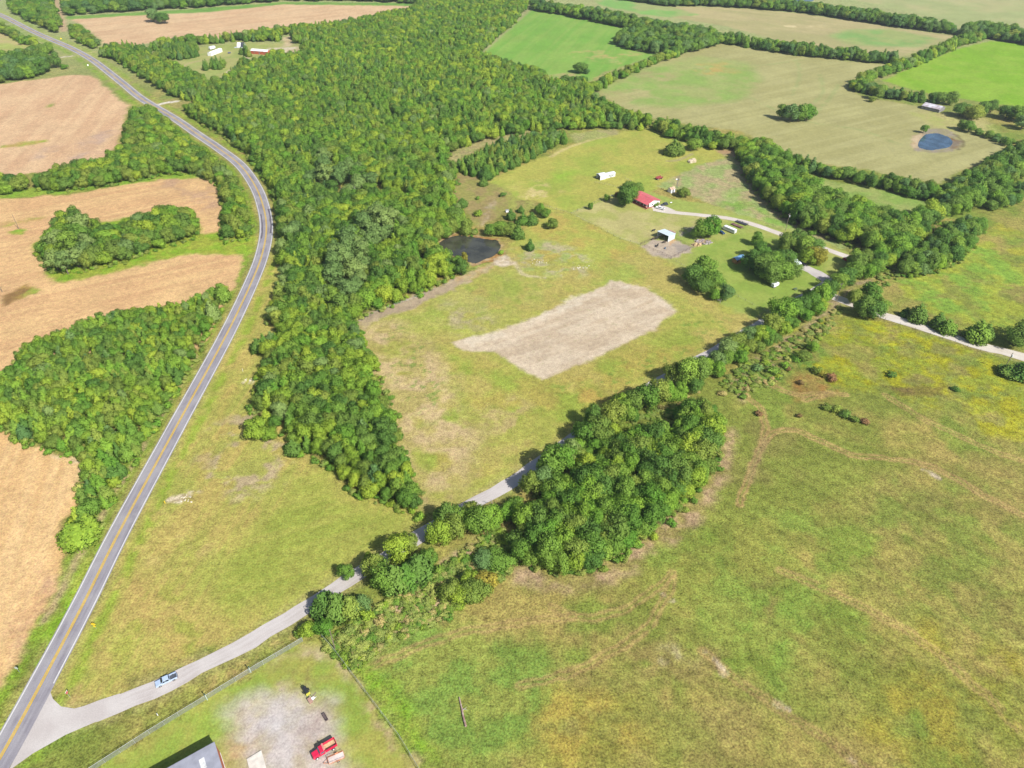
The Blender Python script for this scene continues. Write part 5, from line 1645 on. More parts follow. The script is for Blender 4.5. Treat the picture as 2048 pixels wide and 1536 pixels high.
BR = {'mid green': 2, 'meadow': 5, 'olive': 2, 'straw': 1.3, 'yellow green': 1}
brush('roadside_undergrowth', [
    ([(640, 1285), (760, 1215), (860, 1150), (1000, 1050), (1030, 1110), (1020, 1150), (900, 1235), (760, 1300), (700, 1340)], 1.0),
    ([(1440, 770), (1480, 730), (1560, 690), (1640, 640), (1700, 600), (1660, 660), (1560, 760), (1490, 800)], 0.8),
    ([(1050, 1010), (1130, 940), (1210, 870), (1320, 815), (1400, 780), (1340, 840), (1240, 860), (1150, 930)], 0.6),
    ([(1740, 560), (1800, 520), (1880, 440), (1900, 445), (1830, 530), (1760, 590)], 0.4)], 2600, BR, 'rank roadside weeds and brush along the old strip', (1.0, 3.6), 0.42)

# brush and young growth along the wood edges
edge = []
for name, px, zc, *_ in REG:
    if name in ('copse', 'tip', 'main_a', 'main_b', 'stubble_wood', 'island', 'curve_hedge', 'house_belt', 'old_track_grove'):
        poly = wpoly([(p[0], p[1], 1.3 * (p[2] if len(p) > 2 else zc)) for p in px])
        for (ax, ay), (bx, by) in zip(poly, poly[1:] + poly[:1]):
            L_ = math.hypot(bx - ax, by - ay)
            for _ in range(int(L_ / 1.5)):
                t = rr.random()
                x, y = ax + (bx - ax) * t + rr.gauss(0, 1.3), ay + (by - ay) * t + rr.gauss(0, 1.3)
                if near_line(x, y, GRAVEL[::2], 4.5) or near_line(x, y, HWY[::2], 7) or any(in_poly(x, y, e) for e in EXCL):
                    continue
                d = rr.uniform(1.2, 3.6)
                edge.append(('bush', x, y, d, d * rr.uniform(0.5, 0.9), pick({'mid green': 3, 'bright green': 2, 'olive': 2, 'meadow': 3, 'yellow green': 1}, rr), '', 0))
mass('wood_edge_undergrowth', edge, 'young growth and brush along the wood edges', 'undergrowth')


# ------------------------------------------------------------------ vehicles, buildings, signs, fences
def glass_m(name='dark_glass', col=(0.02, 0.03, 0.045)):
    return mat(name, list(col), 0.06, spec=0.6, var=0.05)


rubber = mat('tyre_rubber', [0.025, 0.025, 0.027], 0.85)
steel = mat('bare_steel', [0.42, 0.43, 0.44], 0.35, 0.8)
galv = mat('galvanised_steel', [0.50, 0.52, 0.53], 0.5, 0.5)
black_m = mat('black_paint', [0.025, 0.026, 0.03], 0.5)
wood_m = mat('weathered_post_wood', [0.20, 0.16, 0.12], 0.9, var=0.25, scale=2, bump=0.4)
white_m = mat('white_paint', [0.78, 0.78, 0.78], 0.45, var=0.06)
lens_m = mat('lamp_lens', [0.7, 0.7, 0.68], 0.15)
red_lens = mat('red_lamp_lens', [0.45, 0.02, 0.02], 0.2)


def wheel(parent, x, y, r, w_, rim_m=None):
    mb = MB()
    mb.tube((x, y - w_ / 2, r), (x, y + w_ / 2, r), r, n=18)
    o = mb.build('wheel', rubber, parent, bevel=0.03)
    rb = MB()
    s = 1 if y > 0 else -1
    rb.tube((x, y + s * (w_ / 2 - 0.01), r), (x, y + s * (w_ / 2 + 0.03), r), r * 0.6, r * 0.5, n=12)
    rb.build('rim', rim_m or steel, o)
    return o


def car_body(root, paint, L_, W_, prof, cab, glass, hw=0.95):
    """prof: lower body side profile (x, z); cab: side profile of the glasshouse"""
    hw = W_ / 2
    mb = MB()
    mb.extrude(prof, -hw, hw, lambda x, z: 0.05 if z > 0.8 or z < 0.45 else 0.0)
    body = mb.build('body', paint, root, bevel=0.05)
    return body


def pickup(label, px, p_to, paint, liner, name='pickup_truck', z=0.0, rigid=None, group=None):
    """crew cab pickup, 5.8 m, nose along +x"""
    q = P(*px)
    rz = heading(px, p_to)
    r = thing(name, label, 'pickup', (q.x, q.y, z), rz, group)
    low = [(2.85, 0.45), (2.9, 0.75), (2.82, 1.02), (1.45, 1.14), (-0.9, 1.14), (-0.9, 0.62), (-2.85, 0.62), (-2.85, 0.42)]
    mb = MB().extrude(low, -0.97, 0.97, lambda x, z: 0.06 if z > 1.0 else (0.05 if z < 0.5 else 0))
    mb.build('body', paint, r, bevel=0.05)
    cab = [(1.45, 1.12), (0.75, 1.78), (-0.72, 1.8), (-0.95, 1.12)]
    MB().extrude(cab, -0.93, 0.93, lambda x, z: 0.2 if z > 1.5 else 0).build('cab', paint, r, bevel=0.04)
    g = glass_m()
    d = 0.012
    # windshield
    MB().add([(1.42 + d, -0.82, 1.2 + d), (1.42 + d, 0.82, 1.2 + d), (0.83 + d, 0.68, 1.73 + d), (0.83 + d, -0.68, 1.73 + d),
              (1.38, -0.82, 1.17), (1.38, 0.82, 1.17), (0.79, 0.68, 1.70), (0.79, -0.68, 1.70)],
             [(0, 1, 2, 3), (7, 6, 5, 4), (0, 4, 5, 1), (1, 5, 6, 2), (2, 6, 7, 3), (3, 7, 4, 0)]).build('windshield', g, r)
    MB().add([(-0.95 - d, -0.75, 1.24), (-0.95 - d, 0.75, 1.24), (-0.78 - d, 0.64, 1.7), (-0.78 - d, -0.64, 1.7), (-0.9, -0.75, 1.24), (-0.9, 0.75, 1.24), (-0.73, 0.64, 1.7), (-0.73, -0.64, 1.7)],
             [(3, 2, 1, 0), (4, 5, 6, 7), (0, 1, 5, 4), (1, 2, 6, 5), (2, 3, 7, 6), (3, 0, 4, 7)]).build('rear_window', g, r)
    for s in (-1, 1):
        for (x0, x1, x2, x3) in ((1.18, 0.32, 0.32, 0.78), (0.22, -0.8, -0.68, 0.22)):
            y0, y1 = s * 0.935, s * 0.79
            e = s * 0.012
            vs = [(x0, y0 + e, 1.2), (x1, y0 + e, 1.2), (x2, y1 + e, 1.66), (x3, y1 + e, 1.66)]
            vs += [(v[0], v[1] - s * 0.05, v[2]) for v in vs]
            MB().add(vs, [(0, 1, 2, 3), (7, 6, 5, 4), (0, 4, 5, 1), (1, 5, 6, 2), (2, 6, 7, 3), (3, 7, 4, 0)]).build('side_window', g, r)
    # bed: floor, walls
    b = MB()
    for s in (-1, 1):
        b.box((-1.9, s * 0.92, 0.92), (1.95, 0.1, 0.62))
    b.box((-0.98, 0, 0.95), (0.08, 1.74, 0.55))
    bed = b.build('bed_wall', paint, r, bevel=0.02)
    MB().box((-1.9, 0, 0.66), (1.82, 1.72, 0.06)).build('bed_liner', liner, r)
    MB().box((-2.86, 0, 0.95), (0.07, 1.74, 0.56)).build('tailgate', paint, r, bevel=0.02)
    MB().box((2.93, 0, 0.52), (0.14, 1.8, 0.2)).build('bumper', steel, r, bevel=0.03)
    MB().box((-2.95, 0, 0.52), (0.14, 1.8, 0.18)).build('bumper', steel, r, bevel=0.03)
    for s in (-1, 1):
        MB().box((2.86, s * 0.72, 0.85), (0.1, 0.34, 0.18)).build('headlight', lens_m, r)
        MB().box((-2.9, s * 0.9, 0.95), (0.05, 0.1, 0.34)).build('tail_light', red_lens, r)
        MB().box((1.05, s * 1.06, 1.22), (0.14, 0.2, 0.16)).build('mirror', paint, r)
        for x in (1.85, -1.8):
            wheel(r, x, s * 0.85, 0.4, 0.27)
    return r


def sedan(label, px, p_to, paint, tall=False, name='parked_car'):
    q = P(*px)
    r = thing(name, label, 'car', (q.x, q.y, 0), heading(px, p_to))
    h = 1.75 if tall else 1.42
    low = [(2.3, 0.35), (2.35, 0.6), (2.2, 0.82), (1.2, 0.95), (-1.7, 1.0), (-2.25, 0.95), (-2.3, 0.4)]
    MB().extrude(low, -0.9, 0.9, lambda x, z: 0.06 if z > 0.8 else 0).build('body', paint, r, bevel=0.06)
    xr = -2.05 if tall else -1.75
    cab = [(1.25, 0.93), (0.45, h), (xr + 0.45, h), (xr, 0.98)]
    MB().extrude(cab, -0.84, 0.84, lambda x, z: 0.18 if z > 1.2 else 0).build('cabin', paint, r, bevel=0.05)
    g = glass_m()
    k = (h - 0.95)
    MB().add([(1.23, -0.74, 1.0), (1.23, 0.74, 1.0), (0.52, 0.62, h - 0.06), (0.52, -0.62, h - 0.06), (1.17, -0.74, 0.97), (1.17, 0.74, 0.97), (0.46, 0.62, h - 0.1), (0.46, -0.62, h - 0.1)],
             [(0, 1, 2, 3), (7, 6, 5, 4), (0, 4, 5, 1), (1, 5, 6, 2), (2, 6, 7, 3), (3, 7, 4, 0)]).build('windshield', g, r)
    for s in (-1, 1):
        y0, y1 = s * 0.853, s * 0.72
        vs = [(1.0, y0, 1.02), (xr + 0.3, y0, 1.02), (xr + 0.5, y1, h - 0.12), (0.45, y1, h - 0.12)]
        vs += [(v[0], v[1] - s * 0.05, v[2]) for v in vs]
        MB().add(vs, [(0, 1, 2, 3), (7, 6, 5, 4), (0, 4, 5, 1), (1, 5, 6, 2), (2, 6, 7, 3), (3, 7, 4, 0)]).build('side_window', g, r)
        MB().box((2.28, s * 0.62, 0.68), (0.08, 0.36, 0.14)).build('headlight', lens_m, r)
        for x in (1.4, -1.4):
            wheel(r, x, s * 0.8, 0.33, 0.22)
    return r


silver = mat('silver_blue_paint', [0.44, 0.54, 0.70], 0.25, 0.2, var=0.04)
pickup('silver pickup driving down the gravel road toward the highway', (334, 1362.5), (290, 1383), silver, mat('dark_bed_liner', [0.06, 0.065, 0.08], 0.8))
pickup('white pickup parked at the end of the farm driveway', (1320, 418), (1300, 413.2), white_m, mat('grey_bed_liner', [0.2, 0.2, 0.21], 0.8))
sedan('dark grey car parked beyond the white pickup at the red roofed house', (1329, 410.5), (1318, 412), mat('charcoal_paint', [0.05, 0.055, 0.065], 0.25), True)
sedan('dark blue car parked between the green tree and the white trailer', (1442.5, 466.5), (1450, 470.5), mat('dark_blue_paint', [0.015, 0.05, 0.13], 0.2))
sedan('red car parked under the edge of the white carport', (1594, 532), (1604, 536), mat('crimson_paint', [0.45, 0.02, 0.06], 0.25))
sedan('black car parked just outside the white carport', (1604, 529), (1614, 534), black_m)
sedan('small red car in tree shade at the end of the farm driveway', (1693, 522), (1703, 527), mat('faded_red_paint', [0.40, 0.04, 0.04], 0.35))


def dump_truck():
    a, b_ = (667, 1489), (630, 1511)
    q = P(650, 1502)
    r = thing('dump_truck', 'red dump truck with open tan lined bed in the gravel yard', 'dump truck', (q.x, q.y, 0), heading(a, b_))
    red = mat('truck_red', [0.55, 0.015, 0.06], 0.3, var=0.06)
    rim = mat('white_rim', [0.75, 0.75, 0.75], 0.4)
    MB().box((0, 0, 0.75), (7.0, 0.9, 0.22)).build('chassis', black_m, r)
    MB().extrude([(3.55, 0.6), (3.6, 1.3), (3.4, 1.62), (1.75, 1.85), (1.75, 0.6)], -1.0, 1.0, lambda x, z: 0.16 if z > 1.4 else 0).build('hood', red, r, bevel=0.06)
    MB().extrude([(1.75, 0.65), (1.75, 1.8), (1.35, 2.55), (0.2, 2.6), (0.1, 0.65)], -1.1, 1.1, lambda x, z: 0.12 if z > 2.2 else 0).build('cab', red, r, bevel=0.06)
    g = glass_m('blue_tinted_glass', (0.06, 0.12, 0.16))
    vs = [(1.76, -0.95, 1.86), (1.76, 0.95, 1.86), (1.42, 0.86, 2.48), (1.42, -0.86, 2.48)]
    vs += [(v[0] - 0.05, v[1], v[2] - 0.03) for v in vs]
    MB().add([(v[0] + 0.03, v[1], v[2] + 0.02) for v in vs], [(0, 1, 2, 3), (7, 6, 5, 4), (0, 4, 5, 1), (1, 5, 6, 2), (2, 6, 7, 3), (3, 7, 4, 0)]).build('windshield', g, r)
    for s in (-1, 1):
        MB().box((0.8, s * 1.09, 2.05), (0.95, 0.05, 0.6)).build('side_window', g, r)
        MB().box((1.6, s * 1.35, 1.95), (0.1, 0.22, 0.42)).build('mirror', black_m, r)
        MB().box((3.3, s * 0.8, 1.2), (0.4, 0.3, 0.25)).build('headlight', lens_m, r)
        wheel(r, 2.6, s * 1.0, 0.5, 0.32, rim)
        for x in (-2.2,):
            wheel(r, x, s * 0.98, 0.5, 0.5, rim)
    bed = MB()
    for s in (-1, 1):
        bed.box((-1.75, s * 1.17, 1.75), (3.5, 0.1, 1.1))
    bed.box((-0.03, 0, 1.95), (0.1, 2.24, 1.5))
    bed.box((-3.48, 0, 1.72), (0.1, 2.24, 1.0))
    bo = bed.build('dump_bed', red, r, bevel=0.02)
    r.scale = (0.92, 0.92, 0.92)
    MB().box((-1.75, 0, 1.22), (3.4, 2.2, 0.08)).build('bed_floor', mat('tan_bed_floor', [0.55, 0.40, 0.22], 0.85, var=0.15, scale=1.5), bo)
    MB().box((0.15, 0, 2.75), (0.5, 2.2, 0.08)).build('cab_guard', mat('pink_faded_guard', [0.6, 0.2, 0.18], 0.5), bo)


dump_truck()


def flat_trailer(label, px, p_to, L_, W_, deck_m, frame_m, cat='trailer', name='utility_trailer', rails=True, z=0.55):
    q = P(*px)
    r = thing(name, label, cat, (q.x, q.y, 0), heading(px, p_to))
    MB().box((0, 0, z), (L_, W_, 0.08)).build('deck', deck_m, r)
    f = MB()
    for s in (-1, 1):
        f.box((0, s * (W_ / 2 + 0.04), z), (L_ + 0.1, 0.09, 0.16))
    f.box((-L_ / 2 - 0.05, 0, z), (0.08, W_ + 0.16, 0.16))
    f.box((L_ / 2 + 0.05, 0, z), (0.08, W_ + 0.16, 0.16))
    f.build('frame', frame_m, r)
    if rails:
        k = MB()
        for s in (-1, 1):
            k.tube((-L_ / 2, s * (W_ / 2 + 0.06), z + 0.6), (L_ / 2, s * (W_ / 2 + 0.06), z + 0.6), 0.04)
            for i in range(5):
                x = -L_ / 2 + L_ * i / 4
                k.tube((x, s * (W_ / 2 + 0.06), z), (x, s * (W_ / 2 + 0.06), z + 0.6), 0.035)
        k.tube((L_ / 2, -W_ / 2, z + 0.6), (L_ / 2, W_ / 2, z + 0.6), 0.04)
        k.build('rail', frame_m, r)
    t = MB()
    t.tube((L_ / 2, -W_ / 2 * 0.8, z - 0.05), (L_ / 2 + 1.3, 0, z - 0.05), 0.05)
    t.tube((L_ / 2, W_ / 2 * 0.8, z - 0.05), (L_ / 2 + 1.3, 0, z - 0.05), 0.05)
    t.tube((L_ / 2 + 1.25, 0, 0.02), (L_ / 2 + 1.25, 0, z), 0.04)
    t.build('tongue', frame_m, r)
    for s in (-1, 1):
        wheel(r, -0.3, s * (W_ / 2 + 0.2), 0.34, 0.2)
        MB().box((-0.3, s * (W_ / 2 + 0.2), 0.74), (0.85, 0.26, 0.05)).build('fender', frame_m, r)
    return r


flat_trailer('orange framed flat trailer with pale deck parked beside the red dump truck', (673, 1517.5), (644, 1530), 4.0, 1.7, mat('pale_deck_boards', [0.55, 0.48, 0.44], 0.85, var=0.12), mat('orange_frame', [0.55, 0.24, 0.12], 0.6, var=0.15))
flat_trailer('black flatbed trailer parked along the farm driveway', (1483, 447), (1500, 453), 7.5, 2.3, mat('dark_deck', [0.05, 0.055, 0.07], 0.8), black_m, name='flatbed_trailer')
flat_trailer('rusty flatbed trailer between the white box trailer and the black flatbed', (1474, 452.5), (1492, 460), 7.5, 2.2, mat('rusty_deck', [0.16, 0.085, 0.07], 0.9, var=0.2), mat('rusty_frame', [0.22, 0.12, 0.10], 0.85), name='flatbed_trailer', rails=False)


def smoker():
    q = P(616, 1389)
    rz = heading((623, 1400), (609, 1378))
    r = thing('barrel_smoker', 'black barrel smoker on a small wheeled frame in the yard', 'smoker', (q.x, q.y, 0), rz)
    MB().tube((-0.2, 0, 1.1), (2.0, 0, 1.1), 0.55, n=18).build('barrel', black_m, r, bevel=0.05)
    MB().tube((1.6, 0, 1.6), (1.6, 0, 2.3), 0.1).build('chimney', black_m, r)
    f = MB()
    for s in (-1, 1):
        f.tube((-1.4, s * 0.5, 0.5), (2.0, s * 0.5, 0.5), 0.05)
    f.build('frame', mat('green_frame', [0.12, 0.22, 0.05], 0.6), r)
    for s in (-1, 1):
        wheel(r, 1.1, s * 0.85, 0.36, 0.24)
    MB().box((-0.45, 0, 0.95), (0.28, 1.15, 0.8)).build('guard_panel', mat('yellow_guard', [0.5, 0.48, 0.06], 0.6), r)
    q = P(622.5, 1401.5)
    c = thing('wooden_crate', 'brown wooden crate standing against the black smoker', 'crate', (q.x, q.y, 0), rz)
    MB().box((0, 0.25, 0.42), (1.5, 1.0, 0.84)).build('box', mat('brown_crate_wood', [0.30, 0.19, 0.15], 0.85, var=0.18, scale=3), c, bevel=0.02)
    MB().box((0, 0.25, 0.87), (1.56, 1.06, 0.06)).build('lid', mat('brown_crate_lid', [0.36, 0.22, 0.17], 0.85), c)
    q = P(626.5, 1398.5)
    s_ = thing('metal_basin', 'white enamel basin lying beside the brown crate', 'basin', (q.x, q.y, 0), 0.5)
    m_ = MB()
    m_.tube((0, 0, 0.0), (0, 0, 0.4), 0.35, 0.55, 16, caps=False)
    m_.tube((0, 0, 0.0), (0, 0, 0.05), 0.35, 0.36, 16)
    m_.build('bowl', white_m, s_)
    MB().tube((0.5, 0, 0.38), (0.95, 0.2, 0.3), 0.06).build('handle', white_m, s_)
    q = P(627, 1391)
    p_ = thing('timber_plank', 'grey plank lying on gravel by the smoker wheel', 'plank', (q.x, q.y, 0), rz + 1.9)
    MB().box((0, 0, 0.08), (1.9, 0.3, 0.08), ry=0.03).build('board', wood_m, p_)
    MB().box((0, 0, 0.03), (0.2, 0.5, 0.06)).build('batten', wood_m, p_)
    q = P(650.5, 1435)
    t = thing('feed_trough', 'dark trough lying alone on the gravel', 'trough', (q.x, q.y, 0), heading((647, 1428), (655, 1442)))
    mb = MB()
    for s in (-1, 1):
        mb.box((0, s * 0.36, 0.32), (2.3, 0.08, 0.55))
        mb.box((s * 1.11, 0, 0.32), (0.08, 0.64, 0.55))
    mb.box((0, 0, 0.08), (2.2, 0.66, 0.08))
    mb.build('basin', mat('dark_brown_steel', [0.10, 0.075, 0.075], 0.7), t, bevel=0.01)
    for x in (-0.8, 0.8):
        MB().box((x, 0, 0.03), (0.1, 0.8, 0.06)).build('foot', black_m, t)


smoker()

# concrete pad in the yard
pad = wpoly([(494, 1519), (523, 1501.5), (534, 1540), (545, 1580), (512, 1592)])
pb = MB()
n = len(pad)
pb.add([(x, y, 0.32) for x, y in pad] + [(x, y, -0.05) for x, y in pad], [tuple(range(n)), tuple(range(2 * n - 1, n - 1, -1))] + [(i, (i + 1) % n, n + (i + 1) % n, n + i) for i in range(n)])
o = pb.build('concrete_pad', mat('pale_concrete', [0.55, 0.51, 0.45], 0.9, var=0.08, scale=0.8))
tag(o, 'raised pale concrete pad at the bottom of the gravel yard', 'concrete pad')


def frame_from(px0, pxu, pxv, z=0.0):
    """origin and axes of a rectangle seen at three of its corners"""
    o_, u, v = P(*px0, z), P(*pxu, z), P(*pxv, z)
    return o_, math.atan2(u.y - o_.y, u.x - o_.x), (u - o_).length, (v - o_).length


# ---- big metal building, lower left
def metal_building():
    zt = 6.0
    c0 = P(429, 1483.6, zt)            # eave corner
    ang = math.atan2(*(P(400, 1499.7, zt) - c0).yx)
    r = thing('metal_building', 'grey roofed metal building with red side wall and white skylights', 'metal building', (c0.x, c0.y, 0), ang)
    # local x runs along the far eave, local y toward the camera
    side = 1 if True else -1
    L1, L2 = 26.0, 17.0
    wall = MB()
    wall.box((L1 / 2, L2 / 2, zt / 2 - 0.1), (L1 - 0.16, L2 - 0.4, zt - 0.2))
    wall.build('wall', mat('red_ribbed_wall', [0.50, 0.10, 0.07], 0.5, var=0.06, kind='ribbed', bump=0.4, bscale=3.0), r)
    rf = MB()
    hz = zt + 1.3
    vs = [(0, 0, zt), (L1, 0, zt), (L1, L2 / 2, hz), (0, L2 / 2, hz), (L1, L2, zt), (0, L2, zt)]
    lo = [(x, y, z - 0.18) for x, y, z in vs]
    rf.add(vs + lo, [(0, 1, 2, 3), (3, 2, 4, 5), (9, 8, 7, 6), (11, 10, 8, 9), (0, 6, 7, 1), (1, 7, 8, 2), (2, 8, 10, 4), (4, 10, 11, 5), (5, 11, 9, 3), (3, 9, 6, 0)])
    roof = rf.build('roof', mat('grey_roof_sheet', [0.40, 0.40, 0.45], 0.45, 0.2, var=0.08, scale=0.4, kind='ribbed', bump=0.35, bscale=2.2), r)
    sl_ = (hz - zt) / (L2 / 2)
    for x in (3.2, 8.2, 13.2, 18.2):
        y0, y1 = 2.6, 5.8
        vs = [(x, y0, zt + y0 * sl_ + 0.03), (x + 1.3, y0, zt + y0 * sl_ + 0.03), (x + 1.3, y1, zt + y1 * sl_ + 0.03), (x, y1, zt + y1 * sl_ + 0.03)]
        vs += [(a, b_, c - 0.05) for a, b_, c in vs]
        MB().add(vs, [(0, 1, 2, 3), (7, 6, 5, 4), (0, 4, 5, 1), (1, 5, 6, 2), (2, 6, 7, 3), (3, 7, 4, 0)]).build('skylight', mat('skylight_panel', [0.72, 0.72, 0.70], 0.5), roof)
    MB().box((0.06, L2 / 2, 0.35), (0.1, L2 - 0.6, 0.7)).build('base_trim', white_m, r)
    MB().box((L1 / 2, -0.05, zt - 0.1), (L1, 0.14, 0.16)).build('gutter', mat('dark_gutter', [0.12, 0.13, 0.15], 0.5), r)


metal_building()


# ---- farm house with red metal roof
def house():
    o_, ang, W_, D_ = frame_from((1293, 418.4), (1266.5, 405.5), (1318, 404.5))
    # local x: along the front toward the far left corner; local y: into the depth, to the right gable
    r = thing('farm_house', 'white farmhouse with red metal roof, dark front porch and red skirting', 'house', (o_.x, o_.y, 0), ang)
    d = P(1318, 404.5) - o_
    s = 1 if (math.cos(ang) * d.y - math.sin(ang) * d.x) > 0 else -1      # which side the depth lies on
    red = mat('red_metal_roof', [0.55, 0.115, 0.13], 0.45, var=0.08, scale=0.5, kind='ribbed', bump=0.25, bscale=3)
    W_, D_ = max(W_, 12.5), 12.0
    MB().box((W_ / 2, s * (D_ / 2 + 1.1), 1.75), (W_ - 0.6, D_ - 2.8, 2.5)).build('wall', mat('white_siding', [0.72, 0.72, 0.70], 0.6, var=0.05), r)
    MB().box((W_ / 2, s * (D_ / 2), 0.25), (W_, D_, 0.5)).build('foundation', mat('red_brick_skirting', [0.30, 0.09, 0.07], 0.85, var=0.15, scale=4), r)
    ze, zr = 3.0, 4.9
    ov = 0.35
    def gable(x0, x1, y0, y1, name, ze=ze, zr=zr):
        ym = (y0 + y1) / 2
        v = [(x0, s * y0, ze), (x1, s * y0, ze), (x1, s * ym, zr), (x0, s * ym, zr), (x1, s * y1, ze), (x0, s * y1, ze)]
        lo = [(a, b_, c - 0.16) for a, b_, c in v]
        return MB().add(v + lo, [(0, 1, 2, 3), (3, 2, 4, 5), (9, 8, 7, 6), (11, 10, 8, 9), (0, 6, 7, 1), (1, 7, 8, 2), (2, 8, 10, 4), (4, 10, 11, 5), (5, 11, 9, 3), (3, 9, 6, 0)]).build(name, red, r)
    roof = gable(-ov, W_ + ov, -ov, D_ + ov, 'roof')
    # white gable end infill
    for x in (0.25, W_ - 0.25):
        v = [(x, s * 0.2, ze - 0.16), (x, s * (D_ - 0.2), ze - 0.16), (x, s * D_ / 2, zr - 0.3)]
        v += [(x + 0.1, b_, c) for a, b_, c in v]
        MB().add(v, [(0, 1, 2), (5, 4, 3), (0, 3, 4, 1), (1, 4, 5, 2), (2, 5, 3, 0)]).build('gable', MATS['white_siding'], r)
    wing = gable(W_ - 1.5, W_ + 5.0, 3.0, 12.5, 'wing_roof', 2.85, 4.4)
    MB().box((W_ + 1.9, s * 7.8, 1.4), (5.4, 8.6, 2.8)).build('wing_wall', MATS['white_siding'], r)
    # porch
    for i in range(5):
        x = 0.3 + (W_ - 0.6) * i / 4
        MB().box((x, s * 0.2, 1.65), (0.16, 0.16, 2.3)).build('porch_post', white_m, r)
    MB().box((W_ / 2, s * 0.05, 0.55), (W_, 0.12, 0.9)).build('porch_railing', mat('red_brown_railing', [0.28, 0.07, 0.06], 0.7), r)
    MB().box((W_ / 2, s * -0.8, 0.12), (W_ + 1, 0.35, 0.24)).build('flower_bed_edging', mat('orange_timber', [0.5, 0.28, 0.14], 0.8), r)
    g = glass_m()
    for x in (W_ * 0.22, W_ * 0.75):
        f = MB().box((x, s * 2.48, 1.9), (1.5, 0.1, 1.2)).build('window', white_m, r)
        MB().box((x, s * 2.42, 1.9), (1.3, 0.06, 1.0)).build('pane', g, f)
    dr = MB().box((W_ * 0.5, s * 2.46, 1.55), (1.0, 0.1, 2.05)).build('door', mat('dark_door', [0.12, 0.05, 0.04], 0.5), r)
    MB().box((W_ * 0.5 + 0.35, s * 2.38, 1.5), (0.06, 0.06, 0.16)).build('handle', steel, dr)
    f = MB().box((-0.02 + 0.28, s * 5.0, 1.9), (0.1, 1.3, 1.1)).build('window', white_m, r)
    MB().box((0.21, s * 5.0, 1.9), (0.06, 1.1, 0.9)).build('pane', g, f)
    MB().tube((W_ * 0.42, s * 4.2, 4.0), (W_ * 0.42, s * 4.2, 4.9), 0.14).build('vent_pipe', mat('vent_grey', [0.25, 0.2, 0.2], 0.6), roof)


house()


def gable_shed(label, px, p_to, L_, W_, he, hr, wall_m, roof_m, name, cat, open_end=False, door=True, windows=0):
    q = P(*px)
    r = thing(name, label, cat, (q.x, q.y, 0), heading(px, p_to))
    w_ = MB()
    if open_end:      # three walls, mouth on -x
        w_.box((0, W_ / 2 - 0.05, he / 2), (L_, 0.1, he))
        w_.box((0, -W_ / 2 + 0.05, he / 2), (L_, 0.1, he))
        w_.box((L_ / 2 - 0.05, 0, he / 2), (0.1, W_ - 0.2, he))
    else:
        prof = [(-W_ / 2, 0), (-W_ / 2, he), (0, hr - 0.1), (W_ / 2, he), (W_ / 2, 0)]
        k = len(prof)
        vs = [(-L_ / 2, y, z) for y, z in prof] + [(L_ / 2, y, z) for y, z in prof]
        w_.add(vs, [tuple(range(k)), tuple(range(2 * k - 1, k - 1, -1))] + [(i, (i + 1) % k, k + (i + 1) % k, k + i) for i in range(k)])
    w_.build('wall', wall_m, r)
    ov = 0.2
    v = [(-L_ / 2 - ov, -W_ / 2 - ov, he), (L_ / 2 + ov, -W_ / 2 - ov, he), (L_ / 2 + ov, 0, hr), (-L_ / 2 - ov, 0, hr), (L_ / 2 + ov, W_ / 2 + ov, he), (-L_ / 2 - ov, W_ / 2 + ov, he)]
    v = [(a, b_, c + 0.08) for a, b_, c in v]
    lo = [(a, b_, c - 0.1) for a, b_, c in v]
    MB().add(v + lo, [(0, 1, 2, 3), (3, 2, 4, 5), (9, 8, 7, 6), (11, 10, 8, 9), (0, 6, 7, 1), (1, 7, 8, 2), (2, 8, 10, 4), (4, 10, 11, 5), (5, 11, 9, 3), (3, 9, 6, 0)]).build('roof', roof_m, r)
    if door and not open_end:
        d = MB().box((0.0, -W_ / 2 - 0.03, min(1.05, he * 0.45)), (0.95, 0.06, min(2.0, he * 0.85))).build('door', mat('grey_door', [0.25, 0.26, 0.28], 0.6), r)
        MB().box((0.35, -W_ / 2 - 0.08, 1.0), (0.05, 0.05, 0.14)).build('handle', steel, d)
    for i in range(windows):
        x = -L_ / 2 + L_ * (i + 0.7) / (windows + 0.4)
        f = MB().box((x, -W_ / 2 - 0.03, he * 0.6), (1.1, 0.06, 0.9)).build('window', white_m, r)
        MB().box((x, -W_ / 2 - 0.07, he * 0.6), (0.95, 0.04, 0.75)).build('pane', glass_m(), f)
    return r


sheet_white = mat('white_sheet_metal', [0.70, 0.72, 0.74], 0.45, 0.1, var=0.06, kind='ribbed', bump=0.25, bscale=3)
gable_shed('small white shed with tan roof standing near the windmill tower', (1342.5, 384), (1350, 382), 3.6, 3.2, 2.4, 3.5, white_m, mat('tan_shingle', [0.55, 0.36, 0.26], 0.9, var=0.12, scale=4), 'garden_shed', 'shed', windows=1)
gable_shed('white metal barn open at one end in the upper pasture', (1202, 357), (1217, 353.3), 5.0, 4.6, 3.0, 3.8, sheet_white, sheet_white, 'hay_barn', 'barn', open_end=True)
gable_shed('long low white metal shed joined to the open barn', (1218.5, 353), (1231, 350), 7.6, 3.6, 2.3, 2.9, sheet_white, sheet_white, 'livestock_shed', 'shed', windows=2)
gable_shed('old barn with rusty streaked white roof near the blue pond', (1865, 219), (1882, 223), 15.0, 11.0, 2.6, 4.4, mat('grey_barn_boards', [0.22, 0.21, 0.21], 0.9, var=0.2), mat('rust_streaked_roof', [0.66, 0.66, 0.70], 0.5, var=0.1, scale=0.22, col2=[0.27, 0.20, 0.20]), 'old_barn', 'barn')
gable_shed('white mobile home lengthwise in the far homestead clearing', (430.5, 107.5), (446, 101.5), 19.0, 4.6, 2.9, 3.6, white_m, mat('white_roof_coat', [0.8, 0.8, 0.78], 0.5), 'mobile_home', 'mobile home', windows=3)
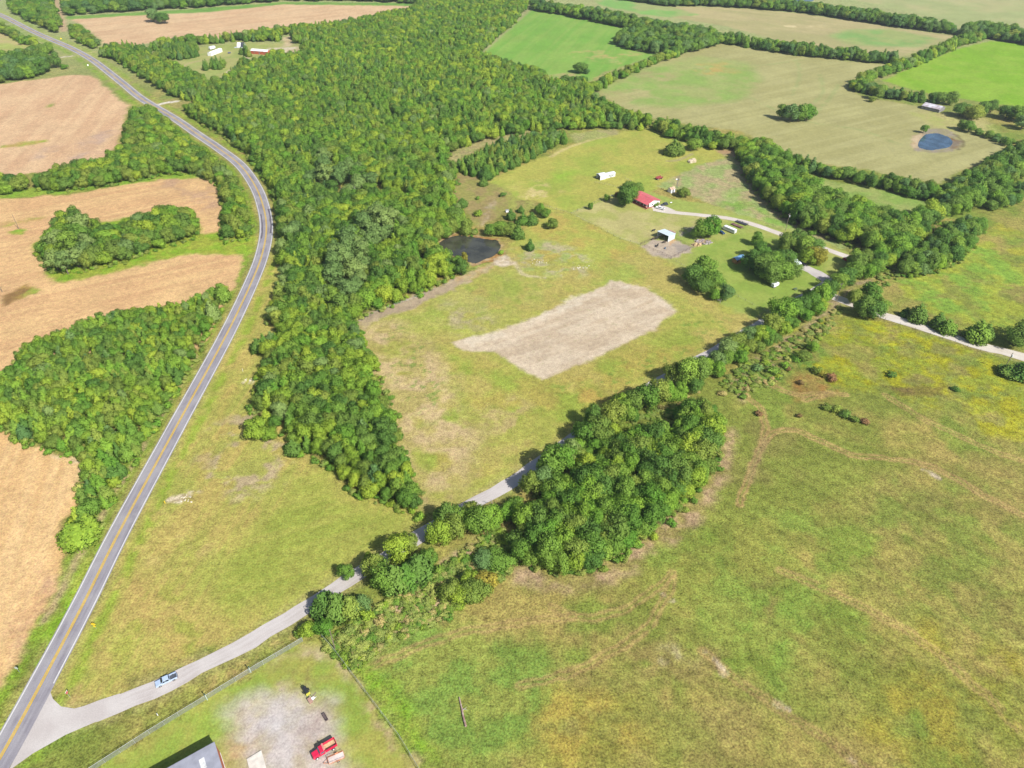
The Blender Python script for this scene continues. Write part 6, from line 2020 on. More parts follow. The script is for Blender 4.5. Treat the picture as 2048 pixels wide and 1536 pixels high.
gable_shed('red house with white roof half hidden by cedars in the far clearing', (522, 107.5), (542, 109), 20.0, 6.0, 3.2, 4.6, mat('barn_red_siding', [0.42, 0.10, 0.05], 0.7), MATS['white_roof_coat'], 'red_house', 'house', windows=3)


def far_cabin():
    q = P(483, 93.5)
    r = thing('a_frame_cabin', 'white and black a-frame cabin at the back of the far clearing', 'cabin', (q.x, q.y, 0), heading((483, 93.5), (496, 93.8)))
    L_, W_, h = 8.0, 7.0, 4.4
    v = [(-L_ / 2, -W_ / 2, 0.1), (-L_ / 2, 0, h), (-L_ / 2, W_ / 2, 0.1), (L_ / 2, -W_ / 2, 0.1), (L_ / 2, 0, h), (L_ / 2, W_ / 2, 0.1)]
    MB().add(v, [(0, 1, 2), (5, 4, 3), (0, 3, 4, 1), (1, 4, 5, 2), (0, 2, 5, 3)]).build('wall', white_m, r)
    rf = MB()
    rf.add([(0.3, -W_ / 2 - .3, 0.0), (L_ / 2 + .3, -W_ / 2 - .3, 0.0), (L_ / 2 + .3, 0, h + .35), (0.3, 0, h + .35), (L_ / 2 + .3, W_ / 2 + .3, 0.0), (0.3, W_ / 2 + .3, 0.0)], [(0, 1, 2, 3), (3, 2, 4, 5)])
    rf.build('roof', mat('black_shingle', [0.04, 0.045, 0.06], 0.8), r)
    MB().box((-1.0, -W_ / 2 - 1.2, 0.3), (10, 2.6, 0.3)).build('deck', mat('grey_deck', [0.45, 0.47, 0.5], 0.8), r)


far_cabin()


def loafing_shed():
    o_, ang, _, _ = frame_from((1335.4, 484), (1316, 475.5), (1351.5, 478.8))
    r = thing('loafing_shed', 'open fronted loafing shed with pale blue grey roof at the dirt corral', 'loafing shed', (o_.x, o_.y, 0), ang)
    d = P(1351.5, 478.8) - o_
    s = 1 if (math.cos(ang) * d.y - math.sin(ang) * d.x) > 0 else -1
    L_, D_ = 8.0, 6.4
    hf, hb = 3.9, 3.1
    sh = mat('pale_blue_sheet', [0.58, 0.64, 0.70], 0.45, 0.15, var=0.06, kind='ribbed', bump=0.3, bscale=3)
    w_ = MB()
    for x in (0.0, L_):
        v = [(x - .05, 0, 0), (x - .05, s * D_, 0), (x - .05, s * D_, hb), (x - .05, 0, hf)]
        v += [(a + 0.1, b_, c) for a, b_, c in v]
        w_.add(v, [(0, 1, 2, 3), (7, 6, 5, 4), (0, 4, 5, 1), (1, 5, 6, 2), (2, 6, 7, 3), (3, 7, 4, 0)])
    w_.box((L_ / 2, s * D_, hb / 2), (L_ - 0.1, 0.1, hb))
    w_.build('wall', sh, r)
    v = [(-.3, s * -.5, hf + .2), (L_ + .3, s * -.5, hf + .2), (L_ + .3, s * (D_ + .3), hb + .12), (-.3, s * (D_ + .3), hb + .12)]
    v += [(a, b_, c - 0.1) for a, b_, c in v]
    MB().add(v, [(0, 1, 2, 3), (7, 6, 5, 4), (0, 4, 5, 1), (1, 5, 6, 2), (2, 6, 7, 3), (3, 7, 4, 0)]).build('roof', mat('pale_blue_roof', [0.62, 0.70, 0.74], 0.4, 0.2, var=0.05, kind='ribbed', bump=0.3, bscale=3), r)
    for x in (L_ / 3, 2 * L_ / 3):
        MB().box((x, 0, hf / 2), (0.16, 0.16, hf)).build('post', wood_m, r)
    q = P(1344, 465.5)
    c = thing('hay_feeder', 'long pink tan feed bunk behind the loafing shed', 'feed bunk', (q.x, q.y, 0), heading((1340, 460), (1350, 464)))
    mb = MB()
    mb.box((0, 0, 0.75), (5.0, 0.9, 0.1))
    for sy in (-1, 1):
        mb.box((0, sy * 0.45, 0.9), (5.0, 0.06, 0.4))
    mb.build('trough', mat('pinkish_board', [0.62, 0.42, 0.35], 0.8), c)
    for x in (-2.2, 2.2):
        for y in (-.4, .4):
            MB().box((x, y, 0.35), (0.1, 0.1, 0.7)).build('leg', wood_m, c)


loafing_shed()


def box_trailer(label, px, p_to, L_, W_, h, paint, name='horse_trailer', slots=True, cat='trailer'):
    q = P(*px)
    r = thing(name, label, cat, (q.x, q.y, 0), heading(px, p_to))
    prof = [(L_ / 2, 0.5), (L_ / 2 + 0.35, 1.2), (L_ / 2 + 0.2, h - 0.35), (L_ / 2 - 0.2, h), (-L_ / 2, h), (-L_ / 2, 0.5)]
    MB().extrude(prof, -W_ / 2, W_ / 2).build('body', paint, r, bevel=0.08)
    if slots:
        for s in (-1, 1):
            MB().box((-0.3, s * (W_ / 2 + 0.01), h * 0.68), (L_ * 0.72, 0.05, 0.28)).build('window_band', mat('grey_slot', [0.22, 0.24, 0.27], 0.5), r)
    for s in (-1, 1):
        MB().box((-0.8, s * (W_ / 2 + 0.06), 0.82), (1.9, 0.16, 0.08)).build('fender', paint, r)
        for x in (-0.35, -1.25):
            wheel(r, x, s * (W_ / 2 - 0.02), 0.36, 0.22)
    MB().box((-L_ / 2 - 0.03, 0, h / 2 + 0.25), (0.06, W_ - 0.2, h - 0.8)).build('rear_door', mat('trailer_door_grey', [0.55, 0.56, 0.58], 0.5), r)
    t = MB()
    t.tube((L_ / 2, 0.5, 0.55), (L_ / 2 + 1.5, 0, 0.55), 0.06)
    t.tube((L_ / 2, -0.5, 0.55), (L_ / 2 + 1.5, 0, 0.55), 0.06)
    t.tube((L_ / 2 + 1.4, 0, 0.0), (L_ / 2 + 1.4, 0, 0.6), 0.05)
    t.build('tongue', steel, r)
    return r


box_trailer('long white stock trailer parked beside the rusty flatbed', (1459, 463), (1445, 457.2), 8.2, 2.3, 2.6, mat('white_trailer_skin', [0.72, 0.73, 0.76], 0.4, var=0.05))
box_trailer('small white cargo trailer under the edge of the yard grove', (1549, 573), (1560, 568), 4.0, 2.0, 2.3, MATS['white_trailer_skin'], 'cargo_trailer', False)
box_trailer('white camper standing behind the far mobile home', (424.5, 98.5), (430, 97), 7.0, 2.4, 3.0, MATS['white_trailer_skin'], 'camper_trailer', True, 'camper')


def cabin():
    q = P(1476, 523)
    r = thing('play_cabin', 'small orange brown wooden cabin with blue metal roof beside the grove', 'cabin', (q.x, q.y, 0), heading((1467, 524), (1488, 516)))
    L_, W_ = 6.5, 3.0
    MB().box((0, 0, 1.25), (L_, W_, 2.5)).build('wall', mat('orange_cedar_boards', [0.38, 0.19, 0.06], 0.8, var=0.2, scale=2), r)
    v = [(-L_ / 2 - .3, -W_ / 2 - .3, 2.5), (L_ / 2 + .3, -W_ / 2 - .3, 2.5), (L_ / 2 + .3, 0, 3.3), (-L_ / 2 - .3, 0, 3.3), (L_ / 2 + .3, W_ / 2 + .3, 2.5), (-L_ / 2 - .3, W_ / 2 + .3, 2.5)]
    v = [(a, b_, c + 0.06) for a, b_, c in v]
    lo = [(a, b_, c - 0.08) for a, b_, c in v]
    MB().add(v + lo, [(0, 1, 2, 3), (3, 2, 4, 5), (9, 8, 7, 6), (11, 10, 8, 9), (0, 6, 7, 1), (1, 7, 8, 2), (2, 8, 10, 4), (4, 10, 11, 5), (5, 11, 9, 3), (3, 9, 6, 0)]).build('roof', mat('sky_blue_roof', [0.20, 0.40, 0.66], 0.35, 0.1, var=0.06, kind='ribbed', bump=0.3, bscale=3), r)
    for x in (-2.2, 0.2):
        f = MB().box((x, -W_ / 2 - 0.03, 1.5), (1.0, 0.06, 0.9)).build('window', mat('brown_trim', [0.12, 0.06, 0.03], 0.7), r)
        MB().box((x, -W_ / 2 - 0.07, 1.5), (0.8, 0.04, 0.7)).build('pane', glass_m(), f)
    MB().box((2.2, -W_ / 2 - 0.03, 1.0), (0.9, 0.06, 1.95)).build('door', mat('brown_trim', [0.12, 0.06, 0.03]), r)
    for x in (-3.1, -1.0, 1.1, 3.1):
        MB().tube((x, -W_ / 2 - 1.0, 0), (x, -W_ / 2 - 1.0, 2.3), 0.07).build('porch_post', MATS['orange_cedar_boards'], r)


cabin()


def carport():
    q = P(1583, 533)
    rz = heading((1576, 533), (1594, 527))
    r = thing('carport', 'white metal carport roof beside the yard grove', 'carport', (q.x, q.y, 0), rz)
    L_, W_ = 7.2, 6.6
    prof = [(-W_ / 2, 2.3), (-W_ / 2 + 0.35, 2.75), (0, 3.5), (W_ / 2 - 0.35, 2.75), (W_ / 2, 2.3)]
    k = len(prof)
    vs = [(-L_ / 2, y, z) for y, z in prof] + [(L_ / 2, y, z) for y, z in prof] + [(-L_ / 2, y, z - 0.08) for y, z in prof] + [(L_ / 2, y, z - 0.08) for y, z in prof]
    fs = [(i, i + 1, k + i + 1, k + i) for i in range(k - 1)] + [(2 * k + i, 3 * k + i, 3 * k + i + 1, 2 * k + i + 1) for i in range(k - 1)]
    fs += [(i, 2 * k + i, 2 * k + i + 1, i + 1) for i in range(k - 1)] + [(k + i, k + i + 1, 3 * k + i + 1, 3 * k + i) for i in range(k - 1)]
    MB().add(vs, fs).build('roof', mat('carport_sheet', [0.70, 0.75, 0.82], 0.35, 0.1, var=0.04, kind='ribbed', bump=0.25, bscale=3), r)
    for x in (-L_ / 2 + .2, 0, L_ / 2 - .2):
        for y in (-W_ / 2 + .05, W_ / 2 - .05):
            MB().box((x, y, 1.15), (0.08, 0.08, 2.3)).build('post', galv, r)
    MB().box((-L_ / 2 + 0.1, 0, 1.2), (0.06, W_ - 0.3, 2.2)).build('end_wall', MATS['carport_sheet'], r)


carport()


def tractor():
    q = P(1318, 358.5)
    r = thing('farm_wagon', 'dark red hay wagon parked behind the red roofed house', 'farm wagon', (q.x, q.y, 0), heading((1311, 360), (1325, 356)))
    rm = mat('oxide_red', [0.24, 0.05, 0.05], 0.7, var=0.2)
    MB().box((0, 0, 1.0), (5.0, 2.1, 0.25)).build('deck', rm, r)
    for s in (-1, 1):
        MB().box((0, s * 1.05, 1.5), (5.0, 0.08, 0.9)).build('side_board', rm, r)
        for x in (-1.6, 1.6):
            wheel(r, x, s * 0.9, 0.45, 0.25)
    MB().tube((2.5, 0, 0.8), (4.3, 0, 0.5), 0.07).build('tongue', rm, r)


tractor()


# ---- signs
def sign_post(r, h, m_=None):
    MB().tube((0, 0, -0.1), (0, 0, h), 0.04, n=8).build('post', m_ or galv, r)


def text_mesh(parent, name, txt, size, m_, loc, rot, extrude=0.004):
    cu = bpy.data.curves.new(name, 'FONT')
    cu.body = txt
    cu.size = size
    cu.extrude = extrude
    cu.align_x = 'CENTER'
    cu.align_y = 'CENTER'
    cu.materials.append(m_)
    o = bpy.data.objects.new(name, cu)
    COL.objects.link(o)
    COL.objects.unlink(o)
    me_ = bpy.data.meshes.new_from_object(o)
    me_.name = name
    bpy.data.objects.remove(o)
    o = bpy.data.objects.new(name, me_)
    COL.objects.link(o)
    o.parent = parent
    o.location = loc
    o.rotation_euler = rot
    return o


yel = mat('sign_yellow', [0.85, 0.58, 0.02], 0.5, var=0.04)


def warning_sign(label, px, face_to, h=2.4, side=1.0, speed=True):
    q = P(*px)
    r = thing('warning_sign', label, 'road sign', (q.x, q.y, 0), heading(px, face_to))
    sign_post(r, h + 0.5)
    mb = MB()
    a = side * 0.75
    mb.add([(0.06, 0, h - a), (0.06, a, h), (0.06, 0, h + a), (0.06, -a, h), (0.03, 0, h - a), (0.03, a, h), (0.03, 0, h + a), (0.03, -a, h)],
           [(0, 1, 2, 3), (7, 6, 5, 4), (0, 4, 5, 1), (1, 5, 6, 2), (2, 6, 7, 3), (3, 7, 4, 0)])
    p = mb.build('plate', yel, r)
    ar = MB()
    ar.box((0.065, 0.0, h - 0.05), (0.012, 0.09, 0.62))
    ar.add([(0.072, -0.2, h + 0.2), (0.072, 0.2, h + 0.2), (0.072, 0.0, h + 0.45), (0.06, -0.2, h + 0.2), (0.06, 0.2, h + 0.2), (0.06, 0.0, h + 0.45)], [(0, 1, 2), (5, 4, 3), (0, 3, 4, 1), (1, 4, 5, 2), (2, 5, 3, 0)])
    ar.build('arrow', black_m, p)
    if speed:
        MB().box((0.05, 0, h - a - 0.4), (0.03, 0.62, 0.62)).build('advisory_plate', yel, r)
    return r


warning_sign('yellow diamond curve sign with lower plate on the highway verge', (192.5, 1257.5), (150, 1330), 2.5, 1.05)
warning_sign('tiny yellow diamond sign on the far highway verge', (123.5, 82), (150, 110), 2.6, 1.2, False)


def stop_sign():
    q = P(140.6, 1394.5)
    r = thing('stop_sign', 'red stop sign seen from behind and above at the gravel road junction', 'road sign', (q.x, q.y, 0), heading((140, 1395), (200, 1400)))
    sign_post(r, 2.6)
    mb = MB()
    v = []
    for x in (0.03, 0.06):
        v += [(x, 0.42 * math.cos(math.pi * (i + .5) / 4), 2.5 + 0.42 * math.sin(math.pi * (i + .5) / 4)) for i in range(8)]
    mb.add(v, [tuple(range(7, -1, -1)), tuple(range(8, 16))] + [(i, (i + 1) % 8, 8 + (i + 1) % 8, 8 + i) for i in range(8)])
    p = mb.build('plate', mat('sign_red', [0.5, 0.015, 0.02], 0.5), r)
    text_mesh(p, 'lettering', 'STOP', 0.3, white_m, (0.068, 0, 2.5), (math.pi / 2, 0, math.pi / 2))
    MB().box((0, 0, 3.05), (0.02, 0.95, 0.2)).build('street_name_blade', white_m, r)


stop_sign()


def back_sign(label, px, face_to, w_, h_, z, front, name='road_sign'):
    q = P(*px)
    r = thing(name, label, 'road sign', (q.x, q.y, 0), heading(px, face_to))
    sign_post(r, z + h_ / 2)
    MB().box((0.045, 0, z), (0.03, w_, h_)).build('plate', front, r, bevel=0.01)
    return r


back_sign('grey backed road sign on the grass across from the junction', (39.5, 1344.5), (-20, 1450), 0.8, 1.0, 2.4, mat('sign_back_grey', [0.5, 0.54, 0.54], 0.5, 0.3))
back_sign('blue grey road sign against the cedars at the wood end', (217, 1012), (160, 1100), 0.9, 1.2, 2.4, mat('sign_slate_blue', [0.22, 0.32, 0.45], 0.5, 0.2))
back_sign('small white sign beside the far highway', (177.5, 135.5), (220, 170), 1.2, 1.4, 2.6, white_m)
q = P(330.5, 1007)
r = thing('marker_post', 'short yellow marker post in the highway grass by the bare soil', 'marker', (q.x, q.y, 0))
MB().box((0, 0, 0.5), (0.14, 0.14, 1.0)).build('post', yel, r)
MB().box((0, 0, 1.0), (0.24, 0.24, 0.35)).build('cap', yel, r)
q = P(316, 1431)
r = thing('marker_post', 'short white marker post between gravel road and chain link fence', 'marker', (q.x, q.y, 0))
MB().tube((0, 0, 0), (0, 0, 1.1), 0.1, n=10).build('post', white_m, r)
MB().tube((0, 0, 1.1), (0, 0, 1.25), 0.14, 0.08, n=10).build('cap', galv, r)
q = P(486, 743)
r = thing('marker_post', 'thin white marker post in the highway grass near pale stones', 'marker', (q.x, q.y, 0))
MB().tube((0, 0, 0), (0, 0, 1.5), 0.06, n=8).build('post', white_m, r)
MB().box((0, 0, 1.4), (0.16, 0.06, 0.3)).build('cap', white_m, r)


# ---- utility poles
def pole(label, px, h, cross=True, can=True, rz=0.6):
    q = P(*px)
    r = thing('utility_pole', label, 'utility pole', (q.x, q.y, 0), rz, None)
    MB().tube((0, 0, -0.3), (0, 0, h), 0.17, 0.11, 10).build('post', wood_m, r)
    if cross:
        MB().box((0, 0.12, h - 0.6), (2.2, 0.1, 0.12)).build('crossarm', wood_m, r)
        for x in (-1.0, -0.4, 0.4, 1.0):
            MB().tube((x, 0.12, h - 0.54), (x, 0.12, h - 0.32), 0.05).build('insulator', mat('grey_ceramic', [0.55, 0.56, 0.58], 0.3), r)
    if can:
        MB().tube((0, -0.38, h - 2.0), (0, -0.38, h - 1.0), 0.27, n=12).build('transformer', mat('transformer_grey', [0.62, 0.64, 0.66], 0.4), r)
    return r


pole('brown utility pole beside the chain link fence corner', (671, 1301), 11, False, False)
pole('utility pole with grey transformer beside the farm driveway', (1570, 463), 11.5)
pole('utility pole standing at the crossing of road and pale lane', (1672, 604), 11, True, False)
pole('utility pole with transformer behind the cedar across the pale lane', (2006, 742), 10)
pole('lone utility pole in its green weed patch in stubble', (38, 458), 9.5, False, False)
pole('short pole in brown weeds at the stubble field edge', (5, 584), 3.5, False, False)


def windmill():
    q = P(1351.5, 388)
    r = thing('windmill_tower', 'thin pole tower with small white wind vane behind the white shed', 'windmill', (q.x, q.y, 0), 0.4)
    mb = MB()
    for sx, sy in ((1, 1), (1, -1), (-1, 1), (-1, -1)):
        mb.tube((sx * 0.7, sy * 0.7, 0), (sx * 0.12, sy * 0.12, 10), 0.06, 0.05, 6)
    for z in (2.5, 5, 7.5):
        k = 0.7 - 0.58 * z / 10
        for a, b_ in (((1, 1), (1, -1)), ((1, -1), (-1, -1)), ((-1, -1), (-1, 1)), ((-1, 1), (1, 1))):
            mb.tube((a[0] * k, a[1] * k, z), (b_[0] * k, b_[1] * k, z), 0.035, n=5)
    mb.build('lattice', mat('dull_steel', [0.22, 0.22, 0.23], 0.6, 0.4), r)
    f = MB()
    for i in range(12):
        a = 6.283 * i / 12
        c, s = math.cos(a), math.sin(a)
        f.add([(0.3, c * .25 - s * .08, 10.3 + s * .25 + c * .08), (0.3, c * 1.1 - s * .2, 10.3 + s * 1.1 + c * .2), (0.38, c * 1.1 + s * .2, 10.3 + s * 1.1 - c * .2), (0.38, c * .25 + s * .08, 10.3 + s * .25 - c * .08)], [(0, 1, 2, 3)])
    f.tube((0.2, 0, 10.3), (0.45, 0, 10.3), 0.16, n=10)
    f.build('fan', galv, r)
    MB().box((-1.0, 0, 10.3), (1.2, 0.04, 0.7)).build('vane', white_m, r)


windmill()


# ---- fences
def chain_mat():
    m = bpy.data.materials.new('chain_link')
    m.use_nodes = True
    nt = m.node_tree
    b = nt.nodes['Principled BSDF']
    b.inputs['Base Color'].default_value = (0.34, 0.38, 0.37, 1)
    b.inputs['Metallic'].default_value = 0.3
    b.inputs['Roughness'].default_value = 0.5
    tr = nt.nodes.new('ShaderNodeBsdfTransparent')
    ms = nt.nodes.new('ShaderNodeMixShader')
    tc = nt.nodes.new('ShaderNodeTexCoord')
    br = nt.nodes.new('ShaderNodeTexWave')          # woven wire diamonds
    br.bands_direction = 'DIAGONAL'
    br.inputs['Scale'].default_value = 6.0
    nt.links.new(tc.outputs['Object'], br.inputs['Vector'])
    mr = nt.nodes.new('ShaderNodeMapRange')
    mr.inputs[3].default_value, mr.inputs[4].default_value = 0.2, 0.55
    nt.links.new(br.outputs['Fac'], mr.inputs[0])
    nt.links.new(mr.outputs[0], ms.inputs[0])
    nt.links.new(tr.outputs[0], ms.inputs[1])
    nt.links.new(b.outputs[0], ms.inputs[2])
    nt.links.new(ms.outputs[0], nt.nodes['Material Output'].inputs['Surface'])
    return m


chain = chain_mat()


def fence(label, px, name, step, h, post_m, post_r, mesh=None, rails=(), rail_m=None, cat='fence', most=95):
    pts = [P(*p) for p in px]
    r = thing(name, label, cat, (pts[0].x, pts[0].y, 0))
    base = pts[0].copy()
    line = []
    for a, b_ in zip(pts[:-1], pts[1:]):
        k = max(1, round((b_ - a).length / step))
        for i in range(k):
            line.append(a + (b_ - a) * i / k)
    line.append(pts[-1])
    line = [p - Vector((base.x, base.y, 0)) for p in line]
    for i, p in enumerate(line[:most]):
        hh = h + 0.08 + rng.uniform(0, 0.06)
        MB().tube((p.x, p.y, -0.2), (p.x, p.y, hh), post_r, n=6).build('post', post_m, r)
    if mesh:
        mb = MB()
        for a, b_ in zip(line[:-1], line[1:]):
            mb.add([(a.x, a.y, 0.03), (b_.x, b_.y, 0.03), (b_.x, b_.y, h), (a.x, a.y, h)], [(0, 1, 2, 3)])
        mb.build('wire_mesh', mesh, r)
    if rails:
        mb = MB()
        for z, rr_ in rails:
            for a, b_ in zip(line[:-1], line[1:]):
                mb.tube((a.x, a.y, z), (b_.x, b_.y, z), rr_, n=5, caps=False)
        mb.build('rail', rail_m or post_m, r)
    return r


fence('grey chain link fence along the gravel road with pipe posts', [(180, 1545), (300, 1468), (414, 1398.5), (500, 1345.5), (606, 1283)], 'chain_link_fence', 4.2, 2.1, galv, 0.05, chain, ((2.1, 0.035),), galv)
fence('chain link fence along the meadow edge of the gravel yard', [(645, 1277), (668, 1303), (700, 1345), (745, 1405), (800, 1478), (840, 1545)], 'chain_link_fence', 4.2, 2.1, galv, 0.05, chain, ((2.1, 0.035),), galv)
for px, lab in (((415, 1400), 'stout grey gate post with dark cap nearest the silver pickup'), ((502, 1345), 'stout grey gate post with dark cap halfway up the chain link fence')):
    q = P(*px)
    r = thing('gate_post', lab, 'post', (q.x, q.y, 0))
    MB().tube((0, 0, 0), (0, 0, 2.9), 0.12, n=10).build('pipe', mat('pale_green_pipe', [0.5, 0.58, 0.55], 0.5, 0.2), r)
    MB().tube((0, 0, 2.9), (0, 0, 3.3), 0.2, 0.16, n=10).build('cap', mat('dark_green_cap', [0.03, 0.07, 0.05], 0.6), r)
fence('dark pipe fence enclosing the dirt corral', [(1316, 477), (1304, 480), (1281, 490), (1342, 517.5), (1386, 496), (1353, 481)], 'corral_fence', 3.2, 1.5, mat('rusty_pipe', [0.13, 0.09, 0.075], 0.8), 0.06, None, ((0.5, 0.03), (1.0, 0.03), (1.5, 0.045)))
wire_rails = ((0.5, 0.012), (0.9, 0.012), (1.2, 0.012))
fence('thin wire fence running from the corral to the lower yard', [(1342, 518), (1362, 530), (1400, 553), (1448, 580), (1505, 610), (1545, 630)], 'wire_fence', 5, 1.3, wood_m, 0.07, None, wire_rails, galv)
fence('thin wire fence between front lawn and upper pasture', [(1085, 412), (1142, 428), (1180, 411), (1207, 396), (1240, 390)], 'wire_fence', 6, 1.3, wood_m, 0.07, None, wire_rails, galv)
fence('thin wire fence below the front lawn down to the corral', [(1142, 428), (1190, 453), (1240, 478), (1281, 490)], 'wire_fence', 6, 1.3, wood_m, 0.07, None, wire_rails, galv)
fence('thin wire fence along the wood edge of the mown pasture', [(706, 652), (760, 622), (850, 590), (908, 562)], 'wire_fence', 6, 1.3, wood_m, 0.08, None, wire_rails, galv)
fence('thin wire fence along the meadow side of the pale lane', [(1680, 612), (1770, 640), (1860, 670), (1960, 703), (2048, 732)], 'wire_fence', 6, 1.3, wood_m, 0.08, None, wire_rails, galv)
fence('thin wire fence around the garden plot by the open barn', [(1190, 366), (1218, 371), (1235, 376), (1262, 364), (1250, 358)], 'wire_fence', 4, 1.3, wood_m, 0.07, None, wire_rails, galv)


# ---- cattle in the corral: one skinned body each
def cow(label, px, face_to, scale, col):
    q = P(*px)
    r = thing('cow', label, 'cow', (q.x, q.y, 0), heading(px, face_to), 'dark cattle around the dirt corral')
    r.scale = (scale,) * 3
    V_ = [(0.0, 0, 1.0), (0.55, 0, 1.02), (-0.6, 0, 1.05), (0.85, 0, 1.2), (1.1, 0, 1.3), (1.42, 0, 1.12)]
    R_ = [.36, .34, .31, .2, .15, .1]
    E_ = [(0, 1), (0, 2), (1, 3), (3, 4), (4, 5)]

    def leg(root_i, x, y, knee, r0):
        n0 = len(V_)
        V_.extend([(x, y, 0.72), (x + knee, y, 0.38), (x, y, 0.03)])
        R_.extend([r0, r0 * 0.55, r0 * 0.45])
        E_.extend([(root_i, n0), (n0, n0 + 1), (n0 + 1, n0 + 2)])
    for y in (-.2, .2):
        leg(1, 0.6, y, 0.03, .14)
        leg(2, -0.68, y, -0.07, .16)
    n0 = len(V_)
    V_.extend([(-0.92, 0, 1.12), (-1.02, 0, 0.6)])
    R_.extend([.05, .035])
    E_.extend([(2, n0), (n0, n0 + 1)])
    for y in (-1, 1):
        n0 = len(V_)
        V_.append((1.08, y * 0.26, 1.36))
        R_.append(.04)
        E_.append((4, n0))
    me = bpy.data.meshes.new('body')
    me.from_pydata(V_, E_, [])
    o = bpy.data.objects.new('body', me)
    COL.objects.link(o)
    o.parent = r
    sk = o.modifiers.new('skin', 'SKIN')
    for i, v in enumerate(me.skin_vertices[0].data):
        v.radius = (R_[i], R_[i])
        v.use_root = i == 0
    ss = o.modifiers.new('round', 'SUBSURF')
    ss.levels = ss.render_levels = 1
    me.materials.append(mat(*col))
    return r


brown = ('dark_brown_hide', [0.05, 0.032, 0.025], 0.8)
blk = ('black_hide', [0.02, 0.02, 0.022], 0.8)
cow('dark brown cow standing at the mouth of the loafing shed', (1328, 486.5), (1335, 486.5), 1.1, brown)
cow('dark brown cow at the back corner of the corral', (1306, 480), (1313, 478.5), 1.1, brown)
cow('black calf beside the cow at the corral corner', (1313, 478.8), (1319, 478.6), 0.95, blk)
cow('black cow standing in the middle of the corral', (1314.5, 493.5), (1317, 490.5), 1.15, blk)
cow('black cow grazing on the lawn beyond the corral', (1306.5, 463), (1311, 462.6), 1.05, blk)
q = P(1330, 497.5)
r = thing('water_barrel', 'small blue water barrel in the corral', 'barrel', (q.x, q.y, 0))
MB().tube((0, 0, 0), (0, 0, 0.9), 0.4, n=14).build('drum', mat('blue_plastic', [0.05, 0.14, 0.25], 0.4), r, bevel=0.04)
MB().tube((0, 0, 0.9), (0, 0, 0.94), 0.34, n=14).build('lid', black_m, r)


# ---- heaps, log, stones
def heap(name, label, cat, px, rad, h, col, seed, n=3, squash=0.75, rz=0.0):
    q = P(*px)
    rr_ = random.Random(seed)
    bm = bmesh.new()
    bmesh.ops.create_icosphere(bm, subdivisions=4, radius=1.0)
    for v in bm.verts:
        c = v.co
        f = 1 + 0.32 * math.sin(c.x * 3.1 + seed) * math.cos(c.y * 2.7 + seed) + rr_.uniform(-0.10, 0.10)
        v.co = Vector((c.x * rad * f, c.y * rad * squash * f, max(-0.05, c.z) * h * f))
    me = bpy.data.meshes.new(name)
    bm.to_mesh(me)
    bm.free()
    me.materials.append(mat(name + '_' + str(seed), col, 0.95, var=0.2, scale=1.5, bump=0.6, bscale=3))
    o = bpy.data.objects.new(name, me)
    COL.objects.link(o)
    o.location = (q.x, q.y, 0)
    o.rotation_euler = (0, 0, rz)
    return tag(o, label, cat)


heap('hay_mound', 'pale straw mound alone in the pasture behind the house', 'mound', (1383, 324), 3.0, 2.4, [0.52, 0.43, 0.30], 3)
heap('dirt_pile', 'tan dirt pile at the lower end of the scrap pile', 'dirt pile', (1390, 490), 1.5, 1.3, [0.5, 0.36, 0.2], 5)
heap('dirt_pile', 'second tan dirt pile closer to the corral fence', 'dirt pile', (1397.5, 491), 1.7, 1.4, [0.5, 0.36, 0.2], 7)
sc = MB()
for i in range(46):
    a = rng.uniform(0, 6.28)
    k = rng.random() ** 0.5
    p_ = P(1406, 484.5) + Vector((math.cos(a) * k * 5.2, math.sin(a) * k * 3.6, rng.uniform(0.15, 0.5)))
    sc.box(p_, (rng.uniform(0.3, 1.3), rng.uniform(0.2, 0.8), rng.uniform(0.15, 0.6)), rng.uniform(0, 3.1), ry=rng.uniform(-.3, .3))
o = sc.build('scrap_rubble', mat('scrap', [0.52, 0.45, 0.45], 0.8, var=0.2, scale=0.7, col2=[0.16, 0.13, 0.15]))
tag(o, 'heap of pale scrap and rubble under the round green tree', 'rubble', kind='stuff')
st = MB()
for (cx, cy, n_, rx, ry_) in ((1160, 536, 14, 6, 3), (372, 996, 12, 3, 2), (500, 761, 10, 2.5, 1.0), (1085, 523, 10, 6, 3)):
    c = P(cx, cy)
    for i in range(n_):
        st.box(c + Vector((rng.gauss(0, rx / 2), rng.gauss(0, ry_ / 2), 0.08)), (rng.uniform(.3, .9), rng.uniform(.25, .6), .3), rng.uniform(0, 3), taper=(.6, .6))
tag(st.build('rock_rubble', mat('pale_limestone', [0.58, 0.53, 0.44], 0.95, var=0.12)), 'scattered pale limestone rocks in worn grass', 'rocks', kind='stuff')


def fallen_log():
    a, b_ = P(918.5, 1395), P(931.5, 1454)
    r = thing('fallen_log', 'reddish weathered log lying alone in the lower meadow', 'log', (a.x, a.y, 0), 0)
    d = b_ - a
    mb = MB()
    prev = Vector((0, 0, 0.25))
    rs = [0.16, 0.2, 0.24, 0.26, 0.29, 0.32]
    for i in range(1, 6):
        t = i / 5
        p = Vector((d.x * t + rng.uniform(-.15, .15), d.y * t, 0.22 + 0.15 * t))
        mb.tube(prev, p, rs[i - 1], rs[i], 9)
        prev = p
    mb.build('trunk', mat('red_weathered_wood', [0.24, 0.13, 0.10], 0.9, var=0.2, scale=1.2, col2=[0.36, 0.28, 0.24]), r)
    br = MB()
    m_ = Vector((d.x * .4, d.y * .4, .3))
    br.tube(m_, m_ + Vector((1.6, -0.6, 0.4)), .12, .05, 6)
    br.tube(m_ * 1.2, m_ * 1.2 + Vector((1.2, 0.9, 0.3)), .1, .04, 6)
    br.build('branch', pale_bark, r)


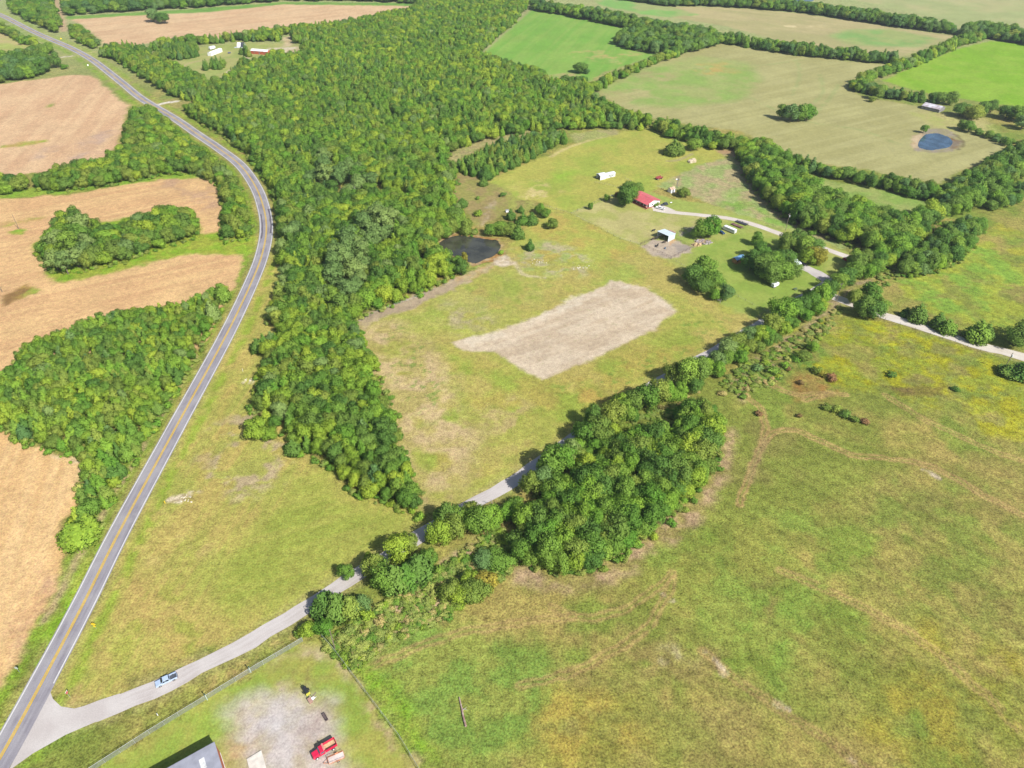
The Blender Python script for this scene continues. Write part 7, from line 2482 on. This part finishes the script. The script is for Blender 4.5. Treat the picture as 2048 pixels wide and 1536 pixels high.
fallen_log()
q = P(1014.5, 424.5)
r = thing('storage_box', 'small white box beside the dark cedar of the pond thicket', 'box', (q.x, q.y, 0), 0.3)
MB().box((0, 0, 0.8), (2.0, 1.3, 1.2)).build('box', white_m, r, bevel=0.05)
MB().box((0, 0, 1.45), (2.2, 1.5, 0.1)).build('lid', galv, r)
q = P(1318, 410)
q = P(1342, 406.5)
r = thing('propane_tank', 'small white tank on the lawn beyond the farm driveway', 'tank', (q.x, q.y, 0), 0.2)
r.scale = (0.7, 0.7, 0.7)
MB().tube((-0.9, 0, 0.75), (0.9, 0, 0.75), 0.42, n=16).build('drum', white_m, r, bevel=0.2)
for x in (-.6, .6):
    MB().box((x, 0, 0.15), (0.15, 0.8, 0.3)).build('foot', black_m, r)
q = P(1590, 579.5)
r = thing('picnic_table', 'dark picnic table on the lawn below the grove', 'picnic table', (q.x, q.y, 0), 0.7)
tb = mat('dark_green_boards', [0.08, 0.12, 0.07], 0.7)
MB().box((0, 0, 0.75), (2.2, 0.8, 0.06)).build('tabletop', tb, r)
for s in (-1, 1):
    MB().box((0, s * 0.75, 0.45), (2.2, 0.28, 0.05)).build('bench', tb, r)
    MB().box((s * 0.8, 0, 0.37), (0.08, 1.4, 0.08)).build('leg_frame', tb, r)
    for t in (-1, 1):
        MB().tube((s * 0.8, t * 0.65, 0), (s * 0.8, t * 0.25, 0.74), 0.05).build('leg', tb, r)
for px, lab in (((459, 107), 'dark clutter cart near the far mobile home'), ((521, 116.5), 'dark cart in front of the far red house')):
    q = P(*px)
    r = thing('garden_cart', lab, 'cart', (q.x, q.y, 0), 0.4)
    MB().box((0, 0, 0.9), (3.0, 1.6, 0.9)).build('tub', mat('slate_tub', [0.10, 0.11, 0.16], 0.6), r, bevel=0.05)
    MB().tube((1.5, 0, 0.8), (2.8, 0, 1.1), 0.05).build('handle', steel, r)
    for s in (-1, 1):
        wheel(r, -0.6, s * 0.85, 0.4, 0.18)

# ------------------------------------------------------------------ haze: one closed box of thin air round everything
mb = MB()
mb.box((0, 1450, 103), (4500, 4420, 210))
hz = mb.build('haze', mat('haze_air', [1, 1, 1]))
hm = bpy.data.materials.new('haze_air')
hm.use_nodes = True
nt = hm.node_tree
nt.nodes.remove(nt.nodes['Principled BSDF'])
pv = nt.nodes.new('ShaderNodeVolumePrincipled')
pv.inputs['Color'].default_value = (0.80, 0.90, 1.0, 1)
pv.inputs['Density'].default_value = 0.00008
pv.inputs['Anisotropy'].default_value = 0.2
nt.links.new(pv.outputs[0], nt.nodes['Material Output'].inputs['Volume'])
hz.data.materials.clear()
hz.data.materials.append(hm)
tag(hz, kind='stuff')
